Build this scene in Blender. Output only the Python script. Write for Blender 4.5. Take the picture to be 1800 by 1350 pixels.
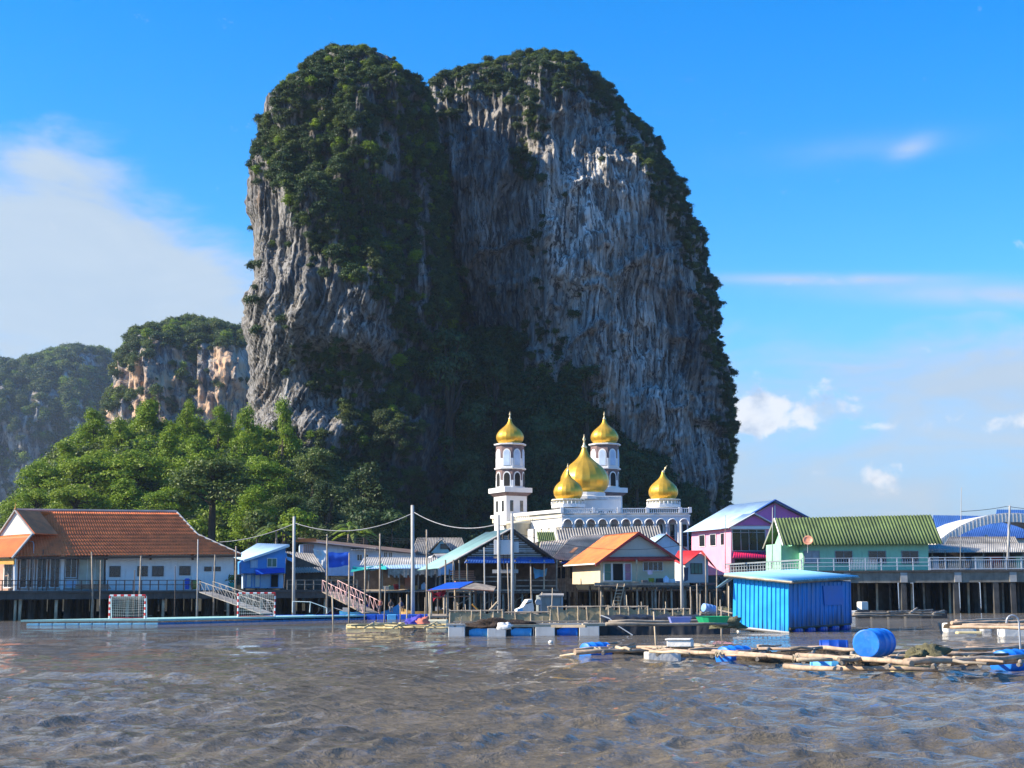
import bpy, bmesh, math, random
import numpy as np
from mathutils import Vector, Matrix
random.seed(7); RNG = np.random.default_rng(11)
SC = bpy.context.scene
for o in list(bpy.data.objects): bpy.data.objects.remove(o)
COL = SC.collection
rad = math.radians

# ------------------------------------------------------------------ camera
F = 2600.0                       # focal length in units of an 1800 px wide picture
CAMZ = 1.7
PITCH = math.atan(380.0 / F); ROLL = rad(-0.32)
RM = Matrix.Rotation(math.pi / 2 + PITCH, 3, 'X') @ Matrix.Rotation(ROLL, 3, 'Z')
cam = bpy.data.cameras.new('camera'); camo = bpy.data.objects.new('camera', cam); COL.objects.link(camo)
camo.matrix_world = Matrix.Translation((0, 0, CAMZ)) @ RM.to_4x4()
cam.sensor_width = 36.0; cam.lens = 36.0 * F / 1800.0
cam.clip_start = 0.5; cam.clip_end = 30000
SC.camera = camo

# ------------------------------------------------------------------ sun, sky, exposure
SUN_EL = rad(33); SUN_AZ = rad(8)          # low sun from the side of the village
SDIR = Vector((-math.cos(SUN_AZ) * math.cos(SUN_EL), -math.sin(SUN_AZ) * math.cos(SUN_EL), math.sin(SUN_EL)))
sun = bpy.data.lights.new('sun', 'SUN'); suno = bpy.data.objects.new('sun', sun); COL.objects.link(suno)
sun.energy = 5.0; sun.angle = rad(0.55); sun.color = (1.0, 0.88, 0.70)
suno.rotation_euler = SDIR.to_track_quat('Z', 'Y').to_euler(); suno.location = (-50, 0, 200)

W = bpy.data.worlds.new('World'); SC.world = W; W.use_nodes = True
SC.view_settings.view_transform = 'Standard'; SC.view_settings.look = 'None'
SC.view_settings.exposure = 1.0; SC.view_settings.gamma = 1.0; SC.view_settings.use_curve_mapping = False
SC.cycles.max_bounces = 5; SC.cycles.diffuse_bounces = 2; SC.cycles.glossy_bounces = 2
SC.cycles.transmission_bounces = 3; SC.cycles.volume_bounces = 0; SC.cycles.transparent_max_bounces = 6
SC.cycles.use_denoising = True

class G:
    """small node-graph helper"""
    def __init__(s, nt): s.nt = nt; nt.nodes.clear()
    def n(s, t, ins=None, **kw):
        nd = s.nt.nodes.new(t)
        for k, v in kw.items(): setattr(nd, k, v)
        for k, v in (ins or {}).items():
            sock = nd.inputs[k]
            if isinstance(v, bpy.types.NodeSocket): s.nt.links.new(v, sock)
            elif isinstance(v, bpy.types.Node): s.nt.links.new(v.outputs[0], sock)
            else: sock.default_value = v
        return nd
    def m(s, op, a, b=0.0, c=0.0, clamp=False):
        return s.n('ShaderNodeMath', {0: a, 1: b, 2: c}, operation=op, use_clamp=clamp).outputs[0]
    def mix(s, f, a, b, t='RGBA', blend='MIX'):
        nd = s.n('ShaderNodeMix', data_type=t, blend_type=blend)
        i = {'RGBA': (0, 6, 7), 'FLOAT': (0, 2, 3)}[t]
        for k, v in zip(i, (f, a, b)):
            if isinstance(v, bpy.types.NodeSocket): s.nt.links.new(v, nd.inputs[k])
            elif isinstance(v, (tuple, list)): nd.inputs[k].default_value = tuple(v)[:3] + (1,)
            else: nd.inputs[k].default_value = v
        return nd.outputs[2 if t == 'RGBA' else 0]
    def ss(s, v, a, b, lo=0.0, hi=1.0):
        return s.n('ShaderNodeMapRange', {0: v, 1: a, 2: b, 3: lo, 4: hi}, interpolation_type='SMOOTHSTEP').outputs[0]
    def lin(s, v, a, b, lo=0.0, hi=1.0):
        return s.n('ShaderNodeMapRange', {0: v, 1: a, 2: b, 3: lo, 4: hi}).outputs[0]
    def noise(s, vec, scale=1.0, detail=4, rough=.55, dist=0.0):
        return s.n('ShaderNodeTexNoise', {'Vector': vec, 'Scale': scale, 'Detail': detail, 'Roughness': rough, 'Distortion': dist}).outputs[0]
    def mapping(s, vec, scale=(1, 1, 1), loc=(0, 0, 0), rot=(0, 0, 0)):
        return s.n('ShaderNodeMapping', {0: vec, 1: loc, 2: rot, 3: scale}).outputs[0]

def build_world():
    g = G(W.node_tree)
    sky = g.n('ShaderNodeTexSky', sky_type='NISHITA', sun_disc=False, sun_elevation=SUN_EL,
              sun_rotation=math.atan2(SDIR.x, SDIR.y), altitude=0, air_density=1.0, dust_density=0.0, ozone_density=3.0)
    skyc = g.n('ShaderNodeHueSaturation', {'Saturation': 1.46, 'Value': 1.0, 'Color': sky.outputs[0]}).outputs[0]
    skyc = g.mix(1.0, skyc, (.92, .97, 1.1), blend='MULTIPLY')
    v = g.n('ShaderNodeTexCoord').outputs['Generated']
    x, y, z = g.n('ShaderNodeSeparateXYZ', {0: v}).outputs
    az = g.m('ARCTAN2', x, y); el = g.m('ARCSINE', z)
    def seen(cx, cy):                # heading and height above the horizon of a picture point
        d = (RM @ Vector(((cx - 900.0) / F, (675.0 - cy) / F, -1.0))).normalized(); return math.atan2(d.x, d.y), math.asin(d.z)
    ae = g.n('ShaderNodeCombineXYZ', {0: az, 1: el, 2: 0.0}).outputs[0]
    # wind-drawn wisps: noise stretched along a slant
    wn = g.noise(g.mapping(ae, (9, 26, 1), rot=(0, 0, rad(-7))), 1.0, 7, .6, .5)
    wn3 = g.noise(g.mapping(ae, (22, 60, 1), (1, 5, 0), rot=(0, 0, rad(-12))), 1.0, 7, .62, .4)
    wn2 = g.noise(g.mapping(ae, (5, 11, 1), (3, 1, 0)), 1.0, 5, .55, .3)
    puff = g.noise(g.mapping(ae, (34, 46, 1)), 1.0, 7, .58, .2)
    def blob(cx, cy, sx, sy, slope=0.0):
        A0, E0 = seen(cx, cy)
        dx = g.m('MULTIPLY', g.m('SUBTRACT', az, A0), F / sx)
        yy = g.m('SUBTRACT', g.m('SUBTRACT', el, E0), g.m('MULTIPLY', g.m('SUBTRACT', az, A0), slope))
        dy = g.m('MULTIPLY', yy, F / sy)
        r = g.m('ADD', g.m('MULTIPLY', dx, dx), g.m('MULTIPLY', dy, dy))
        return g.m('POWER', 2.718, g.m('MULTIPLY', r, -1.0))
    def add(*a):
        r = a[0]
        for b in a[1:]: r = g.m('ADD', r, b)
        return r
    # high veil: low in the sky everywhere, thickened in the banks that the picture shows
    low = g.ss(el, 0.205, 0.07)
    bank = add(g.m('MULTIPLY', blob(60, 430, 400, 130, -.12), .95), g.m('MULTIPLY', blob(260, 500, 240, 110, -.2), .35), g.m('MULTIPLY', blob(-200, 580, 800, 150), .72), g.m('MULTIPLY', blob(1650, 660, 460, 80, -.05), .8), g.m('MULTIPLY', blob(1800, 850, 900, 130), .22),
               g.m('MULTIPLY', blob(120, 300, 130, 55, -.25), .55))
    veil = g.ss(add(g.m('MULTIPLY', wn, .9), g.m('MULTIPLY', wn2, .5), g.m('MULTIPLY', wn3, .35), g.m('MULTIPLY', bank, .62), g.m('MULTIPLY', low, .30)), 1.0, 1.55)
    streak = g.m('MULTIPLY', add(g.m('MULTIPLY', blob(1450, 491, 200, 9, -.05), .9), blob(1840, 520, 320, 20, -.09)), g.ss(wn3, .05, .55))
    wisp = g.m('MULTIPLY', add(g.m('MULTIPLY', blob(1600, 262, 38, 17, .25), .7), g.m('MULTIPLY', blob(1500, 262, 170, 24, .02), .22)), g.ss(wn, .25, .65))
    # small cumulus row low on the right, repeated all round the horizon by noise
    cum_reg = add(blob(1400, 722, 120, 34), blob(1310, 728, 70, 40), g.m('MULTIPLY', blob(1780, 740, 90, 26), .8), g.m('MULTIPLY', blob(1535, 835, 60, 26), .7),
                  g.m('MULTIPLY', blob(1420, 832, 40, 22), .6), g.m('MULTIPLY', blob(1570, 752, 60, 14), .6))
    cum = g.ss(add(g.m('MULTIPLY', puff, 1.0), g.m('MULTIPLY', cum_reg, .34)), .66, .84)
    cum = g.m('MULTIPLY', cum, g.ss(el, .02, .06))
    a = g.m('MAXIMUM', g.m('MULTIPLY', veil, .92), g.m('MULTIPLY', streak, .8))
    a = g.m('MAXIMUM', a, g.m('MULTIPLY', wisp, .75))
    up = g.ss(g.noise(g.mapping(ae, (34, 46, 1), (0, .012 * 46, 0)), 1.0, 7, .58, .2), .45, .75)
    veilc = g.mix(wn, (1.95, 2.45, 3.0), (2.75, 3.1, 3.35))
    skyc = g.mix(g.ss(el, .22, -.01, 0, .9), skyc, (.90, 1.42, 2.5))      # hazy air near the horizon, all round
    c1 = g.mix(a, skyc, veilc)
    cumc = g.mix(up, (4.3, 4.25, 4.2), (2.0, 2.35, 2.95))
    c2 = g.mix(g.m('MULTIPLY', cum, .8), c1, cumc)
    bg = g.n('ShaderNodeBackground', {0: c2, 1: 0.126})
    g.n('ShaderNodeOutputWorld', {0: bg.outputs[0]})
build_world()

# ------------------------------------------------------------------ pixel <-> place
RN = np.array(RM)
def ray(px, py): return RM @ Vector(((px - 900.0) / F, (675.0 - py) / F, -1.0))
def P(px, py, Y):
    d = ray(px, py); k = Y / d.y
    return Vector((d.x * k, Y, CAMZ + d.z * k))
def Wt(px, py, z=0.0):
    d = ray(px, py); k = (z - CAMZ) / d.z
    return Vector((d.x * k, d.y * k, z))
def Pn(px, py, Y):
    px, py, Y = np.broadcast_arrays(np.asarray(px, float), np.asarray(py, float), np.asarray(Y, float))
    d = np.stack([(px - 900) / F, (675 - py) / F, -np.ones_like(px)], -1) @ RN.T
    k = Y / d[..., 1]
    return np.stack([d[..., 0] * k, Y, CAMZ + d[..., 2] * k], -1)
def proj(w):
    c = (w - np.array([0, 0, CAMZ])) @ RN
    return 900 - F * c[..., 0] / c[..., 2], 675 + F * c[..., 1] / c[..., 2]

# ------------------------------------------------------------------ noise in numpy
def _h(ix, iy, iz):
    n = (ix.astype(np.int64) * 374761393 + iy.astype(np.int64) * 668265263 + iz.astype(np.int64) * 2147483647 * 31)
    n = (n ^ (n >> 13)) * 1274126177 & 0x7fffffff
    n = (n ^ (n >> 16)) * 2246822519 & 0x7fffffff
    return (n & 0xffff) / 65535.0
def vn(x, y, z=0.0):
    x, y, z = np.broadcast_arrays(np.asarray(x, float), np.asarray(y, float), np.asarray(z, float))
    ix, iy, iz = np.floor(x), np.floor(y), np.floor(z)
    fx, fy, fz = x - ix, y - iy, z - iz
    fx, fy, fz = (t * t * t * (t * (t * 6 - 15) + 10) for t in (fx, fy, fz))
    r = 0
    for a in (0, 1):
        for b in (0, 1):
            for c in (0, 1):
                r = r + _h(ix + a, iy + b, iz + c) * (fx if a else 1 - fx) * (fy if b else 1 - fy) * (fz if c else 1 - fz)
    return r * 2 - 1
def fbm(x, y, z=0.0, o=4, g=.5):
    r = 0; a = 1.0; f = 1.0
    for i in range(o):
        r = r + a * vn(np.asarray(x) * f + 17 * i, np.asarray(y) * f + 31 * i, np.asarray(z) * f); a *= g; f *= 2.03
    return r
def inpoly(px, py, poly):
    r = np.zeros(np.shape(px), bool); n = len(poly)
    for i in range(n):
        (x1, y1), (x2, y2) = poly[i], poly[(i + 1) % n]
        if y1 == y2: continue
        c = ((y1 > py) != (y2 > py)) & (px < (x2 - x1) * (py - y1) / (y2 - y1) + x1)
        r ^= c
    return r

# ------------------------------------------------------------------ materials
MATS = {}
def mat(name, col=(.5, .5, .5), rough=.65, metal=0.0, var=.18, vs=.8, bump=0.0, bs=6.0, stain=0.0, stain_col=(.06, .055, .05), ss_=(3, 3, .35), spec=.4, col2=None):
    """weathered plain material: blotchy colour, vertical stains, fine relief"""
    if name in MATS: return MATS[name]
    m = bpy.data.materials.new(name); m.use_nodes = True; MATS[name] = m
    g = G(m.node_tree)
    tc = g.n('ShaderNodeTexCoord').outputs['Object']
    nz = g.noise(tc, vs, 5, .6)
    k = g.ss(nz, .3, .7)
    a = tuple(min(1, c * (1 - var)) for c in col); b = tuple(min(1, c * (1 + var)) for c in (col2 or col))
    c = g.mix(k, a, b)
    if stain:
        sn = g.noise(g.mapping(tc, ss_), 1.0, 6, .62)
        c = g.mix(g.m('MULTIPLY', g.ss(sn, .5, .78), stain), c, stain_col)
    r = g.lin(nz, .3, .7, max(0.02, rough - .08), min(1, rough + .1))
    ins = {'Base Color': c, 'Roughness': r, 'Metallic': metal, 'Specular IOR Level': spec}
    if bump:
        bn = g.noise(tc, bs, 4, .6)
        ins['Normal'] = g.n('ShaderNodeBump', {'Strength': 1.0, 'Distance': bump, 'Height': bn}).outputs[0]
    p = g.n('ShaderNodeBsdfPrincipled', ins)
    g.n('ShaderNodeOutputMaterial', {0: p.outputs[0]})
    return m

def leaf_mat(name, c1, c2, c3, trans=.28):
    m = bpy.data.materials.new(name); m.use_nodes = True; MATS[name] = m
    g = G(m.node_tree)
    gp = g.n('ShaderNodeNewGeometry').outputs['Position']
    inf = g.n('ShaderNodeObjectInfo').outputs['Random']
    c = g.mix(g.ss(g.noise(gp, .55, 3), .35, .65), c1, c2)
    c = g.mix(g.m('MULTIPLY', g.ss(g.noise(gp, .09, 3), .45, .7), .8), c, c3)
    c = g.mix(g.lin(inf, 0, 1, 0, .4), c, c3)
    p = g.n('ShaderNodeBsdfPrincipled', {'Base Color': c, 'Roughness': .5, 'Specular IOR Level': .25})
    t = g.n('ShaderNodeBsdfTranslucent', {0: c})
    x = g.n('ShaderNodeMixShader', {0: trans, 1: p.outputs[0], 2: t.outputs[0]})
    g.n('ShaderNodeOutputMaterial', {0: x.outputs[0]})
    return m

def rock_mat(name, warm=.35, light=1.0, sx=.55, sz=.06, wt=.56):
    m = bpy.data.materials.new(name); m.use_nodes = True; MATS[name] = m
    g = G(m.node_tree)
    gp = g.n('ShaderNodeNewGeometry').outputs['Position']
    at = g.n('ShaderNodeAttribute', attribute_name='tone').outputs['Fac']
    pale = g.n('ShaderNodeAttribute', attribute_name='pale').outputs['Fac']
    warp = g.n('ShaderNodeVectorMath', {0: gp, 1: g.n('ShaderNodeVectorMath', {0: g.n('ShaderNodeTexNoise', {'Vector': gp, 'Scale': .05, 'Detail': 3}).outputs[1], 3: 9.0}, operation='SCALE').outputs[0]}, operation='ADD').outputs[0]
    s1 = g.noise(g.mapping(warp, (sx, sx, sz)), 1.0, 7, .62, .3)
    s2 = g.noise(g.mapping(warp, (sx * 2.7, sx * 2.7, sz * 2.2), (9, 4, 2)), 1.0, 6, .65)
    bl = g.noise(g.mapping(gp, (.09, .09, .05)), 1.0, 5, .6)
    L = light
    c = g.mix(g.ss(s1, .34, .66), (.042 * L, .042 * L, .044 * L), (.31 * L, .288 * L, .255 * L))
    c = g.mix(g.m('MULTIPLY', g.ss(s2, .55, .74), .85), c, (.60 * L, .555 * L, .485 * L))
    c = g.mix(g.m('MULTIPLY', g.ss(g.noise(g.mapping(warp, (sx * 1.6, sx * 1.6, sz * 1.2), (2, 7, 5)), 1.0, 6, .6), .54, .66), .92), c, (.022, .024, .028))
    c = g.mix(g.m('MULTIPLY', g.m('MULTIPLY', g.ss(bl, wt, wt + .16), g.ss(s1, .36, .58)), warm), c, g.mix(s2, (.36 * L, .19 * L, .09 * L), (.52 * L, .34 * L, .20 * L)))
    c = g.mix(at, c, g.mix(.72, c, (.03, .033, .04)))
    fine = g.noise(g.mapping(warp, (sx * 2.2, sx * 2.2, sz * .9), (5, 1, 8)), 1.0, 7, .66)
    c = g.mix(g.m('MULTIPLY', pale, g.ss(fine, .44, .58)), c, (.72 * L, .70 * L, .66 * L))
    h = g.m('ADD', s1, g.m('MULTIPLY', s2, .5))
    bp = g.n('ShaderNodeBump', {'Strength': 1.0, 'Distance': 1.7, 'Height': h}).outputs[0]
    p = g.n('ShaderNodeBsdfPrincipled', {'Base Color': c, 'Roughness': .85, 'Specular IOR Level': .2, 'Normal': bp})
    g.n('ShaderNodeOutputMaterial', {0: p.outputs[0]})
    return m

# ------------------------------------------------------------------ object helpers
def npmesh(name, v, f, smooth=False):
    me = bpy.data.meshes.new(name)
    v = np.asarray(v, np.float32); f = np.asarray(f, np.int32)
    k = f.shape[1]
    me.vertices.add(len(v)); me.vertices.foreach_set('co', v.ravel())
    me.loops.add(f.size); me.loops.foreach_set('vertex_index', f.ravel())
    me.polygons.add(len(f)); me.polygons.foreach_set('loop_start', np.arange(0, f.size, k, dtype=np.int32))
    me.polygons.foreach_set('loop_total', np.full(len(f), k, np.int32))
    if smooth: me.polygons.foreach_set('use_smooth', np.ones(len(f), bool))
    me.update(calc_edges=True); return me
def link(name, me, m=None, parent=None, loc=None):
    o = bpy.data.objects.new(name, me); COL.objects.link(o)
    if m is not None and me is not None and not me.materials: me.materials.append(m)
    if parent is not None: o.parent = parent
    if loc is not None: o.location = loc
    return o
def tag(o, label=None, cat=None, group=None, kind=None):
    if label: o['label'] = label
    if cat: o['category'] = cat
    if group: o['group'] = group
    if kind: o['kind'] = kind
    return o
def empty(name, loc, rz=0.0, label=None, cat=None, group=None):
    o = bpy.data.objects.new(name, None); COL.objects.link(o); o.location = loc; o.rotation_euler = (0, 0, rz)
    o.empty_display_size = .2
    return tag(o, label, cat, group)
def copy_tree(o, parent=None):
    c = o.copy(); COL.objects.link(c); c.parent = parent
    for ch in list(o.children): copy_tree(ch, c)
    return c

class MB:
    """collects simple solids; build() links them as one mesh object"""
    def __init__(s): s.v = []; s.f = []
    def add(s, vs, fs):
        n = len(s.v); s.v += [tuple(p) for p in vs]; s.f += [tuple(i + n for i in q) for q in fs]; return s
    def box(s, x0, x1, y0, y1, z0, z1):
        return s.add([(x0, y0, z0), (x1, y0, z0), (x1, y1, z0), (x0, y1, z0), (x0, y0, z1), (x1, y0, z1), (x1, y1, z1), (x0, y1, z1)],
                     [(3, 2, 1, 0), (4, 5, 6, 7), (0, 1, 5, 4), (1, 2, 6, 5), (2, 3, 7, 6), (3, 0, 4, 7)])
    def tube(s, pts, r, n=8, r2=None, cap=True, jit=0.0):
        pts = [Vector(p) for p in pts]; k = len(pts); base = len(s.v); r2 = r if r2 is None else r2
        t0 = (pts[-1] - pts[0]).normalized(); up = Vector((0, 0, 1)) if abs(t0.z) < .9 else Vector((0, 1, 0))
        for i, p in enumerate(pts):
            t = (pts[min(i + 1, k - 1)] - pts[max(i - 1, 0)]).normalized()
            a = t.cross(up).normalized(); b = t.cross(a)
            rr = r + (r2 - r) * i / max(1, k - 1); rr *= 1 + (random.uniform(-jit, jit) if jit else 0)
            for j in range(n):
                q = 2 * math.pi * j / n
                s.v.append(tuple(p + a * (rr * math.cos(q)) + b * (rr * math.sin(q))))
        for i in range(k - 1):
            for j in range(n):
                s.f.append((base + i * n + j, base + i * n + (j + 1) % n, base + (i + 1) * n + (j + 1) % n, base + (i + 1) * n + j))
        if cap:
            s.f.append(tuple(base + j for j in reversed(range(n)))); s.f.append(tuple(base + (k - 1) * n + j for j in range(n)))
        return s
    def lathe(s, prof, n=16, c=(0, 0, 0), rot=0.0, cap=True):
        base = len(s.v); k = len(prof)
        for r, z in prof:
            for j in range(n):
                q = 2 * math.pi * j / n + rot
                s.v.append((c[0] + r * math.cos(q), c[1] + r * math.sin(q), c[2] + z))
        for i in range(k - 1):
            for j in range(n):
                s.f.append((base + i * n + j, base + i * n + (j + 1) % n, base + (i + 1) * n + (j + 1) % n, base + (i + 1) * n + j))
        if cap:
            s.f.append(tuple(base + j for j in reversed(range(n)))); s.f.append(tuple(base + (k - 1) * n + j for j in range(n)))
        return s
    def prism(s, poly, y0, y1):
        """polygon in x-z (counter-clockwise seen from -y) pulled along y"""
        n = len(poly)
        vs = [(x, y0, z) for x, z in poly] + [(x, y1, z) for x, z in poly]
        fs = [tuple(range(n)), tuple(reversed(range(n, 2 * n)))]
        fs += [(i, i + n, (i + 1) % n + n, (i + 1) % n) for i in range(n)]
        return s.add(vs, fs)
    def slab(s, quad, t):
        """quad of 3-D points (ccw from above/outside) given a thickness t against its normal"""
        q = [Vector(p) for p in quad]; nn = (q[1] - q[0]).cross(q[-1] - q[0]).normalized() * t; n = len(q)
        vs = q + [p - nn for p in q]
        fs = [tuple(range(n)), tuple(reversed(range(n, 2 * n)))] + [((i + 1) % n, i, i + n, (i + 1) % n + n) for i in range(n)]
        return s.add(vs, fs)
    def build(s, name, m, parent=None, loc=None, smooth=False, bevel=0.0):
        me = bpy.data.meshes.new(name); me.from_pydata(s.v, [], s.f); me.update()
        if smooth:
            for p in me.polygons: p.use_smooth = len(p.vertices) == 4
        o = link(name, me, m, parent, loc)
        if bevel:
            b = o.modifiers.new('bevel', 'BEVEL'); b.width = bevel; b.segments = 2; b.limit_method = 'ANGLE'
        return o

def wavy(A, B, C, D, n, amp, rows=1, step=0.0, seg=4, t=.03, sag=0.0, mid=None):
    """corrugated / tiled sheet over the quad A(top start) B(top end) C(bottom end) D(bottom start); n waves from A to B, rows of lapped tiles from A to D"""
    A, B, C, D = (np.array(p, float) for p in (A, B, C, D))
    nn = np.cross(C - A, B - D); nn /= np.linalg.norm(nn)
    if nn[2] < 0: nn = -nn
    us = np.linspace(0, 1, n * seg + 1); vv = []; hh = []
    for r in range(rows):
        vv += [r / rows, (r + 1) / rows - 1e-4]; hh += [0.0, step]
    U, V = np.meshgrid(us, np.array(vv)); H = np.array(hh)[:, None] + amp * np.sin(math.pi * U * n) ** 2
    top = (A * (1 - U)[..., None] + B * U[..., None]) * (1 - V)[..., None] + (D * (1 - U)[..., None] + C * U[..., None]) * V[..., None]
    if mid is not None:                       # a kinked slope: first half A-B to mid, second half mid to D-C
        M0, M1 = (np.array(p, float) for p in mid); a = np.clip(V * 2, 0, 1)[..., None]; b = np.clip(V * 2 - 1, 0, 1)[..., None]; u = U[..., None]
        r0, r1, r2 = A + (B - A) * u, M0 + (M1 - M0) * u, D + (C - D) * u
        top = r0 + (r1 - r0) * a + (r2 - r1) * b
    if sag: H = H - sag * np.sin(math.pi * V) + sag * .5 * vn(U * 5, V * 3, n)
    top = top + H[..., None] * nn; bot = top - nn * t
    R, K = U.shape
    v = np.concatenate([top.reshape(-1, 3), bot.reshape(-1, 3)]); N = R * K
    i, j = np.meshgrid(np.arange(R - 1), np.arange(K - 1), indexing='ij'); a = (i * K + j).ravel()
    f = np.concatenate([np.stack([a, a + K, a + K + 1, a + 1], 1), np.stack([a, a + 1, a + K + 1, a + K], 1) + N])
    e = []
    for j in range(K - 1): e += [(j, j + 1, N + j + 1, N + j), ((R - 1) * K + j + 1, (R - 1) * K + j, N + (R - 1) * K + j, N + (R - 1) * K + j + 1)]
    for i in range(R - 1): e += [(i * K, N + i * K, N + (i + 1) * K, (i + 1) * K), (i * K + K - 1, (i + 1) * K + K - 1, N + (i + 1) * K + K - 1, N + i * K + K - 1)]
    return npmesh('sheet', v, np.concatenate([f, np.array(e)]))

# ================================================================== WATER
def build_water():
    y = [-400, -60, -10, 0, 3.0]
    while y[-1] < 230: y.append(y[-1] + max(.07, y[-1] ** 2 / (1.7 * 1480) * .55))
    while y[-1] < 12000: y.append(y[-1] * 1.25)
    y = np.array(y)
    u = np.concatenate([[-9000, -900], np.linspace(-1, 1, 430), [900, 9000]])
    hw = 4 + .40 * np.clip(y, 0, 400)
    X = np.where(np.abs(u)[None, :] > 1.5, np.sign(u)[None, :] * (np.abs(u)[None, :] + hw[:, None]), u[None, :] * hw[:, None])
    Y = np.repeat(y[:, None], len(u), 1)
    sp = np.maximum(np.gradient(y), hw * 2 / 430)[:, None]
    Z = np.zeros_like(X); GX = np.zeros_like(X); GY = np.zeros_like(X); rng = np.random.default_rng(5)
    for i in range(60):
        lam = .4 * 13 ** rng.random(); th = rad(-68) + rng.normal(0, .6); k = 2 * math.pi / lam
        amp = .0112 * lam ** .25 * (.6 + .8 * rng.random()); ph = rng.random() * 6.28
        mod = .55 + .75 * vn(X / (lam * 5) + i * 3.1, Y / (lam * 5) + i)
        ang = (k * (X * math.cos(th) + Y * math.sin(th)) + ph + 1.6 * vn(X / lam / 2.5, Y / lam / 2.5, i))
        am = amp * mod * np.clip((lam / sp - 2) / 2, 0, 1)
        Z += am * np.sin(ang); GX += am * math.cos(th) * np.cos(ang) * 1.1; GY += am * math.sin(th) * np.cos(ang) * 1.1      # crests drawn together
    ok = (np.abs(u)[None, :] < .995) * (Y > 2); Z *= ok; X = X + GX * ok; Y = Y + GY * ok
    R, K = X.shape
    i, j = np.meshgrid(np.arange(R - 1), np.arange(K - 1), indexing='ij'); a = (i * K + j).ravel()
    me = npmesh('water', np.stack([X, Y, Z], -1).reshape(-1, 3), np.stack([a, a + 1, a + K + 1, a + K], 1), True)
    m = bpy.data.materials.new('muddy_water'); m.use_nodes = True; g = G(m.node_tree)
    gp = g.n('ShaderNodeNewGeometry').outputs['Position']
    dist = g.n('ShaderNodeVectorMath', {0: gp}, operation='LENGTH').outputs['Value']
    n1 = g.noise(g.mapping(gp, (1.0, 1.9, 1), rot=(0, 0, rad(24))), 4.6, 6, .66, .5)
    n2 = g.noise(g.mapping(gp, (1.0, 2.1, 1), rot=(0, 0, rad(30))), .62, 4, .55, .4)
    n3 = g.noise(g.mapping(gp, (1.0, 2.3, 1), rot=(0, 0, rad(20))), 1.7, 4, .6, .5)
    h = g.m('ADD', g.m('ADD', g.m('MULTIPLY', n1, .075), g.m('MULTIPLY', n3, g.lin(dist, 12, 60, .10, .26))), g.m('MULTIPLY', n2, g.lin(dist, 20, 90, .0, .42)))
    bp = g.n('ShaderNodeBump', {'Strength': 1.0, 'Distance': 1.0, 'Height': h}).outputs[0]
    c = g.mix(g.ss(g.noise(gp, .16, 4), .35, .7), (.125, .104, .070), (.20, .163, .108))
    p = g.n('ShaderNodeBsdfPrincipled', {'Base Color': c, 'Roughness': .025, 'IOR': 1.333, 'Specular IOR Level': .5, 'Normal': bp})
    g.n('ShaderNodeOutputMaterial', {0: p.outputs[0]})
    tag(link('water', me, m), 'choppy brown bay water reflecting the sky', kind='structure')
    sb = MB().box(-9500, 9500, -450, 12500, -3.4, -3.0).build('seabed', mat('seabed_mud', (.16, .12, .08)))
    tag(sb, 'muddy bottom of the bay', kind='structure')
build_water()

# ================================================================== ROCK
ROCK = rock_mat('limestone', .55, 1.28)
ROCK_L = rock_mat('limestone_grey', .6, .82, .6, .07)
ROCK_MID = rock_mat('limestone_orange', .8, 1.45, .30, .05, .42)
ROCK_FAR = rock_mat('limestone_far', .5, 1.4, .16, .05)

def tower(name, Lo, Ro, Yc, T, relief, m, n_r, n_f, n_b=24, bot=1088, pw=.85, rag=3.0, tone=None, parent=None, pale=None):
    Lo = np.array(Lo, float); Ro = np.array(Ro, float)
    top = Lo[0, 0]; v = np.linspace(0, 1, n_r) ** 1.25
    py = top + (bot - top) * v
    L = np.interp(py, Lo[:, 0], Lo[:, 1]); R = np.interp(py, Ro[:, 0], Ro[:, 1])
    L += rag * fbm(py / 14, 3.3, o=3) * np.clip(v * 30, 0, 1); R += rag * fbm(py / 14, 8.8, o=3) * np.clip(v * 30, 0, 1)
    a = Pn(L, py, Yc); b = Pn(R, py, Yc)
    cx = (a[:, 0] + b[:, 0]) / 2; hw = np.maximum((b[:, 0] - a[:, 0]) / 2, .05); z = (a[:, 2] + b[:, 2]) / 2
    th = np.concatenate([np.linspace(math.pi, 2 * math.pi, n_f, endpoint=False), np.linspace(0, math.pi, n_b, endpoint=False)])
    c = np.cos(th); s = np.sin(th)
    Td = np.minimum(T, hw * 1.35)
    X = cx[:, None] + hw[:, None] * (np.sign(c) * np.abs(c) ** pw)[None, :]
    Y = Yc + Td[:, None] * (np.sign(s) * np.abs(s) ** pw)[None, :]
    Z = np.repeat(z[:, None], len(th), 1)
    w = np.stack([X, Y, Z], -1); px, pyy = proj(w)
    d = relief(px, pyy, X, Y, Z)
    front = np.clip(-s * 3, 0, 1)[None, :]
    Y -= d * front * np.clip(v * 12, .1, 1)[:, None]
    X += (d * .35 * np.sign(c) * (1 - np.abs(s)))[...] * np.clip(v * 12, .1, 1)[:, None]
    w = np.stack([X, Y, Z], -1)
    Rr, K = X.shape
    i, j = np.meshgrid(np.arange(Rr - 1), np.arange(K), indexing='ij')
    q = np.stack([i * K + j, i * K + (j + 1) % K, (i + 1) * K + (j + 1) % K, (i + 1) * K + j], -1).reshape(-1, 4)[:, ::-1]
    me = npmesh(name, w.reshape(-1, 3), q, True)
    if tone is not None:
        at = me.attributes.new('tone', 'FLOAT', 'POINT'); at.data.foreach_set('value', tone(px, pyy).astype(np.float32).ravel())
    if pale is not None:
        at = me.attributes.new('pale', 'FLOAT', 'POINT'); at.data.foreach_set('value', pale(px, pyy).astype(np.float32).ravel())
    o = link(name, me, m, parent)
    fx, fy = proj(w)
    return o, w, fx, fy, np.repeat((s < .15)[None, :], Rr, 0)

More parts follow.
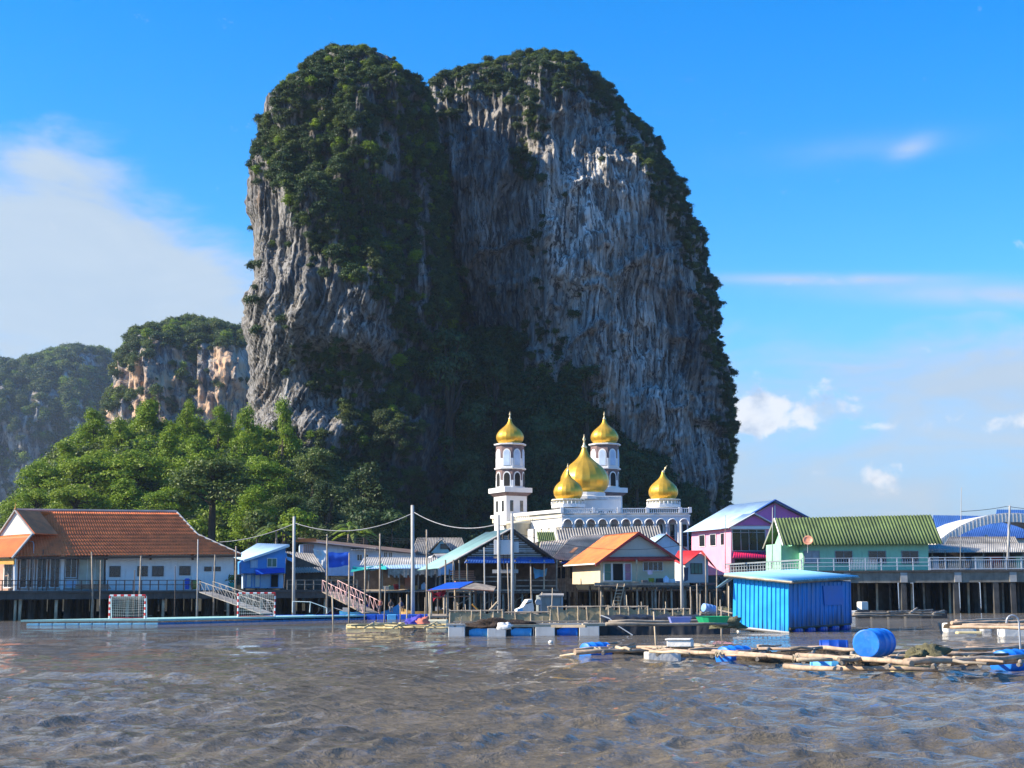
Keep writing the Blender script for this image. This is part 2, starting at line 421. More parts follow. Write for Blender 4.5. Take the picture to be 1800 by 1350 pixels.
def ridge_n(x, y, z=0, o=3): return 1 - 2 * np.abs(fbm(x, y, z, o))
def sm(x, a, b):
    t = np.clip((x - a) / (b - a), 0, 1); return t * t * (3 - 2 * t)

def rel_right(px, py, X, Y, Z):
    wx = px + 5 * fbm(px / 70, py / 120, o=3)
    d = 3.4 * fbm(wx / 75, py / 210, 1, 3) + .7 * ridge_n(wx / 13, py / 190, 2) + .6 * ridge_n(wx / 5, py / 75, 5) + 1.3 * fbm(wx / 26, py / 60, 4, 5, .6)
    d += 5.5 * sm(wx, 905, 965) * sm(py, 230, 330) - 3.0 * sm(py, 300, 420) * (1 - sm(wx, 860, 930))
    d += 1.8 * np.maximum(0, np.sin((py + .5 * wx) / 42 + 3 * fbm(px / 80, py / 80))) ** 3
    return d
def rel_left(px, py, X, Y, Z):
    sweep = px - 440 + .55 * np.clip(py - 520, 0, 400)
    wx = sweep + 5 * fbm(px / 60, py / 90, 3, o=3)
    d = 3.2 * fbm(px / 80, py / 130, 7, 3) + .55 * ridge_n(wx / 16, (py - .3 * px) / 300, 2) + .5 * ridge_n(wx / 5.5, (py) / 130, 9) + 1.2 * fbm(px / 30, py / 50, 4, 5, .6)
    d += 4.0 * sm(py, 420, 520) * (1 - sm(py, 560, 640)) * (1 - sm(px, 640, 720))
    d -= 5.0 * sm(py, 590, 660) * (1 - sm(py, 700, 760)) * sm(px, 500, 560) * (1 - sm(px, 640, 700))
    return d
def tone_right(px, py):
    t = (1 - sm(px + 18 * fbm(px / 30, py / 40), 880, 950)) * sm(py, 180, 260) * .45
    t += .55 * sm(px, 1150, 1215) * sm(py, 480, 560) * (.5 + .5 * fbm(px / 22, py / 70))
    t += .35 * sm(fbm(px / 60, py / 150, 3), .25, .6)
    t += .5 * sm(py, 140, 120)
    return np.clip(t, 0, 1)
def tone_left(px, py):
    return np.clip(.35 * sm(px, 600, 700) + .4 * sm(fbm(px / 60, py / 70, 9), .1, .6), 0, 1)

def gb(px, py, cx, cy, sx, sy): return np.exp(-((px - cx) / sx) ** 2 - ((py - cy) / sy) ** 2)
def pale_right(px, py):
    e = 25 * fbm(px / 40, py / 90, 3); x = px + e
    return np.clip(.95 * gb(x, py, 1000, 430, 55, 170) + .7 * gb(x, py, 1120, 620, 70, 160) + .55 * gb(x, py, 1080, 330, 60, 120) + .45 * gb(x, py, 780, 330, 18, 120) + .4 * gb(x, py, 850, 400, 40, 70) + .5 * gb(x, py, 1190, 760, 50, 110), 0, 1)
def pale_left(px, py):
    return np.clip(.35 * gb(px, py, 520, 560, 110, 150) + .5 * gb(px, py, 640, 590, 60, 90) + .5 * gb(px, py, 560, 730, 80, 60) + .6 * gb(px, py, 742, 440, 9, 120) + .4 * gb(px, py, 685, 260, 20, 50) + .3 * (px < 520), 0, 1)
karst = empty('limestone_mountain', P(850, 1020, 300)); tag(karst, 'sheer limestone karst rock with two summits and hanging forest', kind='structure')
karst.location.z = 0
def under(o, par):
    o.parent = par; o.matrix_parent_inverse = Matrix.Translation(par.location).inverted(); return o

o1, wl, lx, ly, lf = tower('rock_tower', [(97, 602), (102, 578), (117, 556), (142, 534), (176, 520), (196, 496), (216, 478), (244, 470), (300, 464), (330, 452), (370, 444), (430, 450), (480, 459), (520, 453), (545, 442), (600, 437), (690, 441), (740, 446), (800, 446), (1090, 440)],
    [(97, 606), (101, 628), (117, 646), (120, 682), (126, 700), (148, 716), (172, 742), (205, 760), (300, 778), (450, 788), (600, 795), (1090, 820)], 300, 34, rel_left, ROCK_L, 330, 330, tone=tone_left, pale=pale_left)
under(o1, karst)
o2, wr, rx, ry, rf = tower('rock_wall', [(118, 925), (126, 890), (140, 855), (158, 822), (174, 790), (184, 768), (200, 752), (250, 735), (400, 720), (1090, 690)],
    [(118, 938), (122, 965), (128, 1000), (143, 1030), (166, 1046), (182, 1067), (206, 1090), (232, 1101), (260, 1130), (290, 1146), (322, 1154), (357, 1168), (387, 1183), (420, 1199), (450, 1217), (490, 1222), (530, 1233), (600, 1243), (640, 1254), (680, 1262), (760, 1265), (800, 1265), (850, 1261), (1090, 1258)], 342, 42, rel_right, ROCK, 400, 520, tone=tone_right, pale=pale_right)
under(o2, karst)

def hill(name, ridge, Yt, Yb, pyb, nx, ny, m, noise_m=2.0, back=40, parent=None, n_s=60.0):
    r = np.array(ridge, float); px = np.linspace(r[0, 0], r[-1, 0], nx)
    top = np.interp(px, r[:, 0], r[:, 1]); v = np.linspace(0, 1, ny)
    PY = top[None, :] + (pyb - top)[None, :] * v[:, None]; PX = np.repeat(px[None, :], ny, 0)
    YY = Yt + (Yb - Yt) * v[:, None] ** .85 + noise_m * fbm(PX / n_s, PY / n_s, 2, 4)
    w = Pn(PX, PY, YY)
    b = w[:1].copy(); rows = []
    for k in (.35, .7, 1.0):
        q = b.copy(); q[..., 1] += back * k; q[..., 2] = b[..., 2] * (1 - k) - 1.0 * k; rows.append(q)
    w = np.concatenate(rows[::-1] + [w]); R, K = w.shape[:2]
    i, j = np.meshgrid(np.arange(R - 1), np.arange(K - 1), indexing='ij'); a = (i * K + j).ravel()
    me = npmesh(name, w.reshape(-1, 3), np.stack([a, a + K, a + K + 1, a + 1], 1), True)
    o = link(name, me, m, parent)
    w = w[3:]; fx, fy = proj(w)
    return o, w, fx, fy
SOIL = mat('hillside_soil', (.022, .022, .013), .95, var=.3, vs=.3)
APR = [(500, 900), (530, 790), (600, 745), (650, 690), (690, 590), (715, 572), (760, 585), (800, 612), (850, 590), (900, 600), (950, 612), (1000, 580), (1030, 640), (1060, 690), (1110, 752), (1160, 790), (1195, 830), (1225, 880), (1262, 945)]
o3, wa, ax, ay = hill('forest_slope', APR, 305, 268, 1092, 90, 70, SOIL, 3.0, 20); under(o3, karst)
LFT = [(-90, 950), (20, 905), (60, 880), (90, 835), (130, 800), (170, 785), (210, 785), (260, 760), (300, 780), (330, 765), (380, 780), (430, 785), (480, 790), (520, 800), (560, 822), (610, 860), (650, 900), (690, 950)]
o4, wh, hx, hy = hill('green_hill', LFT, 268, 205, 1094, 90, 60, SOIL, 3.0, 60)
tag(o4, 'low wooded hill at the foot of the cliff', kind='structure')

def rel_far(sc):
    def r(px, py, X, Y, Z):
        return sc * (2.6 * fbm(px / 45, py / 110, 1, 4) + 1.0 * ridge_n(px / 12, py / 80, 3) + .6 * fbm(px / 7, py / 16, 6, 3))
    return r
o5, wm, mx, my, mf = tower('orange_cliff_hill', [(569, 344), (574, 318), (584, 290), (600, 262), (620, 234), (650, 216), (700, 200), (750, 188), (1090, 120)],
    [(569, 348), (576, 372), (586, 400), (598, 438), (610, 480), (640, 520), (700, 560), (1090, 640)], 660, 70, rel_far(2.4), ROCK_MID, 190, 200, pw=.9, rag=3)
tag(o5, 'wooded limestone hill with orange cliff face behind the village', kind='structure')
o6, wf, gx, gy, gf = tower('far_hill', [(620, 140), (625, 112), (634, 88), (646, 55), (660, 0), (680, -60), (740, -150), (1090, -300)],
    [(620, 150), (623, 184), (634, 203), (655, 213), (690, 232), (720, 252), (760, 285), (1090, 420)], 1450, 160, rel_far(6), ROCK_FAR, 170, 200, pw=.9, rag=3)
tag(o6, 'hazy blue wooded limestone hill far behind', kind='structure')

# ================================================================== FOLIAGE
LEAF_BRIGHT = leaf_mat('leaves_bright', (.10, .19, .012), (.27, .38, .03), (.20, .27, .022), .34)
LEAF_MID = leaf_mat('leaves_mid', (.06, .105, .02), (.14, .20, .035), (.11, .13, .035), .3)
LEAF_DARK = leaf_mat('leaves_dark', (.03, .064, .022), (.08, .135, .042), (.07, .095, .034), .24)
BARK = mat('bark', (.06, .048, .035), .9, var=.3, vs=1.5, bump=.03)

def leaves(clusters, n, size, up=.35, seed=0, low=.25):
    r = np.random.default_rng(seed)
    c = np.array([k[0] for k in clusters], float); rr = np.array([k[1] for k in clusters], float)
    wt = (rr[:, 0] * rr[:, 1] + rr[:, 1] * rr[:, 2] + rr[:, 0] * rr[:, 2]); idx = r.choice(len(c), n, p=wt / wt.sum())
    d = r.normal(size=(n, 3)); d /= np.linalg.norm(d, axis=1)[:, None]
    flip = (d[:, 2] < 0) & (r.random(n) > low); d[flip, 2] *= -1
    rad_ = .42 + .72 * r.random(n) ** .75
    rad_ *= 1 + .42 * vn(d[:, 0] * 3.3 + idx * 5, d[:, 1] * 3.3, d[:, 2] * 3.3)
    p = c[idx] + d * rr[idx] * rad_[:, None]
    nn = d * .7 + r.normal(size=(n, 3)) * .55 + np.array([0, 0, up]); nn /= np.linalg.norm(nn, axis=1)[:, None]
    t = np.cross(nn, r.normal(size=(n, 3))); t /= np.linalg.norm(t, axis=1)[:, None]; b = np.cross(nn, t)
    s = size * (.6 + .8 * r.random(n))[:, None]
    v = np.stack([p - t * s, p + b * s * .55 - nn * s * .12, p + t * s, p - b * s * .55 - nn * s * .12], 1).reshape(-1, 3)
    return v, np.arange(4 * n).reshape(-1, 4)

def limbs(H, tr, tips, lean=0.0):
    mb = MB(); top = Vector((lean, 0, H * .55))
    mb.tube([(0, 0, -1.5), (lean * .2, .05, H * .2), (lean * .7, 0, H * .4), top], tr, 7, tr * .55, jit=.08)
    for t in tips:
        t = Vector(t); mid = top.lerp(t, .5) + Vector((0, 0, .06 * H))
        mb.tube([top.lerp(Vector((lean * .6, 0, H * .3)), random.random() * .7), mid, t], tr * .38, 5, tr * .12)
    return mb
def make_tree_meshes(kind, seed):
    r = random.Random(seed); cl = []
    if kind == 'broad':
        H = 9.0
        for i in range(22):
            a = r.uniform(0, 6.28); q = r.uniform(.6, 3.9); zz = H * (.30 + .58 * (1 - (q / 4.6) ** 2)) + r.uniform(-2.2, .5)
            k = r.uniform(.9, 1.6); cl.append(((q * math.cos(a), q * math.sin(a), zz), (k * 1.25, k * 1.25, k * .72)))
        n, s = 9500, .165
    elif kind == 'vine':
        H = 9.0
        for i in range(17):
            zz = H * (.06 + .9 * i / 17); wd = 3.0 * math.sqrt(max(0, 1 - (zz / H) ** 2)) + .35; a = r.uniform(0, 6.28)
            k = r.uniform(.75, 1.25) * (.6 + .22 * wd); q = max(0, wd - k * .8) * r.uniform(.35, 1.0)
            cl.append(((q * math.cos(a), q * math.sin(a), zz), (k, k, k * 1.05)))
        n, s = 8500, .155
    elif kind == 'tall':
        H = 12.0
        for i in range(20):
            zz = H * r.uniform(.32, .97); wd = 3.0 * math.sin(math.pi * min(1, max(.12, (zz / H - .2) / .86))) + .5; a = r.uniform(0, 6.28)
            k = r.uniform(.6, 1.15); q = wd * r.uniform(.3, 1)
            cl.append(((q * math.cos(a), q * math.sin(a), zz), (k * 1.3, k * 1.3, k * .7)))
        n, s = 8500, .15
    else:                                     # shrub
        H = 2.2
        for i in range(7):
            a = r.uniform(0, 6.28); q = r.uniform(0, .95); k = r.uniform(.5, .85)
            cl.append(((q * math.cos(a), q * math.sin(a), r.uniform(.5, 1.5)), (k * 1.15, k * 1.15, k * .85)))
        n, s = 1300, .13
    v, f = leaves(cl, n, s, seed=seed)
    crown = npmesh('crown', v, f)
    tips = [c[0] for c in cl[::2]]
    mb = limbs(H, .045 * H if kind != 'shrub' else .07, tips)
    tm = bpy.data.meshes.new('trunk'); tm.from_pydata(mb.v, [], mb.f); tm.update(); tm.materials.append(BARK)
    return crown, tm, H
TREE = {}
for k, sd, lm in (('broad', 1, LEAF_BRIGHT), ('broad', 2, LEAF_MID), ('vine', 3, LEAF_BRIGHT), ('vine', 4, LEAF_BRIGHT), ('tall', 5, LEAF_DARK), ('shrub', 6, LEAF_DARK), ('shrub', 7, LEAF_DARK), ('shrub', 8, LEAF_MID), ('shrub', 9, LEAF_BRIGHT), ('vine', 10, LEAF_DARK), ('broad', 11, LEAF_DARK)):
    c, t, H = make_tree_meshes(k, sd); c.materials.append(lm); TREE[(k, sd)] = (c, t, H)
def tree(name, key, loc, h, wx, label, group=None, cat='tree', rz=None):
    c, t, H = TREE[key]
    e = empty(name, loc, random.uniform(0, 6.28) if rz is None else rz, label, cat, group)
    e.scale = (wx, wx, h / H)
    link('trunk', t, None, e); link('crown', c, None, e)
    return e

def scatter(name, pts, scl, protos, pick, label, parent=None):
    me = bpy.data.meshes.new(name); me.vertices.add(len(pts)); me.vertices.foreach_set('co', np.asarray(pts, np.float32).ravel())
    n = len(pts)
    for an, ty, val in (('scl', 'FLOAT', scl), ('rz', 'FLOAT', RNG.random(n) * 6.28)):
        a = me.attributes.new(an, ty, 'POINT'); a.data.foreach_set('value', np.asarray(val, np.float32))
    a = me.attributes.new('pick', 'INT', 'POINT'); a.data.foreach_set('value', np.asarray(pick, np.int32))
    o = link(name, me, None, parent); tag(o, label, kind='stuff')
    ng = bpy.data.node_groups.new(name, 'GeometryNodeTree')
    ng.interface.new_socket('Geometry', in_out='INPUT', socket_type='NodeSocketGeometry'); ng.interface.new_socket('Geometry', in_out='OUTPUT', socket_type='NodeSocketGeometry')
    N = ng.nodes.new; L = ng.links.new
    gi, go = N('NodeGroupInput'), N('NodeGroupOutput'); ip = N('GeometryNodeInstanceOnPoints'); jn = N('GeometryNodeJoinGeometry')
    for p in reversed(protos):
        oi = N('GeometryNodeObjectInfo'); oi.inputs['Object'].default_value = p; oi.inputs['As Instance'].default_value = True
        oi.transform_space = 'ORIGINAL'; L(oi.outputs['Geometry'], jn.inputs[0])
    def na(nm, ty):
        q = N('GeometryNodeInputNamedAttribute'); q.data_type = ty; q.inputs[0].default_value = nm; return q.outputs[0]
    cx = N('ShaderNodeCombineXYZ'); L(na('rz', 'FLOAT'), cx.inputs[2])
    L(gi.outputs[0], ip.inputs['Points']); L(jn.outputs[0], ip.inputs['Instance']); ip.inputs['Pick Instance'].default_value = True
    L(na('pick', 'INT'), ip.inputs['Instance Index']); L(cx.outputs[0], ip.inputs['Rotation']); L(na('scl', 'FLOAT'), ip.inputs['Scale'])
    L(ip.outputs[0], go.inputs[0])
    md = o.modifiers.new('scatter', 'NODES'); md.node_group = ng
    return o

# four real shrubs at the village edge are also what the scatter copies
shr = []
for i, (sd, px, py, Y, lb) in enumerate(((6, 640, 940, 200, 'dark rounded shrub behind the long pale house'), (7, 690, 938, 200, 'dark low shrub behind the stall roofs'), (8, 452, 945, 190, 'olive green shrub above the bright blue house'), (9, 520, 945, 195, 'light green shrub beside the tall pole'))):
    e = tree('shrub', ('shrub', sd), P(px, py, Y), 4.0, 1.9, lb, 'shrubs behind the stilt houses', 'shrub')
    shr.append([c for c in e.children if c.name.startswith('crown')][0])

def choose(w, px, py, dens, n, front=None):
    d = dens(px, py)
    if front is not None: d = d * front
    # weight by true area of the parametric cell
    a = np.linalg.norm(np.cross(np.gradient(w, axis=0), np.gradient(w, axis=1)), axis=-1)
    p = (d * a).ravel(); p = p / p.sum(); i = RNG.choice(p.size, n, p=p)
    return w.reshape(-1, 3)[i] + RNG.normal(0, .35, (n, 3)), px.ravel()[i], py.ravel()[i]
V_L = [(440, 250), (470, 180), (520, 120), (560, 85), (640, 80), (750, 160), (790, 260), (800, 400), (810, 640), (700, 660), (690, 560), (640, 500), (575, 490), (552, 420), (515, 400), (495, 330), (462, 330)]
V_L2 = [(530, 610), (600, 600), (660, 640), (720, 640), (760, 930), (430, 930), (450, 800), (560, 790), (600, 720), (555, 680)]
def dens_left(px, py):
    e = 14 * fbm(px / 22, py / 22, 3)
    d = inpoly(px + e, py + e, V_L) * 1.0 + inpoly(px + e, py + e, V_L2) * .9 + .02
    d = d * (1 - .9 * inpoly(px + e * .5, py, [(660, 210), (700, 220), (712, 310), (700, 345), (672, 300)])) * (1 - .85 * ((np.abs(px - 742 + e * .5) < 11) & (py > 300) & (py < 560)))
    return d
def dens_right(px, py):
    e = 12 * fbm(px / 18, py / 24, 5)
    tp = np.interp(px, [740, 800, 850, 930, 1010, 1060, 1110, 1165, 1200, 1240, 1290], [165, 160, 125, 105, 115, 160, 205, 310, 385, 500, 700])
    d = ((py - tp) < 50 + 1.8 * e) * (px < 1120) * 1.0
    edge = np.interp(py, [100, 165, 215, 275, 345, 410, 480, 600, 680, 760, 850, 930], [960, 1075, 1110, 1155, 1176, 1205, 1228, 1245, 1270, 1277, 1272, 1270])
    d = np.maximum(d, (edge - px < np.interp(py, [150, 300, 450, 600, 760, 900], [52, 34, 22, 12, 9, 3]) + e * .7))
    d = np.maximum(d, inpoly(px + e, py, [(880, 150), (950, 150), (960, 300), (940, 340), (905, 300)]) * .9)
    d = np.maximum(d, inpoly(px + e, py, [(740, 160), (765, 160), (800, 420), (830, 600), (760, 620), (745, 400)]) * .8)
    d = np.maximum(d, inpoly(px + e, py, [(930, 330), (955, 330), (960, 560), (1010, 600), (940, 640), (850, 600), (930, 560)]) * .45)
    return d + .012 * (py > 480) + .006
protos = shr
def pk(px, p):      # dark shrubs mostly, some of the lighter kinds
    return RNG.choice(4, len(px), p=p)
p1, qx, qy = choose(wl, lx, ly, dens_left, 3000, lf)
pick = pk(qx, [.40, .35, .18, .07]); s1 = RNG.uniform(.4, 1.25, len(p1)) * np.where(qy < 200, .85, 1)
under(scatter('cliff_shrubbery', p1 - [0, .4, .6], s1, protos, pick, 'dense hanging shrubs over the rock tower'), karst)
p1, qx, qy = choose(wr, rx, ry, dens_right, 2500, rf)
under(scatter('cliff_shrubbery', p1 - [0, .4, .6], RNG.uniform(.35, 1.1, len(p1)), protos, pk(qx, [.44, .36, .2, 0]), 'dark shrubs along the rim of the great wall'), karst)
p1, qx, qy = choose(wa, ax, ay, lambda a, b: (b < 965) * (.35 + sm(b, 930, 560)), 2600)
under(scatter('slope_forest', p1 - [0, 0, .8], RNG.uniform(.9, 2.1, len(p1)), protos, pk(qx, [.52, .44, .04, 0]), 'shaded forest on the slope below the cliff'), karst)
p1, qx, qy = choose(wh, hx, hy, lambda a, b: (b < 965) * (a > 18) * 1.0, 2100)
scatter('hill_undergrowth', p1 - [0, 0, .7], RNG.uniform(1.0, 2.3, len(p1)), protos, np.where(qx + RNG.normal(0, 25, len(qx)) > 500, pk(qx, [.55, .4, .05, 0]), pk(qx, [.15, .1, .2, .55])), 'bright green undergrowth covering the low hill')
def dens_mid(px, py):
    e = 10 * fbm(px / 14, py / 14, 2)
    d = .35 + (py < 615) * .6 - .75 * inpoly(px + e, py + e, [(245, 620), (300, 605), (330, 640), (300, 690), (260, 690)]) - .6 * inpoly(px + e, py + e, [(330, 600), (440, 620), (440, 760), (340, 740)]) + .5 * fbm(px / 20, py / 26, 8)
    return np.clip(d, .02, 1)
p1, qx, qy = choose(wm, mx, my, dens_mid, 2500, mf)
scatter('hill_forest', p1 - [0, .5, 1], RNG.uniform(.8, 2.6, len(p1)), protos, pk(qx, [.3, .25, .35, .1]), 'scattered forest on the orange cliff hill')
p1, qx, qy = choose(wf, gx, gy, lambda a, b: np.clip(.7 + .9 * fbm(a / 30, b / 22, 5) - .8 * inpoly(a, b, [(0, 720), (60, 735), (50, 800), (-20, 800)]), .03, 1), 4600, gf)
scatter('hill_forest', p1 - [0, .5, 2], RNG.uniform(2.4, 5.4, len(p1)), protos, pk(qx, [.25, .2, .45, .1]), 'hazy forest on the far hill')

# individual trees on the low hill: (centre px, top py, base py, crown width px, depth, kind, seed, label)
TR = [(165, 722, 800, 78, 262, 'vine', 3, 'vine-draped tree on the hill crest, leftmost of the tall green spires'),
      (258, 706, 810, 92, 262, 'vine', 4, 'broad vine-draped mound of a tree on the hill crest above the red roof'),
      (327, 706, 800, 56, 260, 'vine', 3, 'slender vine-draped spire in the middle of the hill crest'),
      (384, 716, 800, 62, 258, 'vine', 4, 'vine-draped spire between the slender spire and the cliff foot'),
      (432, 720, 850, 74, 252, 'vine', 3, 'vine-draped tree leaning against the rock foot'),
      (496, 706, 860, 70, 256, 'vine', 4, 'light green vine-draped tree standing in front of the bare rock'),
      (112, 778, 850, 80, 250, 'vine', 4, 'rounded vine-draped tree low on the outer shoulder of the hill'),
      (210, 738, 830, 76, 256, 'vine', 3, 'vine-draped tree in the dip between two crest mounds'),
      (300, 750, 850, 90, 248, 'vine', 4, 'vine-covered mound just below the middle crest'),
      (160, 790, 905, 150, 236, 'broad', 1, 'wide yellow-green tree halfway up the hill'),
      (72, 810, 905, 90, 240, 'broad', 1, 'bright tree on the open edge of the hill beside the far hills'),
      (240, 790, 900, 130, 234, 'broad', 1, 'bright spreading tree in the middle of the hill'),
      (350, 770, 880, 110, 240, 'vine', 3, 'tall leafy mound in the middle of the hill'),
      (372, 808, 945, 170, 215, 'broad', 2, 'large olive tree with fine foliage right of the red roof ridge'),
      (460, 800, 905, 110, 236, 'broad', 1, 'leafy tree below the bare rock foot'),
      (550, 790, 900, 110, 240, 'broad', 2, 'olive tree at the shaded foot of the cliff'),
      (60, 858, 930, 80, 222, 'broad', 1, 'small bright tree behind the white gable'),
      (130, 850, 935, 110, 216, 'broad', 1, 'bright tree just above the red tiled ridge, near its outer end'),
      (215, 845, 935, 110, 218, 'vine', 4, 'leafy mound rising above the middle of the red ridge'),
      (290, 855, 935, 100, 212, 'broad', 1, 'green tree above the inner end of the red ridge'),
      (440, 858, 960, 105, 200, 'vine', 3, 'bright bushy tree behind the blue house'),
      (500, 870, 965, 100, 205, 'broad', 2, 'olive tree behind the tall concrete pole'),
      (575, 850, 960, 130, 214, 'vine', 10, 'dark leafy mound behind the long pale house'),
      (640, 820, 955, 130, 222, 'vine', 10, 'dark vine-hung tree at the edge of the cliff shade'),
      (28, 880, 935, 60, 228, 'broad', 1, 'small bright tree at the outer foot of the hill')]
for (cx, pt, pb, wpx, Y, k, sd, lb) in TR:
    m_px = Y / F; b = P(cx, pb, Y); h = (pb - pt) * m_px * 1.03; wid = {'broad': 9.6, 'vine': 7.4, 'tall': 7.2}[k]
    tree('tree', (k, sd), b, h, wpx * m_px / wid * 1.05, lb, 'trees on the low green hill')
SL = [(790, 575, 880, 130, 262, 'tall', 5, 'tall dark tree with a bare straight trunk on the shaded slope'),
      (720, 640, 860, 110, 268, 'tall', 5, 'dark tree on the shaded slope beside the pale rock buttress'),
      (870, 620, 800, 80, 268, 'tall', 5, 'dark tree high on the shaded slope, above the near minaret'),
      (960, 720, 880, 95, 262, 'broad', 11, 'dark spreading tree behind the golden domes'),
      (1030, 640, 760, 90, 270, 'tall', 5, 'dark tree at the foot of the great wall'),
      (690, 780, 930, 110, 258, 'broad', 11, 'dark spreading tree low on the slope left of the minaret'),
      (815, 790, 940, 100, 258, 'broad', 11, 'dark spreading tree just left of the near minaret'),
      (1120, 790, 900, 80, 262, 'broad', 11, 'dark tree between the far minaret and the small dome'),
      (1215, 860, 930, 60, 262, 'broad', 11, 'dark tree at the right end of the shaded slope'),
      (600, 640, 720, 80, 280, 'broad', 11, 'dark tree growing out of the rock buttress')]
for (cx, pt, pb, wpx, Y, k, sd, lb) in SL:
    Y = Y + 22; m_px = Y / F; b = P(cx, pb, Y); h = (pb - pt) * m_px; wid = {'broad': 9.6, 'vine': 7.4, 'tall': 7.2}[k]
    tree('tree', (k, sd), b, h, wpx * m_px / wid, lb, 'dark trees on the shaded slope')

# ================================================================== VILLAGE HELPERS
CAMV = Vector((0, 0, CAMZ))
class Fr:
    """a place frame: origin under a picture point at depth Y, turned rz; at() finds where a sight line meets the plane dy behind the front"""
    def __init__(s, px, py, Y, rz=0.0):
        s.O = P(px, py, Y); s.rz = rad(rz); s.R = Matrix.Rotation(s.rz, 3, 'Z'); s.n = s.R @ Vector((0, 1, 0))
    def at(s, px, py, dy=0.0):
        d = ray(px, py); k = s.n.dot(s.O + s.n * dy - CAMV) / s.n.dot(d)
        return s.R.transposed() @ (CAMV + d * k - s.O)
    def x(s, px, dy=0.0, py=1000): return s.at(px, py, dy).x
    def z(s, py, px=None, dy=0.0): return s.at(px if px is not None else s.px, py, dy).z
    def empty(s, name, label, cat, group=None): return empty(name, s.O, s.rz, label, cat, group)
    @property
    def zw(s): return -s.O.z          # local height of the water
def rep(name, mb, m, par, locs, rots=None, smooth=False):
    me = bpy.data.meshes.new(name); me.from_pydata(mb.v, [], mb.f); me.update(); me.materials.append(m)
    if smooth:
        for p in me.polygons: p.use_smooth = len(p.vertices) == 4
    out = []
    for i, l in enumerate(locs):
        o = link(name, me, None, par, l); out.append(o)
        if rots: o.rotation_euler = rots[i]
    return out
def sheet(name, par, m, A, B, C, D, n, amp=.035, rows=1, step=0.0, t=.03, sag=0.0, seg=4):
    return link(name, wavy(A, B, C, D, n, amp, rows, step, seg, t, sag), m, par)

WHITE = mat('white_paint', (.76, .76, .74), .6, var=.06, stain=.42, stain_col=(.38, .35, .3))
WHITEW = mat('white_frame', (.78, .78, .76), .45, var=.05)
CREAM = mat('cream_paint', (.74, .70, .60), .65, var=.07, stain=.35, stain_col=(.33, .29, .23))
GLASS = mat('window_glass', (.02, .025, .03), .06, var=.3, spec=.7)
DARK = mat('dark_inside', (.015, .014, .013), .9)
CONC = mat('old_concrete', (.085, .08, .072), .9, var=.3, vs=.6, bump=.03, stain=.6, stain_col=(.035, .033, .03))
CONCL = mat('pale_concrete', (.42, .41, .38), .85, var=.15, stain=.3, stain_col=(.12, .11, .1))
WOOD = mat('weathered_wood', (.30, .25, .19), .9, var=.35, vs=1.6, bump=.02, stain=.4)
WOODL = mat('pale_wood', (.50, .40, .27), .85, var=.25, vs=1.4, bump=.02, stain=.35, stain_col=(.16, .12, .08))
WOODD = mat('dark_wood', (.095, .078, .063), .9, var=.35, vs=1.3, bump=.02)
BROWNR = mat('brown_rail', (.11, .065, .045), .8, var=.2)
STEEL = mat('dull_steel', (.42, .44, .46), .5, .4, var=.15, stain=.3, stain_col=(.2, .12, .07))
TILE = mat('red_clay_tile', (.74, .185, .058), .62, var=.22, vs=.9, stain=.22, stain_col=(.12, .05, .035))
TILEO = mat('orange_tile', (.62, .17, .04), .6, var=.2, stain=.25, stain_col=(.25, .09, .04))
BLUEP = mat('blue_wall', (.07, .30, .70), .6, var=.12, stain=.2, stain_col=(.04, .12, .3))
PALEBL = mat('pale_blue_wall', (.48, .60, .74), .65, var=.1, stain=.35, stain_col=(.2, .22, .26))
FIBRE = mat('grey_fibre_cement', (.28, .265, .24), .9, var=.3, vs=.5, stain=.55, stain_col=(.05, .047, .042))
FIBREL = mat('pale_fibre_cement', (.47, .45, .41), .85, var=.2, vs=.5, stain=.4, stain_col=(.14, .13, .11))
TARPB = mat('blue_tarpaulin', (.015, .10, .55), .45, var=.15)
TARPT = mat('teal_tarpaulin', (.02, .33, .30), .5, var=.15)
TARPW = mat('white_tarpaulin', (.75, .74, .70), .55, var=.08)
RUSTR = mat('rust_red_paint', (.42, .05, .04), .6, var=.2, stain=.3)
REDP = mat('red_paint', (.62, .03, .03), .5, var=.15)
TEALR = mat('teal_roof_paint', (.22, .38, .35), .55, var=.18, vs=.4, stain=.3, stain_col=(.3, .26, .2))
GREENP = mat('mint_wall', (.32, .64, .42), .6, var=.08, stain=.42, stain_col=(.16, .34, .2))
PINKP = mat('pink_wall', (.82, .34, .46), .6, var=.07, stain=.32, stain_col=(.45, .2, .3))
PURP = mat('violet_wall', (.62, .16, .42), .6, var=.08)
BLUER = mat('blue_roof', (.05, .13, .38), .4, var=.15)
LBLUER = mat('light_blue_roof', (.40, .58, .74), .4, var=.1, stain=.25, stain_col=(.25, .3, .36))
GREENR = mat('green_roof', (.11, .16, .055), .75, var=.25, vs=.4, stain=.35, stain_col=(.035, .05, .025))
MAG = mat('magenta_awning', (.68, .02, .10), .45, var=.1)
ROPE = mat('rope', (.45, .38, .26), .9, var=.2)
CABLE = mat('cable', (.05, .05, .055), .7)

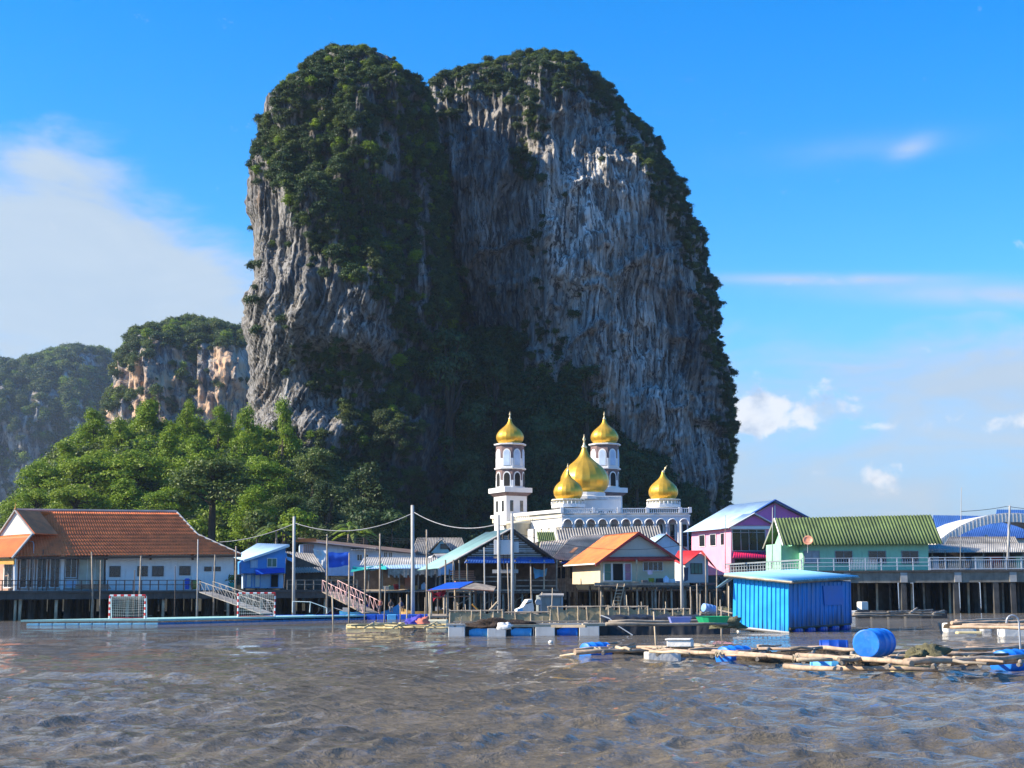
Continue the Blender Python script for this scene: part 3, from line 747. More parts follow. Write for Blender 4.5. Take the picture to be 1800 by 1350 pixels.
def window(par, fr, x0, y0, x1, y1, dy=0.0, nv=2, nh=1, fm=None, fw=.06, gm=None, name='window'):
    """a framed window set on the wall plane at dy; its pane(s) are sub-parts"""
    a = fr.at(x0, y1, dy); b = fr.at(x1, y0, dy); fm = fm or WHITEW
    mb = MB(); X0, X1, Z0, Z1 = a.x, b.x, a.z, b.z; d0, d1 = dy - .07, dy + .03
    mb.box(X0, X1, d0, d1, Z0, Z0 + fw).box(X0, X1, d0, d1, Z1 - fw, Z1).box(X0, X0 + fw, d0, d1, Z0 + fw, Z1 - fw).box(X1 - fw, X1, d0, d1, Z0 + fw, Z1 - fw)
    w = mb.build(name, fm, par)
    for i in range(nv):
        for j in range(nh):
            xa = X0 + fw + (X1 - X0 - 2 * fw) * i / nv; xb = X0 + fw + (X1 - X0 - 2 * fw) * (i + 1) / nv
            za = Z0 + fw + (Z1 - Z0 - 2 * fw) * j / nh; zb = Z0 + fw + (Z1 - Z0 - 2 * fw) * (j + 1) / nh
            e = fw * .3
            MB().box(xa + e, xb - e, dy - .035 - .012 * (i % 2), dy - .02 - .012 * (i % 2), za + e, zb - e).build('pane', gm or GLASS, w)
            if i: MB().box(xa - fw * .4, xa + fw * .4, d0 + .01, dy - .005, Z0 + fw, Z1 - fw).build('mullion', fm, w)
    return w
def stilts(par, fr, spots, ztop, r=.11, m=None, name='stilt', wob=.12):
    for (px, dy) in spots:
        x = fr.x(px, dy, 1040); zb = fr.zw - 1.2
        MB().tube([(x + random.uniform(-wob, wob), dy, zb), (x + random.uniform(-.04, .04), dy, zb * .5), (x, dy, ztop)], r * random.uniform(.8, 1.15), 7, r * .8, jit=.1).build(name, m or WOOD, par, smooth=True)
def body(par, fr, poly, depth, m, dy=0.0, name='wall'):
    """solid house body from a front outline in picture points"""
    pts = [fr.at(px, py, dy) for px, py in poly]
    return MB().prism([(p.x, p.z) for p in pts], dy, dy + depth).build(name, m, par)
def slabq(par, fr, pts, t, m, name):
    """slab through four picture points each with its own dy"""
    return MB().slab([fr.at(*p) for p in pts], t).build(name, m, par)
def planks_v(par, fr, x0, x1, y0, y1, n, dy, m, jag=.15, name='plank', gap=.12):
    a = fr.at(x0, y1, dy); b = fr.at(x1, y0, dy); w = (b.x - a.x) / n
    for i in range(n):
        MB().box(a.x + i * w + w * gap * .5, a.x + (i + 1) * w - w * gap * .5, dy - .04 + random.uniform(-.02, .02), dy + .02, a.z - random.uniform(0, jag), b.z - random.uniform(0, jag * .4)).build(name, m, par)
def railing(fr, x0, x1, ydeck, h, dy, n, m, label, group=None, rails=(.55, 1.0), r=.035, name='railing', py=1037):
    e = empty(name, fr.O + fr.R @ Vector((0, dy, 0)), fr.rz, label, 'railing', group)
    xa, xb = fr.x(x0, dy, py), fr.x(x1, dy, py); z = ydeck
    rep('post', MB().box(-.05, .05, -.05, .05, 0, h), m, e, [(xa + (xb - xa) * i / (n - 1), 0, z) for i in range(n)])
    for k in rails: MB().box(xa, xb, -r * 1.9, -r * 1.9 + r * 2, z + h * k - r, z + h * k + r).build('rail', m, e)
    return e

# ================================================================== LEFT PIER AND HALL
fr = Fr(200, 1038, 150, 17)
pier = fr.empty('concrete_pier', 'long dark concrete pier on piles below the red-roofed hall', 'pier')
xa, xb = fr.x(-150, -2.6, 1038), fr.x(640, -2.6, 1038)
MB().box(xa, xb, -2.6, 42, -.22, -.02).build('deck', CONC, pier)
MB().box(xa, xb, -2.45, -2.1, -.85, -.223).build('edge_beam', CONC, pier)
MB().box(xa, xb, 1.6, 1.9, -.8, -.223).build('inner_beam', CONC, pier)
zb = fr.zw - 1.2
conc_x = [-140, -85, -30, 0, 55, 118, 180, 243, 308, 365, 428, 490, 545, 600]
rep('concrete_pile', MB().tube([(0, 0, zb), (0, 0, -.24)], .3, 4), CONC, pier, [(fr.x(p, 0.6, 1060), 0.6, 0) for p in conc_x] + [(fr.x(p + 22, 4, 1060), 4, 0) for p in conc_x] + [(fr.x(p + 8, 8, 1060), 8, 0) for p in conc_x])
for p in (-100, -35, 27, 36, 99, 163, 225, 287, 346, 401, 460, 517, 572, 628):
    x = fr.x(p, -2.0, 1060); l = random.uniform(-.12, .12)
    MB().tube([(x + l, -2.0, zb), (x + l * .4, -2.0, zb * .4), (x, -2.0, -.9)], .13, 8, .16, jit=.08).build('wooden_pile', WOODL, pier, smooth=True)
for p in (210, 330, 470): # cross braces
    x = fr.x(p, .3, 1060); MB().tube([(x, .3, zb * .75), (x + 3.2, .3, zb * .62)], .07, 5).build('brace', WOOD, pier)
rep('back_pile', MB().tube([(0, 0, zb), (0, 0, -.23)], .24, 6), WOODD, pier, [(fr.x(p + random.uniform(-4, 4), d, 1060), d, 0) for d in (14, 19, 25) for p in range(-150, 660, 15)])
railing(fr, -140, 352, 0, .98, -2.45, 33, BROWNR, 'dark brown post-and-rail railing along the pier before the hall')
railing(fr, 505, 628, 0, .98, -2.45, 9, WOOD, 'short wooden railing on the pier between the two gangways')

hall = fr.empty('community_hall', 'long white hall with steep red tiled roof on the pier', 'building')
body(hall, fr, [(186, 1038), (411, 1038), (411, 972), (186, 972)], 9, WHITE)
a = fr.at(26, 1038, 2.0); b = fr.at(186, 1038, 2.0)
MB().box(a.x, b.x, 2.0, 8.6, 0, 4.0).build('rear_wall', CREAM, hall)
MB().box(a.x - .2, b.x, .0, 2.0, .0, .12).build('porch_floor', CONCL, hall)
rep('column', MB().box(-.17, .17, -.17, .17, 0, 3.7), WHITEW, hall, [(fr.x(p, .2), .2, 0) for p in (28, 110)])
for i, (p0, p1) in enumerate(((33, 49), (50, 62), (63, 84), (86, 107))):
    window(hall, fr, p0, 981, p1, 1034, .35, 1 + (i > 1), 3, fw=.09, name='glazed_door')
window(hall, fr, 114, 981, 136, 1016, .5, 2, 1, fw=.06); window(hall, fr, 137, 981, 183, 1030, .9, 3, 1, fw=.06, gm=mat('hazy_glass', (.34, .40, .34), .1, var=.25, spec=.7))
window(hall, fr, 114, 1018, 136, 1034, .5, 1, 1, fw=.1, gm=PALEBL, name='low_panel')
for x0, y0, x1, y1, nv in ((192, 995, 212, 1014, 2), (241, 995, 260, 1013, 2), (267, 995, 288, 1013, 2), (315, 995, 335, 1011, 2), (359, 996, 372, 1004, 2), (375, 996, 388, 1004, 2)):
    window(hall, fr, x0, y0, x1, y1, -.02, nv, 1, fm=mat('dark_frame', (.05, .05, .055), .5), fw=.05)
for p in (187, 264, 338): MB().prism([(fr.x(p) - .08, 3.05), (fr.x(p) + .08, 3.05), (fr.x(p) + .08, 3.7), (fr.x(p) - .22, 3.7)], -.5, -.02).build('eave_bracket', BROWNR, hall)
# roof: upper steep slope, lower flared slope, hips
RA, RB = fr.at(24, 898, 4.6), fr.at(310, 901, 4.6); MA, MBp = fr.at(20, 940, 1.7), fr.at(347, 941, 1.7); EA, EB = fr.at(16, 980, -1.15), fr.at(424, 976, -1.15)
link('roof', wavy(RA, RB, EB, EA, 72, .08, 12, .17, 4, .03, 0, (MA, MBp)), TILE, hall)
bk = 9.8
RBk = Vector((MBp.x, 8.2, MBp.z)); EBk = Vector((EB.x, bk, EB.z))
MB().slab([RB, RBk, MBp], .1).build('hip_slope', TILE, hall); MB().slab([MBp, RBk, EBk, EB], .1).build('lower_hip', TILE, hall)
MB().slab([RA, Vector((MA.x, 8.2, MA.z)), RBk, RB], .1).build('back_roof', TILE, hall); MB().slab([Vector((MA.x, 8.2, MA.z)), Vector((EA.x, bk, EA.z)), EBk, RBk], .1).build('back_lower_roof', TILE, hall)
MB().tube([RA + Vector((0, 0, .1)), RB + Vector((0, 0, .1))], .17, 6).build('ridge_cap', mat('ridge_grey', (.25, .24, .25), .8), hall)
MB().tube([RB + Vector((0, 0, .08)), MBp + Vector((0, 0, .1)), EB + Vector((0, 0, .1))], .12, 6).build('hip_cap', CONCL, hall)
MB().slab([EA + Vector((0, -.03, .02)), EB + Vector((0, -.03, .02)), EB + Vector((0, -.03, -.2)), EA + Vector((0, -.03, -.2))], .05).build('fascia', BROWNR, hall)

fw = Fr(27, 1038, 146.5, -30)
wing = fw.empty('entrance_wing', 'cream gabled entrance wing with bright orange porch roof beside the hall', 'building')
body(wing, fw, [(-2, 942), (57, 938), (27, 899)], .3, CREAM, 1.0, 'gable')
sheet('porch_roof', wing, TILEO, fw.at(-26, 944, 1.0), fw.at(57, 939, 1.0), fw.at(20, 980, -1.6), fw.at(-44, 982, -1.6), 22, .05, 6, .05)
g1 = fw.at(27, 897, .9); ga = fw.at(-4, 943, .9); gb = fw.at(60, 939, .9)
MB().slab([g1, ga, ga + Vector((0, 5.5, 0)), g1 + Vector((0, 5.5, 0))], .12).build('roof', TILEO, wing); MB().slab([g1, g1 + Vector((0, 3.0, 0)), gb + Vector((0, 3.0, 0)), gb], .12).build('roof', TILE, wing)
MB().tube([g1 + Vector((0, -.05, 0)), gb + Vector((0, -.05, -.05))], .09, 5).build('barge_board', CONCL, wing); MB().tube([g1 + Vector((0, -.05, 0)), ga + Vector((0, -.05, 0))], .09, 5).build('barge_board', CONCL, wing)
MB().tube([fw.at(57, 938, .8), fw.at(21, 981, -1.65)], .12, 5).build('verge_cap', CONCL, wing)
MB().lathe([(.09, 0), (.13, .15), (.05, .3), (.01, .8)], 8, g1).build('finial', mat('ochre', (.5, .24, .05)), wing)
body(wing, fw, [(-40, 1038), (22, 1038), (22, 983), (-40, 983)], 4, mat('salmon_wall', (.55, .33, .24), .7), 1.2)
slabq(wing, fw, [(-42, 992, -1.3), (24, 992, -1.3), (24, 982, -1.3), (-42, 982, -1.3)], .15, mat('ochre_trim', (.62, .32, .06), .6), 'carved_fringe')
window(wing, fw, 6, 990, 24, 1034, .9, 2, 2, fw=.1, name='glazed_door')
MB().tube([fw.at(26, 1038, -1.0), fw.at(26, 982, -1.0)], .12, 8).build('porch_column', WHITEW, wing)

# things standing along the left pier
def lamp(px, pt, pb, Y, label, arm=-14, m=None):
    b = P(px, pb, Y); t = P(px, pt, Y); e = empty('lamp_post', b, 0, label, 'lamp post'); h = t.z - b.z; s = arm * Y / F
    MB().tube([(0, 0, 0), (0, 0, h * .93), (s * .12, 0, h * .985), (s, 0, h)], .055, 8, .04).build('post', m or STEEL, e, smooth=True)
    MB().box(min(s, s - .5), max(s, s - .5) + .0, -.09, .09, h - .05, h + .05).build('lamp_head', STEEL, e); return e
lamp(56, 951, 1040, 147, 'curved grey street lamp in front of the glazed doors', -13)
def stick(px, pt, pb, Y, r, m, label, lean=0.0, name='mooring_pole', cat='pole', group=None, deep=True):
    b = P(px, pb, Y); t = P(px + lean, pt, Y); e = None
    base = Vector((b.x, b.y, -1.0 if deep else b.z)); mb = MB().tube([(0, 0, 0), (t - base) * .5 + Vector((random.uniform(-.03, .03), 0, 0)), t - base], r, 8, r * .78, jit=.05)
    o = mb.build(name, m, None, base, smooth=True); return tag(o, label, cat, group)
stick(76, 966, 1040, 147, .05, WOODD, 'thin dark post behind the curved street lamp', 0)
stick(166, 970, 1034, 146.5, .09, WOOD, 'leaning grey pole beside the hazy glass front', -5)
stick(177, 985, 1045, 146, .06, WOOD, 'thin bent stick next to the hazy glass front', 0)
stick(246, 977, 1040, 146.5, .10, WOOD, 'wooden pole between the first and second hall windows', 2)
stick(237, 1002, 1042, 146, .05, WOODD, 'short dark stick against the hall wall', 0)
stick(348, 948, 1022, 147, .07, CONCL, 'pale thin mast rising past the eave of the hall', 0)
stick(376, 975, 1030, 147.5, .09, WOOD, 'wooden pole near the small hall windows', 2)
stick(308, 995, 1040, 146, .05, WOODD, 'short dark stick right of the middle hall window', 0)
def person(px, pb, Y, h, shirt, trousers, label, sit=False, face=0.0, lean=0.0):
    b = P(px, pb, Y); e = empty('person', b, face, label, 'person'); k = h / 1.7
    bm = MB(); skin = mat('skin', (.24, .13, .08), .6)
    vs = []; 
    def chain(pts, name, m):
        me = bpy.data.meshes.new(name); vv = [p[0] for p in pts]; ed = [p[1] for p in pts]
        me.from_pydata([Vector(v) * k for v in vv], [(i, j) for i, j in enumerate(ed) if j is not None], [])
        o = link(name, me, m, e); md = o.modifiers.new('skin', 'SKIN'); me.skin_vertices.new() if not me.skin_vertices else None
        for i, p in enumerate(pts): me.skin_vertices[0].data[i].radius = (p[2] * k, p[3] * k if len(p) > 3 else p[2] * k)
        me.skin_vertices[0].data[0].use_root = True
        s = o.modifiers.new('sub', 'SUBSURF'); s.levels = 1; s.render_levels = 1; o.data.materials.clear(); o.data.materials.append(m); return o
    hp = .5 if sit else .88; kn = ((.42, hp + .02), (.44, .04)) if sit else ((.03, .47), (0, .04))
    L = lean
    pts = [((0, 0, hp), None, .13, .10), ((0, -L * .4, hp + .25), 0, .13, .09), ((0, -L * .9, hp + .50), 1, .15, .09), ((0, -L, hp + .6), 2, .06), ((0, -L - .02, hp + .70), 3, .085, .1), ((0, -L - .02, hp + .80), 4, .06, .08)]
    for s in (-1, 1):
        n = len(pts); pts += [((s * .19, -L * .85, hp + .47), 2, .055), ((s * .25, -.1 - L, hp + .22), n, .045), ((s * .2, -.3 - L, hp + .12), n + 1, .035), ((s * .19, -.37 - L, hp + .11), n + 2, .03)]
        n = len(pts); pts += [((s * .1, -.02, hp - .04), 0, .09), ((s * .11, -kn[0][0], kn[0][1]), n, .065), ((s * .11, -kn[1][0], kn[1][1]), n + 1, .045), ((s * .11, -kn[1][0] - .14, .03), n + 2, .04)]
    o = chain(pts, 'body', skin)
    shirt_m, tr_m = mat('cloth_' + shirt[0], shirt[1], .85, var=.1), mat('cloth_' + trousers[0], trousers[1], .85, var=.1)
    MB().lathe([(.155 * k, (hp - .05) * k), (.165 * k, (hp + .2) * k), (.185 * k, (hp + .45) * k), (.11 * k, (hp + .56) * k)], 12, (0, -L * .4 * k, 0)).build('shirt', shirt_m, e, smooth=True)
    for s in (-1, 1):
        MB().tube([Vector((s * .1, -.02, hp)) * k, Vector((s * .11, -kn[0][0], kn[0][1])) * k, Vector((s * .11, -kn[1][0], kn[1][1] + .06)) * k], .105 * k, 8, .07 * k).build('trouser_leg', tr_m, e, smooth=True)
    MB().lathe([(.02 * k, .11 * k), (.075 * k, .09 * k), (.1 * k, .03 * k), (.1 * k, -.03 * k)], 10, (0, (-L + .01) * k, (hp + .75) * k)).build('hair', mat('black_hair', (.012, .01, .009), .6), e, smooth=True)
    return e
b = fr.at(329, 1036, -1.2)
bd = empty('rubbish_bin', fr.O + fr.R @ b, 0, 'blue plastic bin standing by the hall wall', 'bin')
MB().lathe([(.24, 0), (.3, .9)], 4, rot=.78).build('tub', TARPB, bd); MB().lathe([(.34, .9), (.34, .98), (.2, 1.1)], 4, rot=.78).build('lid', TARPB, bd)
b = fr.at(341, 1036, -1.0)
MB().lathe([(.2, 0), (.34, .25), (.36, .7), (.25, .95)], 10).build('water_jar', mat('olive_jar', (.28, .28, .07), .6), None, fr.O + fr.R @ b, smooth=True); tag(bpy.context.scene.objects['water_jar'], 'olive water jar beside the blue bin', 'jar')
b = fr.at(408, 1035, -1.2); pt = empty('potted_plant', fr.O + fr.R @ b, 0, 'leafy potted plant in a turquoise pot at the pier corner', 'plant')
MB().lathe([(.3, 0), (.42, .55), (.44, .6)], 10).build('pot', TARPT, pt, smooth=True)
v, f = leaves([((0, 0, .9), (.5, .5, .45))], 160, .14, seed=3); link('foliage', npmesh('foliage', v, f), LEAF_MID, pt)
mt = fr.at(160, 1036, -1.6); mp = empty('timber_stack', fr.O + fr.R @ mt, fr.rz, 'stack of grey boards lying on the pier deck', 'boards')
for i in range(5): MB().box(-1.6 + .1 * (i % 2), 1.9 - .07 * i, -.5, .4, .02 + i * .1, .1 + i * .1).build('board', WOOD, mp)

def gangway(A, B, w, h, n, m, label, deckm):
    """a sloping bridge with truss handrails from A (top) to B (bottom)"""
    A, B = Vector(A), Vector(B); e = empty('gangway', A, 0, label, 'gangway'); d = B - A; s = Vector((-d.y, d.x, 0)).normalized() * w
    MB().slab([Vector((0, 0, 0)) - s * .5, d - s * .5, d + s * .5, s * .5], .08).build('walkway', deckm, e)
    for k in (-.5, .5):
        mb = MB(); o = s * k
        mb.tube([o + Vector((0, 0, h)), d + o + Vector((0, 0, h))], .035, 6); mb.build('handrail', m, e)
        for i in range(n + 1):
            p = d * (i / n) + o; MB().tube([p, p + Vector((0, 0, h))], .035, 5).build('post', m, e)
            if i < n: q = d * ((i + 1) / n) + o; MB().tube([p + Vector((0, 0, h)), q], .028, 5).build('brace', m, e)
    return e
gangway(P(362, 1040, 146), P(470, 1078, 138), 1.5, 1.0, 9, FIBRE, 'grey metal gangway sloping from the pier down to the floating pitch', FIBRE)
PINKW = mat('faded_red_white', (.68, .42, .38), .6, var=.3, vs=2)
gangway(P(580, 1040, 152), P(652, 1077, 146), 1.8, 1.15, 9, PINKW, 'red and white truss gangway leading down to the moored boats', WOOD)

# ================================================================== STILT HOUSES, LEFT OF CENTRE
# the common timber platform that the inner houses stand on
f = Fr(930, 1036, 166, 6); vp = f.empty('village_platform', 'dark timber platform on close piles under the middle of the village', 'platform')
xa, xb = f.x(615, 0, 1036), f.x(1275, 0, 1036)
MB().box(xa, xb, 2.0, 32, -.25, -.05).build('deck', WOODD, vp)
rep('back_pile', MB().tube([(0, 0, f.zw - 1.2), (0, 0, -.26)], .2, 6), WOODD, vp, [(f.x(p + random.uniform(-5, 5), d, 1060), d, 0) for d in (4, 8, 13, 19) for p in range(612, 1280, 13)])
# bright blue house
f = Fr(462, 1032, 160, 14); h = f.empty('blue_house', 'bright blue wooden house with light roof beside the hall', 'house')
body(h, f, [(424, 1008), (502, 1008), (502, 962), (470, 972), (424, 985)], 6, BLUEP)
body(h, f, [(430, 1034), (498, 1034), (498, 1008), (430, 1008)], 5, PALEBL, .5, 'lower_wall')
sheet('roof', h, LBLUER, f.at(508, 957, -.6), f.at(452, 955, 6.5), f.at(410, 980, 6.5), f.at(429, 986, -.6), 16, .04)
MB().slab([f.at(429, 988, -.65), f.at(509, 961, -.65), f.at(509, 957, -.65), f.at(429, 984, -.65)], .06).build('barge_board', WHITEW, h)
window(h, f, 469, 981, 487, 997, -.01, 2, 1, gm=mat('green_glass', (.05, .16, .12), .15)); window(h, f, 440, 984, 453, 998, -.01, 1, 1, fm=PALEBL, gm=PALEBL, name='shutter')
for a, b in ((432, 443), (447, 458), (475, 490)): window(h, f, a, 1009, b, 1033, .48, 1, 1, fm=BLUEP, gm=TARPW if a < 470 else DARK, name='door')
slabq(h, f, [(450, 1010, -.8), (500, 1006, -.8), (500, 998, 0), (448, 1000, 0)], .05, TARPB, 'awning')
stilts(h, f, [(430, .5), (450, 3), (470, .5), (498, .5)], -.1, .14, CONC)
# dark shed with ribbed roof
f = Fr(530, 1032, 163, 10); h = f.empty('shed', 'low shed with dark ribbed roof behind the tall pole', 'shed')
body(h, f, [(500, 1034), (572, 1034), (572, 1000), (505, 972)], 5, WOODD, .4)
sheet('roof', h, FIBRE, f.at(500, 970, 4), f.at(552, 974, 4), f.at(574, 1006, -.8), f.at(515, 1008, -.8), 13, .1)
sheet('side_roof', h, LBLUER, f.at(500, 972, 1), f.at(516, 975, 1), f.at(518, 990, -.2), f.at(505, 984, -.2), 4, .05)
stilts(h, f, [(510, .5), (540, .5), (568, .5)], -.1, .12, CONC)
# long pale house on the upper level
f = Fr(630, 1010, 178, 9); h = f.empty('long_house', 'long pale blue-grey house with shallow brown roof above the stalls', 'house')
body(h, f, [(527, 1012), (730, 1012), (730, 972), (560, 953), (527, 957)], 8, PALEBL)
MB().slab([f.at(520, 950, -.8), f.at(728, 972, -.8), f.at(735, 967, 8.5), f.at(524, 945, 8.5)], .16).build('roof', mat('brown_roof_edge', (.16, .11, .085), .8), h)
slabq(h, f, [(520, 953, -.86), (556, 952, -.86), (556, 946, -.86), (520, 947, -.86)], .08, TILEO, 'fascia')
planks_v(h, f, 533, 552, 957, 975, 5, -.05, mat('pinkish_board', (.42, .30, .26), .8), .05)
for a, b, c, d in ((627, 974, 637, 986), (639, 974, 648, 986), (674, 970, 681, 983), (683, 970, 690, 983)): window(h, f, a, c if False else b, c if c > 600 else c, d, -.02, 2, 1)
sheet('awning', h, FIBRE, f.at(617, 962, 0), f.at(662, 963, 0), f.at(662, 968, -1), f.at(617, 967, -1), 10, .05)
stilts(h, f, [(540, .5), (580, .5), (630, .5), (680, .5), (722, .5)], 0, .14, CONC)
# tarpaulins: hung cloths
def hung(name, fr_, pts, m, label, wave=.07, n=12, cat='tarpaulin', thick=.03):
    A, B, C, D = [np.array(fr_.O + fr_.R @ fr_.at(*p)) for p in pts]
    u, v = np.meshgrid(np.linspace(0, 1, n), np.linspace(0, 1, n)); q = (A + (B - A) * u[..., None]) * (1 - v)[..., None] + (D + (C - D) * u[..., None]) * v[..., None]
    s = sum(ord(c) for c in label); q[..., 1] += wave * vn(u * 4 + s, v * 3) * 2; q[..., 2] -= wave * 1.5 * np.sin(u * math.pi) * (1 - v) + wave * vn(u * 5, v * 4 + s)
    w = np.concatenate([q.reshape(-1, 3), q.reshape(-1, 3) + np.array([0, thick, 0])]); N = n * n; i, j = np.meshgrid(np.arange(n - 1), np.arange(n - 1), indexing='ij'); a = (i * n + j).ravel()
    fc = np.concatenate([np.stack([a, a + n, a + n + 1, a + 1], 1), np.stack([a, a + 1, a + n + 1, a + n], 1) + N])
    c = w.mean(0); o = link(name, npmesh(name, w - c, fc, True), m, None, Vector(c)); return tag(o, label, cat)
f2 = Fr(590, 1000, 172, 6)
hung('tarpaulin', f2, [(550, 965), (573, 966), (571, 996), (560, 994)], TARPW, 'white tarpaulin hanging folded at the corner of the long house')
hung('tarpaulin', f2, [(577, 970), (613, 970), (613, 994), (578, 998)], TARPB, 'deep blue tarpaulin hung as a screen beneath the long house', .06)
# stall row under pale corrugated roof
f = Fr(690, 1036, 163, 4); h = f.empty('market_stall', 'row of open stalls under a pale corrugated roof on stilts', 'stall')
MB().slab([f.at(612, 1040, -1.2), f.at(768, 1038, -1.2), f.at(772, 1034, 5), f.at(618, 1035, 5)], .15).build('platform', WOOD, h)
body(h, f, [(622, 1037), (768, 1036), (768, 1000), (622, 1000)], .2, WOODD, 3.6, 'back_wall')
sheet('roof', h, FIBREL, f.at(640, 980, 4), f.at(770, 981, 4), f.at(772, 996, -.6), f.at(632, 994, -.6), 34, .09)
sheet('front_awning', h, LBLUER, f.at(640, 994, -.4), f.at(775, 992, -.4), f.at(775, 999, -1.6), f.at(645, 1000, -1.6), 30, .05)
THATCH = mat('thatch_fringe', (.36, .33, .27), .95, var=.35, vs=3)
for i in range(26):
    a = 682 + i * 3.4; p = f.at(a, 1000, -1.5); MB().box(p.x, p.x + .2, -1.5 - random.uniform(0, .1), -1.42, p.z - random.uniform(.55, .95), p.z).build('thatch_strip', THATCH, h)
for a in (622, 648, 672, 702, 735, 766): x = f.x(a, -1.0); MB().tube([(x, -1, 0), (x + .05, -1, 2.4)], .07, 6).build('post', WOOD, h)
MB().box(f.x(712, -.4), f.x(723, -.4), -.5, -.4, 0, 1.45).build('door', mat('terracotta_board', (.48, .16, .08), .7), h)
stilts(h, f, [(618, -.8), (634, 1), (650, -.8), (668, 1), (684, -.8), (700, 1), (718, -.8), (735, 1), (752, -.8), (768, .5)], -.12, .12)
def goods(fr_, px, py, dy, kind, col, label, s=.4):
    p = fr_.O + fr_.R @ fr_.at(px, py, dy); m = mat('plastic_' + '%02d%02d%02d' % tuple(int(c * 99) for c in col), col, .5, var=.12)
    if kind == 'box': o = MB().box(-s, s, -s * .7, s * .7, 0, s * 1.2).build('storage_box', m, None, p, bevel=.03)
    elif kind == 'jug': o = MB().lathe([(s * .5, 0), (s * .55, s * .2), (s * .55, s), (s * .2, s * 1.3), (s * .18, s * 1.45)], 12).build('water_jug', m, None, p, smooth=True)
    elif kind == 'basin': o = MB().lathe([(s * .6, 0), (s, s * .5), (s * 1.06, s * .52), (s * .95, s * .5), (s * .55, .04)], 16).build('basin', m, None, p, smooth=True)
    else: o = MB().lathe([(s * .42, 0), (s * .55, s), (s * .58, s * 1.02), (s * .5, s)], 12).build('bucket', m, None, p, smooth=True)
    o.rotation_euler.z = random.uniform(-.5, .5)
    return tag(o, label, {'box': 'box', 'jug': 'jug', 'basin': 'basin'}.get(kind, 'bucket'))
goods(f, 678, 1037, 0, 'box', (.5, .48, .4), 'beige box on the stall platform', .35); goods(f, 690, 1037, .2, 'box', (.2, .35, .25), 'green box on the stall platform', .4)
goods(f, 697, 1037, -.4, 'bucket', (.62, .05, .05), 'red bucket in the middle of the stall', .6); goods(f, 728, 1037, -.2, 'box', (.55, .3, .1), 'orange box next to the terracotta door', .4)
goods(f, 745, 1037, -.4, 'jug', (.55, .62, .7), 'pale water jug at the end of the stall', .55)
hung('tarpaulin', f, [(622, 994, -.8), (672, 990, -.8), (680, 1000, -1.9), (616, 1006, -1.7)], TARPT, 'teal tarpaulin draped over the stall roof edge', .16)
# grey roofed house with dormer, and the small white gable in front of it
f = Fr(775, 975, 188, 8); h = f.empty('dormer_house', 'house with ribbed grey roof and a pale green dormer', 'house')
body(h, f, [(728, 1010), (822, 1010), (822, 972), (728, 972)], 6, PALEBL)
sheet('roof', h, FIBRE, f.at(733, 946, 4), f.at(812, 946, 4), f.at(824, 975, -.6), f.at(722, 975, -.6), 30, .12)
MB().slab([f.at(733, 946, 4), f.at(722, 975, 9), f.at(824, 975, 9), f.at(812, 946, 4)], .06).build('back_roof', FIBRE, h)
d = body(h, f, [(757, 972), (792, 972), (777, 949)], 3, mat('pale_green_wall', (.42, .55, .50), .7), -.9, 'dormer')
MB().slab([f.at(776, 945, -1.2), f.at(753, 971, -1.2), f.at(753, 971, 2.5), f.at(776, 945, 2.5)], .08).build('dormer_roof', FIBREL, h); MB().slab([f.at(776, 945, -1.2), f.at(776, 945, 2.5), f.at(796, 971, 2.5), f.at(796, 971, -1.2)], .08).build('dormer_roof', FIBREL, h)
window(h, f, 774, 956, 788, 965, -.92, 2, 1, fm=WOODD)
stilts(h, f, [(735, .5), (775, .5), (815, .5)], -2.2, .14, CONC)
f = Fr(772, 992, 172, 10); h = f.empty('small_gable_hut', 'small white gabled hut with ribbed roof below the dormer', 'hut')
body(h, f, [(750, 1012), (775, 1012), (775, 990), (763, 976), (750, 990)], 5, WHITE)
sheet('roof', h, FIBREL, f.at(763, 974, -.4), f.at(796, 973, 5), f.at(806, 990, 5), f.at(778, 992, -.4), 14, .09); sheet('roof', h, FIBREL, f.at(763, 974, -.4), f.at(796, 973, 5), f.at(786, 990, 5), f.at(748, 992, -.4), 14, .09)
stilts(h, f, [(752, .3), (773, .3), (790, 3)], -.5, .12)

# ------------------------------------------------------------------ big stilt house with teal roof
f = Fr(880, 1036, 150, 17); h = f.empty('stilt_house', 'large weathered stilt house with faded teal roof and slatted gable', 'house')
AP = f.at(899, 929, -.5); EL = f.at(772, 999, -.5); ER = f.at(987, 992, -.5); D = Vector((0, 9.5, 0))
sheet('roof', h, TEALR, AP, AP + D, EL + D, EL, 22, .05, sag=.06); sheet('roof', h, FIBRE, AP, AP + D, ER + D, ER, 22, .06, sag=.06)
MB().tube([AP + Vector((0, -.03, .02)), EL + Vector((0, -.03, 0))], .1, 4).build('barge_board', FIBREL, h); MB().tube([AP + Vector((0, -.03, .02)), ER + Vector((0, -.03, 0))], .1, 4).build('barge_board', WOODD, h)
for i in range(13):      # horizontal gable boards with gaps
    py = 938 + i * 3.6; t = (py - 929) / 66.0; x0 = f.x(899 - 118 * t + 9, 0, py); x1 = f.x(899 + 86 * t - 7, 0, py); z = f.at(899, py, 0).z; hh = .15 * random.uniform(.7, 1.1)
    if x1 - x0 > .2: MB().box(x0 + random.uniform(0, .12), x1 - random.uniform(0, .2), -.05 - random.uniform(0, .05), .0, z - hh, z).build('gable_board', FIBREL if i % 3 else WOOD, h)
body(h, f, [(790, 990), (975, 990), (899, 936)], .1, WOODD, .25, 'gable_backing')
sheet('porch_awning', h, BLUER, f.at(822, 978, .0), f.at(972, 979, .0), f.at(976, 990, -1.4), f.at(816, 990, -1.4), 34, .05)
MB().slab([f.at(776, 1040, -1.3), f.at(982, 1040, -1.3), f.at(982, 1036, 9), f.at(776, 1036, 9)], .16).build('floor', WOODD, h)
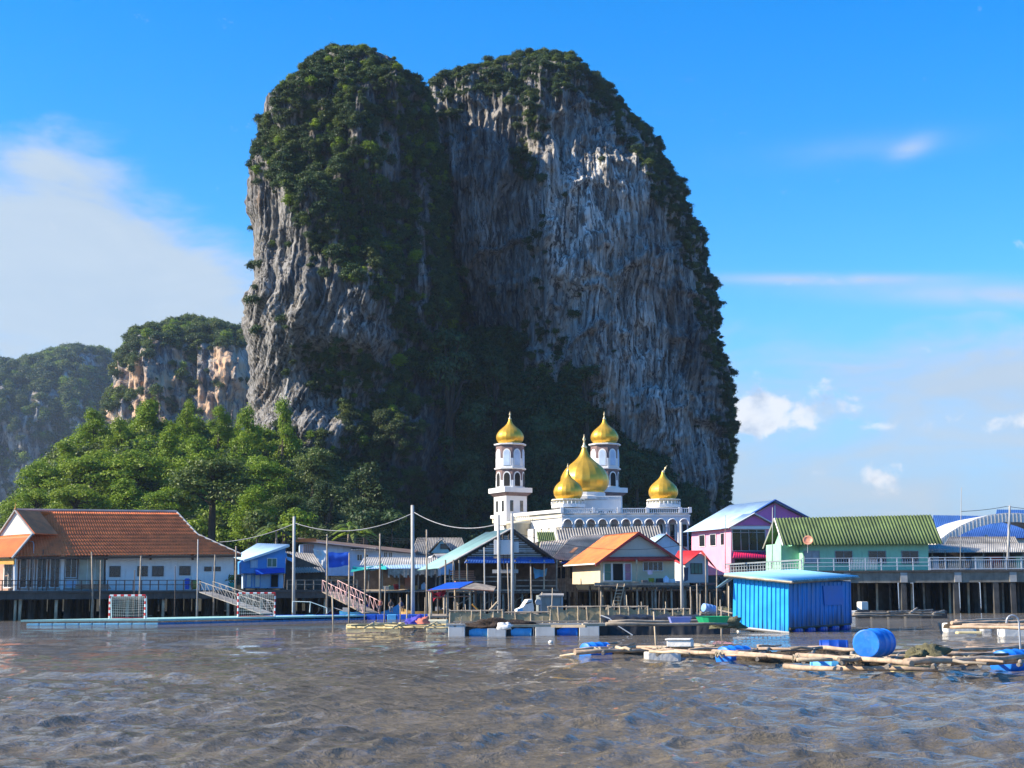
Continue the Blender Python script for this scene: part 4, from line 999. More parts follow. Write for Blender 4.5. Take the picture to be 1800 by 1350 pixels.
body(h, f, [(800, 1037), (978, 1037), (978, 988), (800, 988)], .2, WOODD, 3.2, 'back_wall')
MB().slab([f.at(776, 1039, -1.25), f.at(982, 1039, -1.25), f.at(982, 1036, -1.25), f.at(776, 1036, -1.25)], .1).build('floor_beam', WOOD, h)
for a in (783, 797, 808, 822, 852, 880, 905, 932, 956, 978): x = f.x(a, -1.1); MB().tube([(x, -1.1, 0), (x + random.uniform(-.08, .08), -1.1, 2.9)], .08, 6, jit=.08).build('porch_post', random.choice((WOOD, WOODL)), h)
for a, b, py in ((783, 822, 1018), (783, 822, 1027), (822, 880, 1022), (905, 978, 1020), (905, 978, 1030), (850, 905, 1014)):
    p, q = f.at(a, py, -1.05), f.at(b, py, -1.05); MB().box(p.x, q.x, -1.08, -1.0, p.z - .05, p.z + .05).build('porch_rail', WOOD, h)
for i in range(9): # stacked pinkish planks in the porch
    p = f.at(800, 1034 - i * 3.6, .6); MB().box(p.x - random.uniform(0, .6), p.x + 1.8 + random.uniform(-.3, .6), .3, 1.0, p.z, p.z + .13).build('shelf_board', mat('reddish_wood', (.33, .17, .11), .85, var=.3), h)
stilts(h, f, [(a, -1.0) for a in range(782, 985, 17)] + [(a + 6, 1.5) for a in range(780, 985, 20)] + [(a, 4.5) for a in range(780, 985, 24)], -.12, .12)
for i in range(4): x = f.x(800 + i * 45, 0, 1060); MB().tube([(x, -.4, -1.6), (x + 2.2, -.3, -.4)], .06, 5).build('brace', WOOD, h)
fc = f
hung('laundry', f, [(937, 998, .2), (962, 1000, .2), (960, 1012, .2), (940, 1016, .2)], mat('blue_cloth', (.12, .4, .62), .8), 'light blue cloth hanging in the dark porch', .15, 8, 'cloth')
# old grey roofs right of it
f = Fr(1010, 1000, 160, 17); OLDR = mat('brown_grey_sheet', (.46, .40, .33), .9, var=.3, vs=.5, stain=.4, stain_col=(.12, .1, .08)); h = f.empty('old_house', 'old plank house with long weathered grey roof between teal and orange roofs', 'house')
sheet('roof', h, OLDR, f.at(1005, 943, 5), f.at(1120, 936, 5), f.at(1050, 992, -1.2), f.at(968, 984, -1.2), 26, .12, 4, .07)
for u, v, m_ in ((.25, .55, 'a'), (.55, .3, 'b'), (.62, .62, 'a'), (.38, .8, 'c'), (.8, .2, 'c')):      # replaced sheets of other colours
    q = [Vector(f.at(1005, 943, 5)).lerp(f.at(1120, 936, 5), u + a).lerp(Vector(f.at(968, 984, -1.2)).lerp(f.at(1050, 992, -1.2), u + a), v + b) + Vector((0, -.05, .19)) for a, b in ((0, 0), (0, .2), (.07, .2), (.07, 0))]
    MB().slab(q, .03).build('patch_sheet', {'a': mat('rusty_sheet', (.42, .20, .10), .8, var=.3), 'b': FIBREL, 'c': mat('brown_sheet', (.28, .21, .15), .85, var=.3)}[m_], h)
sheet('annex_roof', h, OLDR, f.at(950, 953, 5), f.at(1004, 949, 5), f.at(982, 984, -.4), f.at(945, 976, -.4), 12, .12, 3, .07)
sheet('blue_roof_panel', h, BLUER, f.at(996, 981, .1), f.at(1010, 980, .1), f.at(1000, 991, -1.3), f.at(984, 990, -1.3), 4, .05)
body(h, f, [(968, 1040), (1012, 1040), (1012, 990), (968, 986)], 4, WOODD, .4)
planks_v(h, f, 970, 1012, 994, 1040, 10, .3, WOOD, .9)
for a in (978, 986, 1001): window(h, f, a, 996, a + 8, 1018, .22, 1, 1, fm=WOOD, gm=DARK)
stilts(h, f, [(972, .5), (985, .5), (1000, .5), (1014, .5), (980, 3), (1010, 3)], -2.0, .12)

# ------------------------------------------------------------------ orange roofed house
f = Fr(1110, 1026, 152, 20); h = f.empty('orange_roof_house', 'cream stilt house with bright orange tiled roof and open front door', 'house')
BW = mat('shaded_gable_wall', (.50, .47, .40), .7, var=.06, stain=.2, stain_col=(.3, .27, .22))  # gable colour greyed to stand for the shade on the front
YW = BW
AP = f.at(1123, 935, -.9); EL = f.at(1047, 991, -.9); ER = f.at(1196, 984, -.9); D = Vector((0, 8.6, 0))
body(h, f, [(1055, 1026), (1186, 1026), (1186, 985), (1123, 941), (1055, 990)], 7.4, mat('cream_yellow_wall', (.66, .55, .36), .7, var=.06, stain=.15, stain_col=(.4, .32, .2)))
sheet('roof', h, TILEO, AP, AP + D, EL + D, EL, 34, .04, 9, .035); sheet('roof', h, TILEO, AP, AP + D, ER + D, ER, 34, .04, 9, .035)
MB().slab([AP + Vector((0, -.05, .04)), EL + Vector((0, -.05, .02)), EL + Vector((0, -.05, -.28)), AP + Vector((0, -.05, -.28))], .07).build('barge_board', RUSTR, h); MB().slab([AP + Vector((0, -.05, -.28)), ER + Vector((0, -.05, -.28)), ER + Vector((0, -.05, .02)), AP + Vector((0, -.05, .04))], .07).build('barge_board', RUSTR, h)
body(h, f, [(1060, 983), (1186, 980), (1123, 942)], .06, BW, -.5, 'gable'); MB().tube([EL + Vector((0, .1, .0)), EL + D], .09, 5).build('eave_gutter', WHITEW, h)
sheet('eave_fringe', h, RUSTR, f.at(1062, 979, -.75), f.at(1186, 978, -.75), f.at(1186, 986, -.8), f.at(1060, 987, -.8), 46, .05)
MB().slab([f.at(1045, 1030, -2.2), f.at(1212, 1030, -2.2), f.at(1212, 1026, 7), f.at(1045, 1026, 7)], .14).build('platform', WOODD, h)
MB().slab([f.at(1045, 1029, -2.16), f.at(1212, 1029, -2.16), f.at(1212, 1024, -2.16), f.at(1045, 1024, -2.16)], .08).build('platform_beam', WOOD, h)
window(h, f, 1061, 989, 1075, 1022, -.04, 1, 2, gm=mat('green_glass', (.05, .16, .12), .15), name='door', fw=.09); window(h, f, 1076, 989, 1096, 1022, -.02, 1, 1, gm=DARK, name='doorway', fw=.08); window(h, f, 1097, 989, 1110, 1022, -.06, 1, 2, name='door', fw=.1, gm=mat('pink_curtain', (.45, .2, .26), .6))
window(h, f, 1130, 987, 1165, 1004, -.03, 4, 1)
MB().tube([f.at(1119, 1026, -1.0), f.at(1119, 984, -1.0)], .09, 7).build('porch_post', WOODL, h)
stilts(h, f, [(1037, 5), (1057, -1.6), (1075, .5), (1098, -1.6), (1120, -1.6), (1137, .5), (1146, -1.6), (1152, -1.8), (1165, .5), (1180, -1.6), (1203, -1.4), (1060, 3.5), (1090, 3.5), (1130, 3.5), (1170, 3.5)], -.15, .13)
lad = empty('ladder', f.O + f.R @ f.at(1083, 1066, -2.4), f.rz, 'crude wooden ladder leaning on the platform of the orange-roofed house', 'ladder')
q = f.at(1092, 1026, -2.3) - f.at(1083, 1066, -2.4); w = Vector((.75, 0, 0))
for k in (0, 1): MB().tube([w * (k - .5), q + w * (k - .5)], .05, 5).build('rail', WOODL, lad)
for i in range(6): MB().tube([q * ((i + .6) / 6.5) - w * .58, q * ((i + .7) / 6.5) + w * .58], .04, 5).build('rung', WOODL, lad)
goods(f, 1140, 1026, -1.5, 'basin', (.75, .74, .72), 'pale pink wash basin on the crowded platform', .35); goods(f, 1145, 1026, -1.2, 'bucket', (.35, .4, .05), 'yellow-green bucket on the crowded platform', .55)
goods(f, 1171, 1026, -1.6, 'jug', (.5, .65, .8), 'bluish water jug on the crowded platform', .55); goods(f, 1180, 1026, -1.2, 'box', (.7, .72, .72), 'white box on the crowded platform', .4)
goods(f, 1162, 1026, -.8, 'box', (.05, .05, .06), 'black box standing on the crowded platform', .45); goods(f, 1133, 1026, -1.8, 'box', (.12, .1, .09), 'dark crate on the crowded platform', .3); goods(f, 1117, 1026, -1.8, 'basin', (.6, .58, .5), 'cream sack-like basin at the front of the platform', .4)
hung('laundry', f, [(1137, 1001, -1.0), (1148, 1001, -1.0), (1147, 1010, -1.0), (1139, 1010, -1.0)], mat('pale_pink_cloth', (.75, .55, .62), .8), 'pale pink cloth drying by the window', .05, 6, 'cloth')
hung('laundry', f, [(1202, 997, -1.6), (1210, 996, -1.6), (1209, 1020, -1.6), (1203, 1022, -1.6)], mat('dark_cloth', (.06, .06, .09), .8), 'dark patterned cloth hanging beside the concrete pole', .06, 6, 'cloth')
# red roofed hut
f = Fr(1225, 1024, 160, 20); h = f.empty('red_roof_hut', 'small grey hut with red roof and a green window', 'hut')
body(h, f, [(1201, 1024), (1245, 1024), (1245, 985), (1233, 973), (1205, 990)], 5, mat('pale_grey_wall', (.52, .52, .50), .7, var=.06))
sheet('roof', h, REDP, f.at(1234, 968, -.5), f.at(1192, 968, 4.5), f.at(1180, 990, 4.5), f.at(1203, 992, -.5), 16, .05); sheet('roof', h, RUSTR, f.at(1234, 968, -.5), f.at(1230, 968, 4.5), f.at(1250, 992, 4.5), f.at(1259, 1000, -.5), 12, .05)
window(h, f, 1214, 990, 1234, 1009, -.01, 3, 1, fm=WOODD, gm=mat('green_glass', (.05, .16, .12), .15))
stilts(h, f, [(1205, .3), (1224, .3), (1230, -.2), (1243, .3), (1215, 2.5), (1238, 2.5)], -.05, .1)
MB().slab([f.at(1198, 1030, -.5), f.at(1262, 1028, -.5), f.at(1262, 1024, 4), f.at(1198, 1026, 4)], .12).build('platform', WOODD, h)
# white-blue gable behind, striped roofs in front of the mosque
f = Fr(1172, 965, 182, 12); h = f.empty('white_gable_house', 'small bluish white gabled house behind the orange roof', 'house')
body(h, f, [(1150, 990), (1206, 990), (1206, 968), (1171, 941), (1150, 958)], 6, PALEBL)
sheet('roof', h, LBLUER, f.at(1171, 938, -.4), f.at(1158, 939, 6), f.at(1135, 952, 6), f.at(1148, 955, -.4), 12, .04); sheet('roof', h, RUSTR, f.at(1171, 938, -.4), f.at(1158, 939, 6), f.at(1196, 962, 6), f.at(1211, 969, -.4), 12, .04)
stilts(h, f, [(1155, .5), (1200, .5)], -1, .14, CONC)
f = Fr(1070, 955, 190, 4); h = f.empty('striped_roof_house', 'long low house with black and white striped roof below the arcade', 'house')
body(h, f, [(945, 985), (1165, 985), (1165, 952), (945, 952)], 6, WOODD)
sheet('roof', h, mat('worn_ribbed_roof', (.30, .29, .27), .85, var=.25, stain=.5), f.at(976, 931, 4), f.at(1160, 926, 4), f.at(1168, 955, -.5), f.at(982, 957, -.5), 40, .24, seg=6)
sheet('green_roof', h, GREENR, f.at(943, 936, 3), f.at(974, 936, 3), f.at(979, 960, -.5), f.at(948, 960, -.5), 9, .2, seg=6)
stilts(h, f, [(960, 1), (1010, 1), (1060, 1), (1110, 1), (1155, 1)], -1.5, .16, CONC)

# ------------------------------------------------------------------ poles, wires, transformer
PG = 'tall poles standing between the stilt houses'
stick(517, 908, 1035, 147, .17, CONCL, 'tall concrete pole right of the bright blue house', 0, 'utility_pole', 'utility pole', PG)
stick(726, 888, 1064, 140, .20, CONCL, 'tallest concrete pole, standing in the water before the stalls', -1, 'utility_pole', 'utility pole', PG)
stick(1199, 918, 1066, 142, .17, CONCL, 'concrete pole at the corner of the orange-roofed house', -2, 'utility_pole', 'utility pole', PG)
for px, pt, pb, lb in ((575, 939, 1030, 'slim wooden pole in front of the deep blue tarpaulin'), (668, 938, 1058, 'slim wooden pole before the stall roof'), (750, 931, 1056, 'slim wooden pole just right of the tallest pole'), (642, 965, 1032, 'short pole beside the teal tarpaulin'), (415, 960, 1028, 'pole at the corner of the hall'), (614, 972, 1018, 'thin dark post left of the teal tarpaulin')):
    stick(px, pt, pb, 146, .10, WOOD, lb, 0, 'wooden_pole', 'pole', PG)
stick(1240, 975, 1050, 150, .07, WOOD, 'thin stick before the red-roofed hut', 0, 'wooden_pole', 'pole', PG)
for px, lb in ((877, 'grey concrete pole carrying the transformer box'), (901, 'grey concrete pole right of the transformer box')):
    stick(px, 905 if px < 900 else 902, 1086, 126, .155, CONCL, lb, -1, 'utility_pole', 'utility pole', PG)
b = P(884, 970, 126.6)
tr = empty('transformer', b, 0, 'grey transformer cabinet mounted between the twin concrete poles', 'transformer')
GREYM = mat('grey_metal', (.66, .65, .63), .5, .2, var=.08, stain=.3)
MB().box(-.75, .75, -.5, .5, -.25, 1.0).build('cabinet', GREYM, tr, bevel=.03); MB().box(.35, 1.35, -.3, .35, -.05, .85).build('cooling_fins', GREYM, tr)
MB().box(-.8, 1.2, -.12, .12, -.55, -.4).build('mounting_beam', WOOD, tr); MB().box(-.9, 1.3, -.3, .35, -1.8, -1.5).build('platform', CONCL, tr)
for x in (-.4, 0, .5): MB().lathe([(.06, 0), (.1, .1), (.05, .2), (.1, .28), (.04, .45)], 8, (x, -.2, 1.0)).build('insulator', WOODD, tr)
for i in range(4): MB().tube([(-.3 + i * .35, -.3, -.25), (-.25 + i * .3, -.35, -.8), (-.1 + i * .2, -.3, -1.5)], .03, 5).build('conduit', CABLE, tr)
stick(896, 990, 1085, 125.5, .07, WOOD, 'wooden strut leaning against the twin poles', -4, 'strut', 'pole', PG)
stick(853, 962, 1030, 127, .06, CONCL, 'thin pale pipe left of the twin poles', -2, 'pipe', 'pole', PG)
stick(934, 996, 1080, 128, .07, WOOD, 'weathered stick standing in the water right of the twin poles', -1, 'wooden_pole', 'pole', PG)
def wire(p0, p1, sag, r, label, m=None):
    A, B = P(*p0), P(*p1); pts = [A.lerp(B, t / 14) - Vector((0, 0, sag * 4 * (t / 14) * (1 - t / 14))) - A for t in range(15)]
    tag(MB().tube(pts, r, 5).build('cable', m or CABLE, None, A), label, 'cable', 'overhead cables of the village')
GC = mat('grey_cable', (.3, .3, .31), .6)
wire((386, 953, 150), (516, 921, 147), .35, .035, 'grey cable from the hall roof to the first concrete pole', GC); wire((517, 919, 147), (726, 902, 140), 1.2, .04, 'sagging cable between the first and the tallest concrete pole', GC)
wire((727, 900, 140), (876, 921, 126), .85, .04, 'sagging cable from the tallest pole to the transformer poles', GC)
for k in range(3):
    wire((575, 943 + 3 * k, 146), (668, 942 + 4 * k, 146), .25, .018, ('upper', 'middle', 'lower')[k] + ' thin wire between the slim poles by the long house'); wire((668, 942 + 4 * k, 146), (750, 944 + 3 * k, 146), .25, .018, ('upper', 'middle', 'lower')[k] + ' thin wire between the slim poles by the stalls')
wire((902, 935, 126), (1199, 958, 142), .9, .02, 'thin wire from the transformer poles to the corner pole')

# palms in front of the hill
def palm(px, pt, pb, Y, label, n=11, L=3.2, seed=1):
    b = P(px, pb, Y); t = P(px, pt, Y); H = t.z - b.z; e = empty('palm_tree', b, 0, label, 'palm'); r = random.Random(seed)
    MB().tube([(0, 0, -1), (.1, 0, H * .5), (.05, 0, H)], .16, 7, .1).build('trunk', WOOD, e)
    for i in range(n):
        a = r.uniform(0, 6.28); up = r.uniform(.1, 1.2); vs = []; fs = []; m = 9
        for j in range(m + 1):
            s = j / m; c = Vector((math.cos(a) * L * s, math.sin(a) * L * s, H + L * (up * s - (.55 + .5 * up) * s * s))); sd = Vector((-math.sin(a), math.cos(a), 0)) * (.42 * math.sin(math.pi * min(1, s * .9 + .1)) + .03)
            vs += [c + sd - Vector((0, 0, .25 * sd.length * 2)), c + Vector((0, 0, .04)), c - sd - Vector((0, 0, .25 * sd.length * 2))]
        for j in range(m):
            k = 3 * j; fs += [(k, k + 1, k + 4), (k + 1, k + 2, k + 5)] if j % 2 else [(k, k + 1, k + 4, k + 3), (k + 1, k + 2, k + 5, k + 4)]
        MB().add(vs, fs).build('frond', LEAF_BRIGHT if i % 3 == 0 else LEAF_MID, e)
    return e
palm(484, 932, 968, 175, 'small palm with ragged fronds beside the first concrete pole', 12, 2.8, 2); palm(622, 938, 960, 190, 'palm with dark arching fronds behind the long pale house', 11, 3.4, 5); palm(611, 925, 960, 191, 'young upright palm behind the long pale house', 8, 2.2, 8)

# ================================================================== MOSQUE
GOLD = mat('gold_paint', (.74, .43, .045), .36, .55, var=.10, vs=.8, stain=.22, stain_col=(.33, .17, .03), spec=.5)
BRICK = mat('brown_stone', (.20, .135, .125), .8, var=.25, vs=2)
MW = mat('mosque_white', (.78, .77, .74), .6, var=.05, stain=.22, stain_col=(.42, .38, .33))
MCR = mat('mosque_cream', (.78, .70, .52), .65, var=.06, stain=.25, stain_col=(.45, .36, .24))
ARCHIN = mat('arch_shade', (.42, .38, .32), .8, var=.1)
f = Fr(1100, 1000, 202, 3); mq = f.empty('mosque', 'white mosque with golden onion domes and two minarets', 'mosque')
ONION = [(.74, 0), (.80, .06), (.90, .16), (.97, .30), (1.0, .46), (.975, .62), (.90, .78), (.78, .94), (.62, 1.08), (.46, 1.20), (.33, 1.31), (.235, 1.42), (.17, 1.53), (.12, 1.64), (.085, 1.75)]
_z = np.array([b for a, b in ONION]); _r = np.array([a for a, b in ONION]); ZF = np.linspace(0, 1.75, 44)
ZS = np.linspace(0, 1.75, 300); RS = np.interp(ZS, _z, _r); RS[10:-10] = np.convolve(RS, np.ones(21) / 21, 'valid')
def onion(par, c, r, h, ph=.1, name='dome', tilt=0.0):
    n = 20; k = h / 1.75
    d = MB().lathe([(np.interp(t, ZS, RS) * r, t * k) for t in ZF], n, (0, 0, 0), ph).build(name, GOLD, par, c)
    sub, off = (d, Vector((0, 0, 0))) if par is mq else (par, Vector(c))
    MB().lathe([(r * .80, -.02 * k), (r * .80, .07 * k)], 20, rot=ph).build('neck_ring', GOLD, sub, off)
    fz = h * .985; fin = MB().lathe([(r * .10, 0), (r * .12, r * .06), (r * .05, r * .14), (r * .03, r * .3), (r * .075, r * .37), (r * .02, r * .46), (r * .015, r * .58)], 10)
    fo = fin.build('finial', mat('pale_gold', (.75, .62, .35), .4, .4), sub, off + Vector((0, 0, fz)), smooth=True); fo.rotation_euler.y = tilt
    return d
def W2(px, py, dy): return f.at(px, py, dy)
# front block: corner at px 988, right end px 1213
cL, cR = f.x(988, 0, 930), f.x(1213, 0, 930); zt = f.at(1100, 904, 0).z; zrail = f.at(1100, 893, 0).z
zb = f.zw + .5
MB().box(cL, cR, 1.6, 17, 1.0, zt - .1).build('hall_block', MW, mq)
MB().box(cL, cR, 0.3, 17, zt - .1, zt + .12).build('roof_slab', MW, mq)
MB().box(cL, cR, 0, 16.8, -.6, 1.0).build('base', CONC, mq)
# arcade: ten arched openings in the front wall
n = 11; wd = (cR - cL) / n; zsp = f.at(1100, 921, 0).z; ztop = zt - .1
for i in range(n):
    x0 = cL + i * wd; r = wd * .40; cxx = x0 + wd / 2
    arc = [(cxx + r * math.cos(q), zsp + r * 1.08 * math.sin(q)) for q in np.linspace(math.pi, 0, 13)]
    mb = MB()
    for k in range(12):
        (xa, za), (xb2, zb2) = arc[k], arc[k + 1]
        mb.add([(xa, 0, za), (xb2, 0, zb2), (xb2, 0, ztop), (xa, 0, ztop), (xa, .35, za), (xb2, .35, zb2), (xb2, .35, ztop), (xa, .35, ztop)], [(0, 1, 2, 3), (7, 6, 5, 4), (0, 4, 5, 1), (3, 2, 6, 7)])
    mb.box(x0, arc[0][0], 0, .35, zsp - .2, ztop); mb.box(arc[-1][0], x0 + wd, 0, .35, zsp - .2, ztop)
    a = mb.build('arch', PALEBL if False else MW, mq)
    MB().tube([(p[0], -.04, p[1]) for p in arc], .09, 5).build('arch_moulding', MW, a)
    MB().lathe([(.2, 0), (.2, .15), (.13, .22), (.13, zsp - 1.5), (.2, zsp - 1.4), (.22, zsp - 1.2)], 10, (x0, .17, 1.0)).build('column', MW, mq)
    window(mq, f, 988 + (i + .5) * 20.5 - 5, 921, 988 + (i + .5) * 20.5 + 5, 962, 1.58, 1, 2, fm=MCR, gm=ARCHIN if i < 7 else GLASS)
MB().box(cL - .1, cR + .1, -.12, .3, zt - .28, zt - .1).build('cornice', MW, mq); MB().box(cL - .1, cR + .12, -.16, .1, zt + .12, zt + .2).build('cornice', MW, mq)
bal = MB().lathe([(.06, 0), (.085, .1), (.06, .25), (.09, .42), (.055, .6), (.07, .68)], 6)
nb = 62; hb = zrail - zt - .34
def balustrade(xa, xb, y, z, nb, h, par=mq, name='balustrade'):
    e = MB().box(xa, xb, y - .13, y + .13, z + h, z + h + .13).build(name, MW, par)
    me = bpy.data.meshes.new('baluster'); k = h / .68; me.from_pydata([(v[0], v[1], v[2] * k) for v in bal.v], [], bal.f); me.update(); me.materials.append(MW)
    for i in range(nb): link('baluster', me, None, e, (xa + (xb - xa) * (i + .5) / nb, y, z))
    return e
balustrade(cL, cR, .0, zt + .2, nb, hb)
for p in (988, 1044, 1088, 1138, 1196, 1213): x = f.x(p, 0, 900); MB().box(x - .2, x + .2, -.2, .2, zt + .2, zrail + .1).build('rail_pier', MW, mq)
# right end return balustrade and tall side columns
for p in (1170, 1180, 1191, 1202, 1213):
    x = f.x(p, -.9, 950); MB().lathe([(.17, 0), (.1, .2), (.1, zsp - .3), (.2, zsp)], 8, (x, .9, 0)).build('side_column', MW, mq)
# left wing: walls running back from the corner to the near minaret
def wseg(p0, p1, z0, z1, t, m, name, par=mq):
    p0, p1 = Vector((p0.x, p0.y, 0)), Vector((p1.x, p1.y, 0)); d = (p1 - p0); nn = Vector((-d.y, d.x, 0)).normalized() * t
    q = [p0, p1, p1 + nn, p0 + nn]; vs = [(v.x, v.y, z0) for v in q] + [(v.x, v.y, z1) for v in q]
    return MB().add(vs, [(3, 2, 1, 0), (4, 5, 6, 7), (0, 1, 5, 4), (1, 2, 6, 5), (2, 3, 7, 6), (3, 0, 4, 7)]).build(name, m, par)
C0 = Vector((cL, .02, 0)); C1 = f.at(862, 925, 15.5); Cm = f.at(935, 925, 6.2)
zl = zrail - .1
wseg(C1, C0, zl - .45, zl, 3.5, MW, 'wing_parapet'); wseg(C1 + Vector((.3, .3, 0)), C0 + Vector((.2, .3, 0)), zl - 1.1, zl - .452, 3, MCR, 'wing_frieze')
wseg(C1 + Vector((.6, .6, 0)), C0 + Vector((.2, .6, 0)), zl - 2.4, zl - 1.102, 3, MW, 'wing_wall'); wseg(C1 + Vector((1.2, .9, 0)), C0 + Vector((.2, 1.0, 0)), 0, zl - 2.402, 3, MCR, 'wing_lower_wall')
for t in (.1, .2, .3, .4): # tall pale panels under the wing
    p = C0.lerp(C1, t); wseg(p + Vector((-.6, .55, 0)), p + Vector((.15, -.0, 0)), zl - 5.2, zl - 2.41, .1, MW, 'wing_panel')
tcy = f.at(912, 930, 8.5); MB().lathe([(1.75, 0), (1.75, 2.9), (1.95, 3.0), (1.95, 3.3)], 18, (tcy.x, tcy.y, zl - 4.6)).build('round_stair', MCR, mq, smooth=True)
for i in range(10): p = C0.lerp(C1, .44 + .018 * i * 1.5); link('baluster', bpy.data.meshes['baluster'], None, mq, (p.x - .05, p.y - .1, zl - 1.05))
# drums that carry the small domes
def drum(px, dy, x0, x1, y0, y1, par=mq):
    c = f.at(px, y1, dy); r = (f.x(x1, dy, y1) - f.x(x0, dy, y1)) / 2; hh = f.at(px, y0, dy).z - c.z
    d = MB().lathe([(r, 0), (r, hh * .35), (r * .93, hh * .4), (r * .93, hh * .46)], 8, (0, 0, 0), .39).build('dome_base', MW, par, c)
    for i in range(26): q = i / 26 * 6.283; link('baluster', bpy.data.meshes['baluster'], None, d, (r * .95 * math.cos(q), r * .95 * math.sin(q), hh * .4)).scale = (1, 1, .75)
    MB().lathe([(r * 1.0, hh * .86), (r * 1.0, hh), (r * .8, hh + .02)], 8, (0, 0, 0), .39).build('top_ring', MCR, d); MB().lathe([(r * .78, hh * .4), (r * .78, hh * 1.02)], 16).build('core', MCR, d)
    return c + Vector((0, 0, hh))
c = drum(999, 3.0, 968, 1030, 878, 893); r = f.x(1025, 3, 850) - f.x(999, 3, 850); onion(mq, c, r, f.at(999, 829, 3).z - c.z, .08, 'small_dome')
c = drum(1166.5, 3.0, 1136, 1197, 878, 893); onion(mq, c, r, f.at(1166, 830, 3).z - c.z, .15, 'small_dome', .55)
c = f.at(1028, 867, 9); r = f.x(1071, 9, 850) - f.x(1028, 9, 850); onion(mq, c, r, f.at(1028, 787, 9).z - c.z, .12, 'great_dome')
MB().lathe([(r * .98, -1.0), (r * .98, -.6), (r * .84, -.5), (r * .84, 0)], 20, c).build('great_drum', MW, mq)
x0, x1 = f.x(1000, 6, 885), f.x(1092, 6, 885); z0, z1 = zt + .1, f.at(1060, 879, 6).z
MB().box(x0, x1, 6, 14, z0, z1).build('upper_terrace', MW, mq); balustrade(x0, x1, 5.9, z1, 34, .45)
for i in range(5): cx = x0 + (i + 2.6) * 1.25; MB().prism([(cx + .45 * math.cos(q), z0 + .25 + .5 * math.sin(q)) for q in np.linspace(0, math.pi, 9)], 5.95, 5.99).build('lunette', GLASS, mq)
# minarets
def minaret(px, dy, label_=None):
    sc = (f.x(px + 25, dy, 820) - f.x(px, dy, 820))            # outer radius of the shaft
    Z = lambda py: f.at(px, py, dy).z
    c = f.at(px, 860, dy); c.z = 0; m_ = MB().box(-sc * .84, sc * .84, -sc * .84, sc * .84, zl - 1.6, Z(871)).build('minaret', MW, mq, c)
    m_.rotation_euler.z = rad(28)
    for s in (-.5, .5):
        MB().box(sc * s * .8 - .26, sc * s * .8 + .26, -sc * .86, -sc * .82, Z(900), Z(881)).build('slit_window', GLASS, m_); MB().box(-sc * .86, -sc * .82, sc * s * .8 - .26, sc * s * .8 + .26, Z(900), Z(881)).build('slit_window', GLASS, m_)
    s2 = math.sqrt(2)
    MB().lathe([(sc * .86 * s2, Z(873)), (sc * 1.05 * s2, Z(868)), (sc * 1.05 * s2, Z(867))], 4, rot=math.pi / 4).build('brown_band', RUSTR if False else BRICK, m_)
    MB().lathe([(sc * 1.12 * s2, Z(867)), (sc * 1.12 * s2, Z(858.5)), (sc * 1.05 * s2, Z(858.4))], 4, rot=math.pi / 4).build('balcony', MW, m_)
    for (ya, yb, gl) in ((858.4, 826, DARK), (823, 783.5, PALEBL)):
        za, zb_ = Z(ya), Z(yb); hgt = zb_ - za; R = sc * 1.0; ap = R * math.cos(math.pi / 8)
        sh = MB().lathe([(R, za), (R, zb_)], 8, rot=math.pi / 8).build('shaft', BRICK, m_)
        MB().lathe([(R * 1.02, za), (R * 1.02, za + hgt * .40)], 8, rot=math.pi / 8).build('white_dado', MW, m_)
        for k in range(8):
            q = k * math.pi / 4; ow = R * .21
            arc = [(-ow, za + hgt * .08), (ow, za + hgt * .08)] + [(ow * math.cos(t), za + hgt * .60 + ow * 1.25 * math.sin(t)) for t in np.linspace(0, math.pi, 9)]
            fo = MB().prism([(x * 1.34, z if j < 2 else za + hgt * .60 + (z - za - hgt * .6) * 1.34) for j, (x, z) in enumerate(arc)], -ap - .10, -ap).build('window_surround', MW, m_); fo.rotation_euler.z = q
            wo = MB().prism(arc, -ap - .125, -ap - .02).build('window', gl, m_); wo.rotation_euler.z = q
    for yy, rr in ((824.5, 1.13), (782, 1.15)):
        MB().lathe([(sc * rr * .96, Z(yy + 1.8)), (sc * rr, Z(yy + .8)), (sc * rr, Z(yy - 1.0)), (sc * .7, Z(yy - 1.2))], 8, rot=math.pi / 8).build('ring_cornice', MW, m_)
    onion(m_, Vector((0, 0, Z(780.5))), sc * .98, Z(737) - Z(780.5), .1)
    return m_
minaret(897, 12.5); m2 = minaret(1064, 17.0)

# ================================================================== PINK HOUSE, GREEN HOUSE, RIGHT PIER
f = Fr(1320, 1000, 184, 24); h = f.empty('pink_house', 'two-storey pink house with light blue gabled roof', 'house')
body(h, f, [(1282, 1010), (1420, 1010), (1420, 915), (1362, 884), (1282, 926)], 9, PINKP)
AP = f.at(1362, 879, -.7); EL = f.at(1277, 929, -.7); ER = f.at(1424, 911, -.7); D = Vector((0, 10.5, 0))
sheet('roof', h, LBLUER, AP, AP + D, EL + D, EL, 30, .03); sheet('roof', h, LBLUER, AP, AP + D, ER + D, ER, 30, .03)
MB().tube([AP + Vector((0, -.05, .03)), ER + Vector((0, -.05, 0))], .1, 4).build('barge_board', BLUER, h); MB().tube([AP + Vector((0, -.05, .03)), EL + Vector((0, -.05, 0))], .1, 4).build('barge_board', BLUER, h)
body(h, f, [(1290, 925), (1418, 912), (1362, 886)], .08, PURP, -.12, 'gable')
MB().tube([f.at(1362, 888, -.2), f.at(1362, 912, -.2)], .09, 4).build('king_post', WHITEW, h)
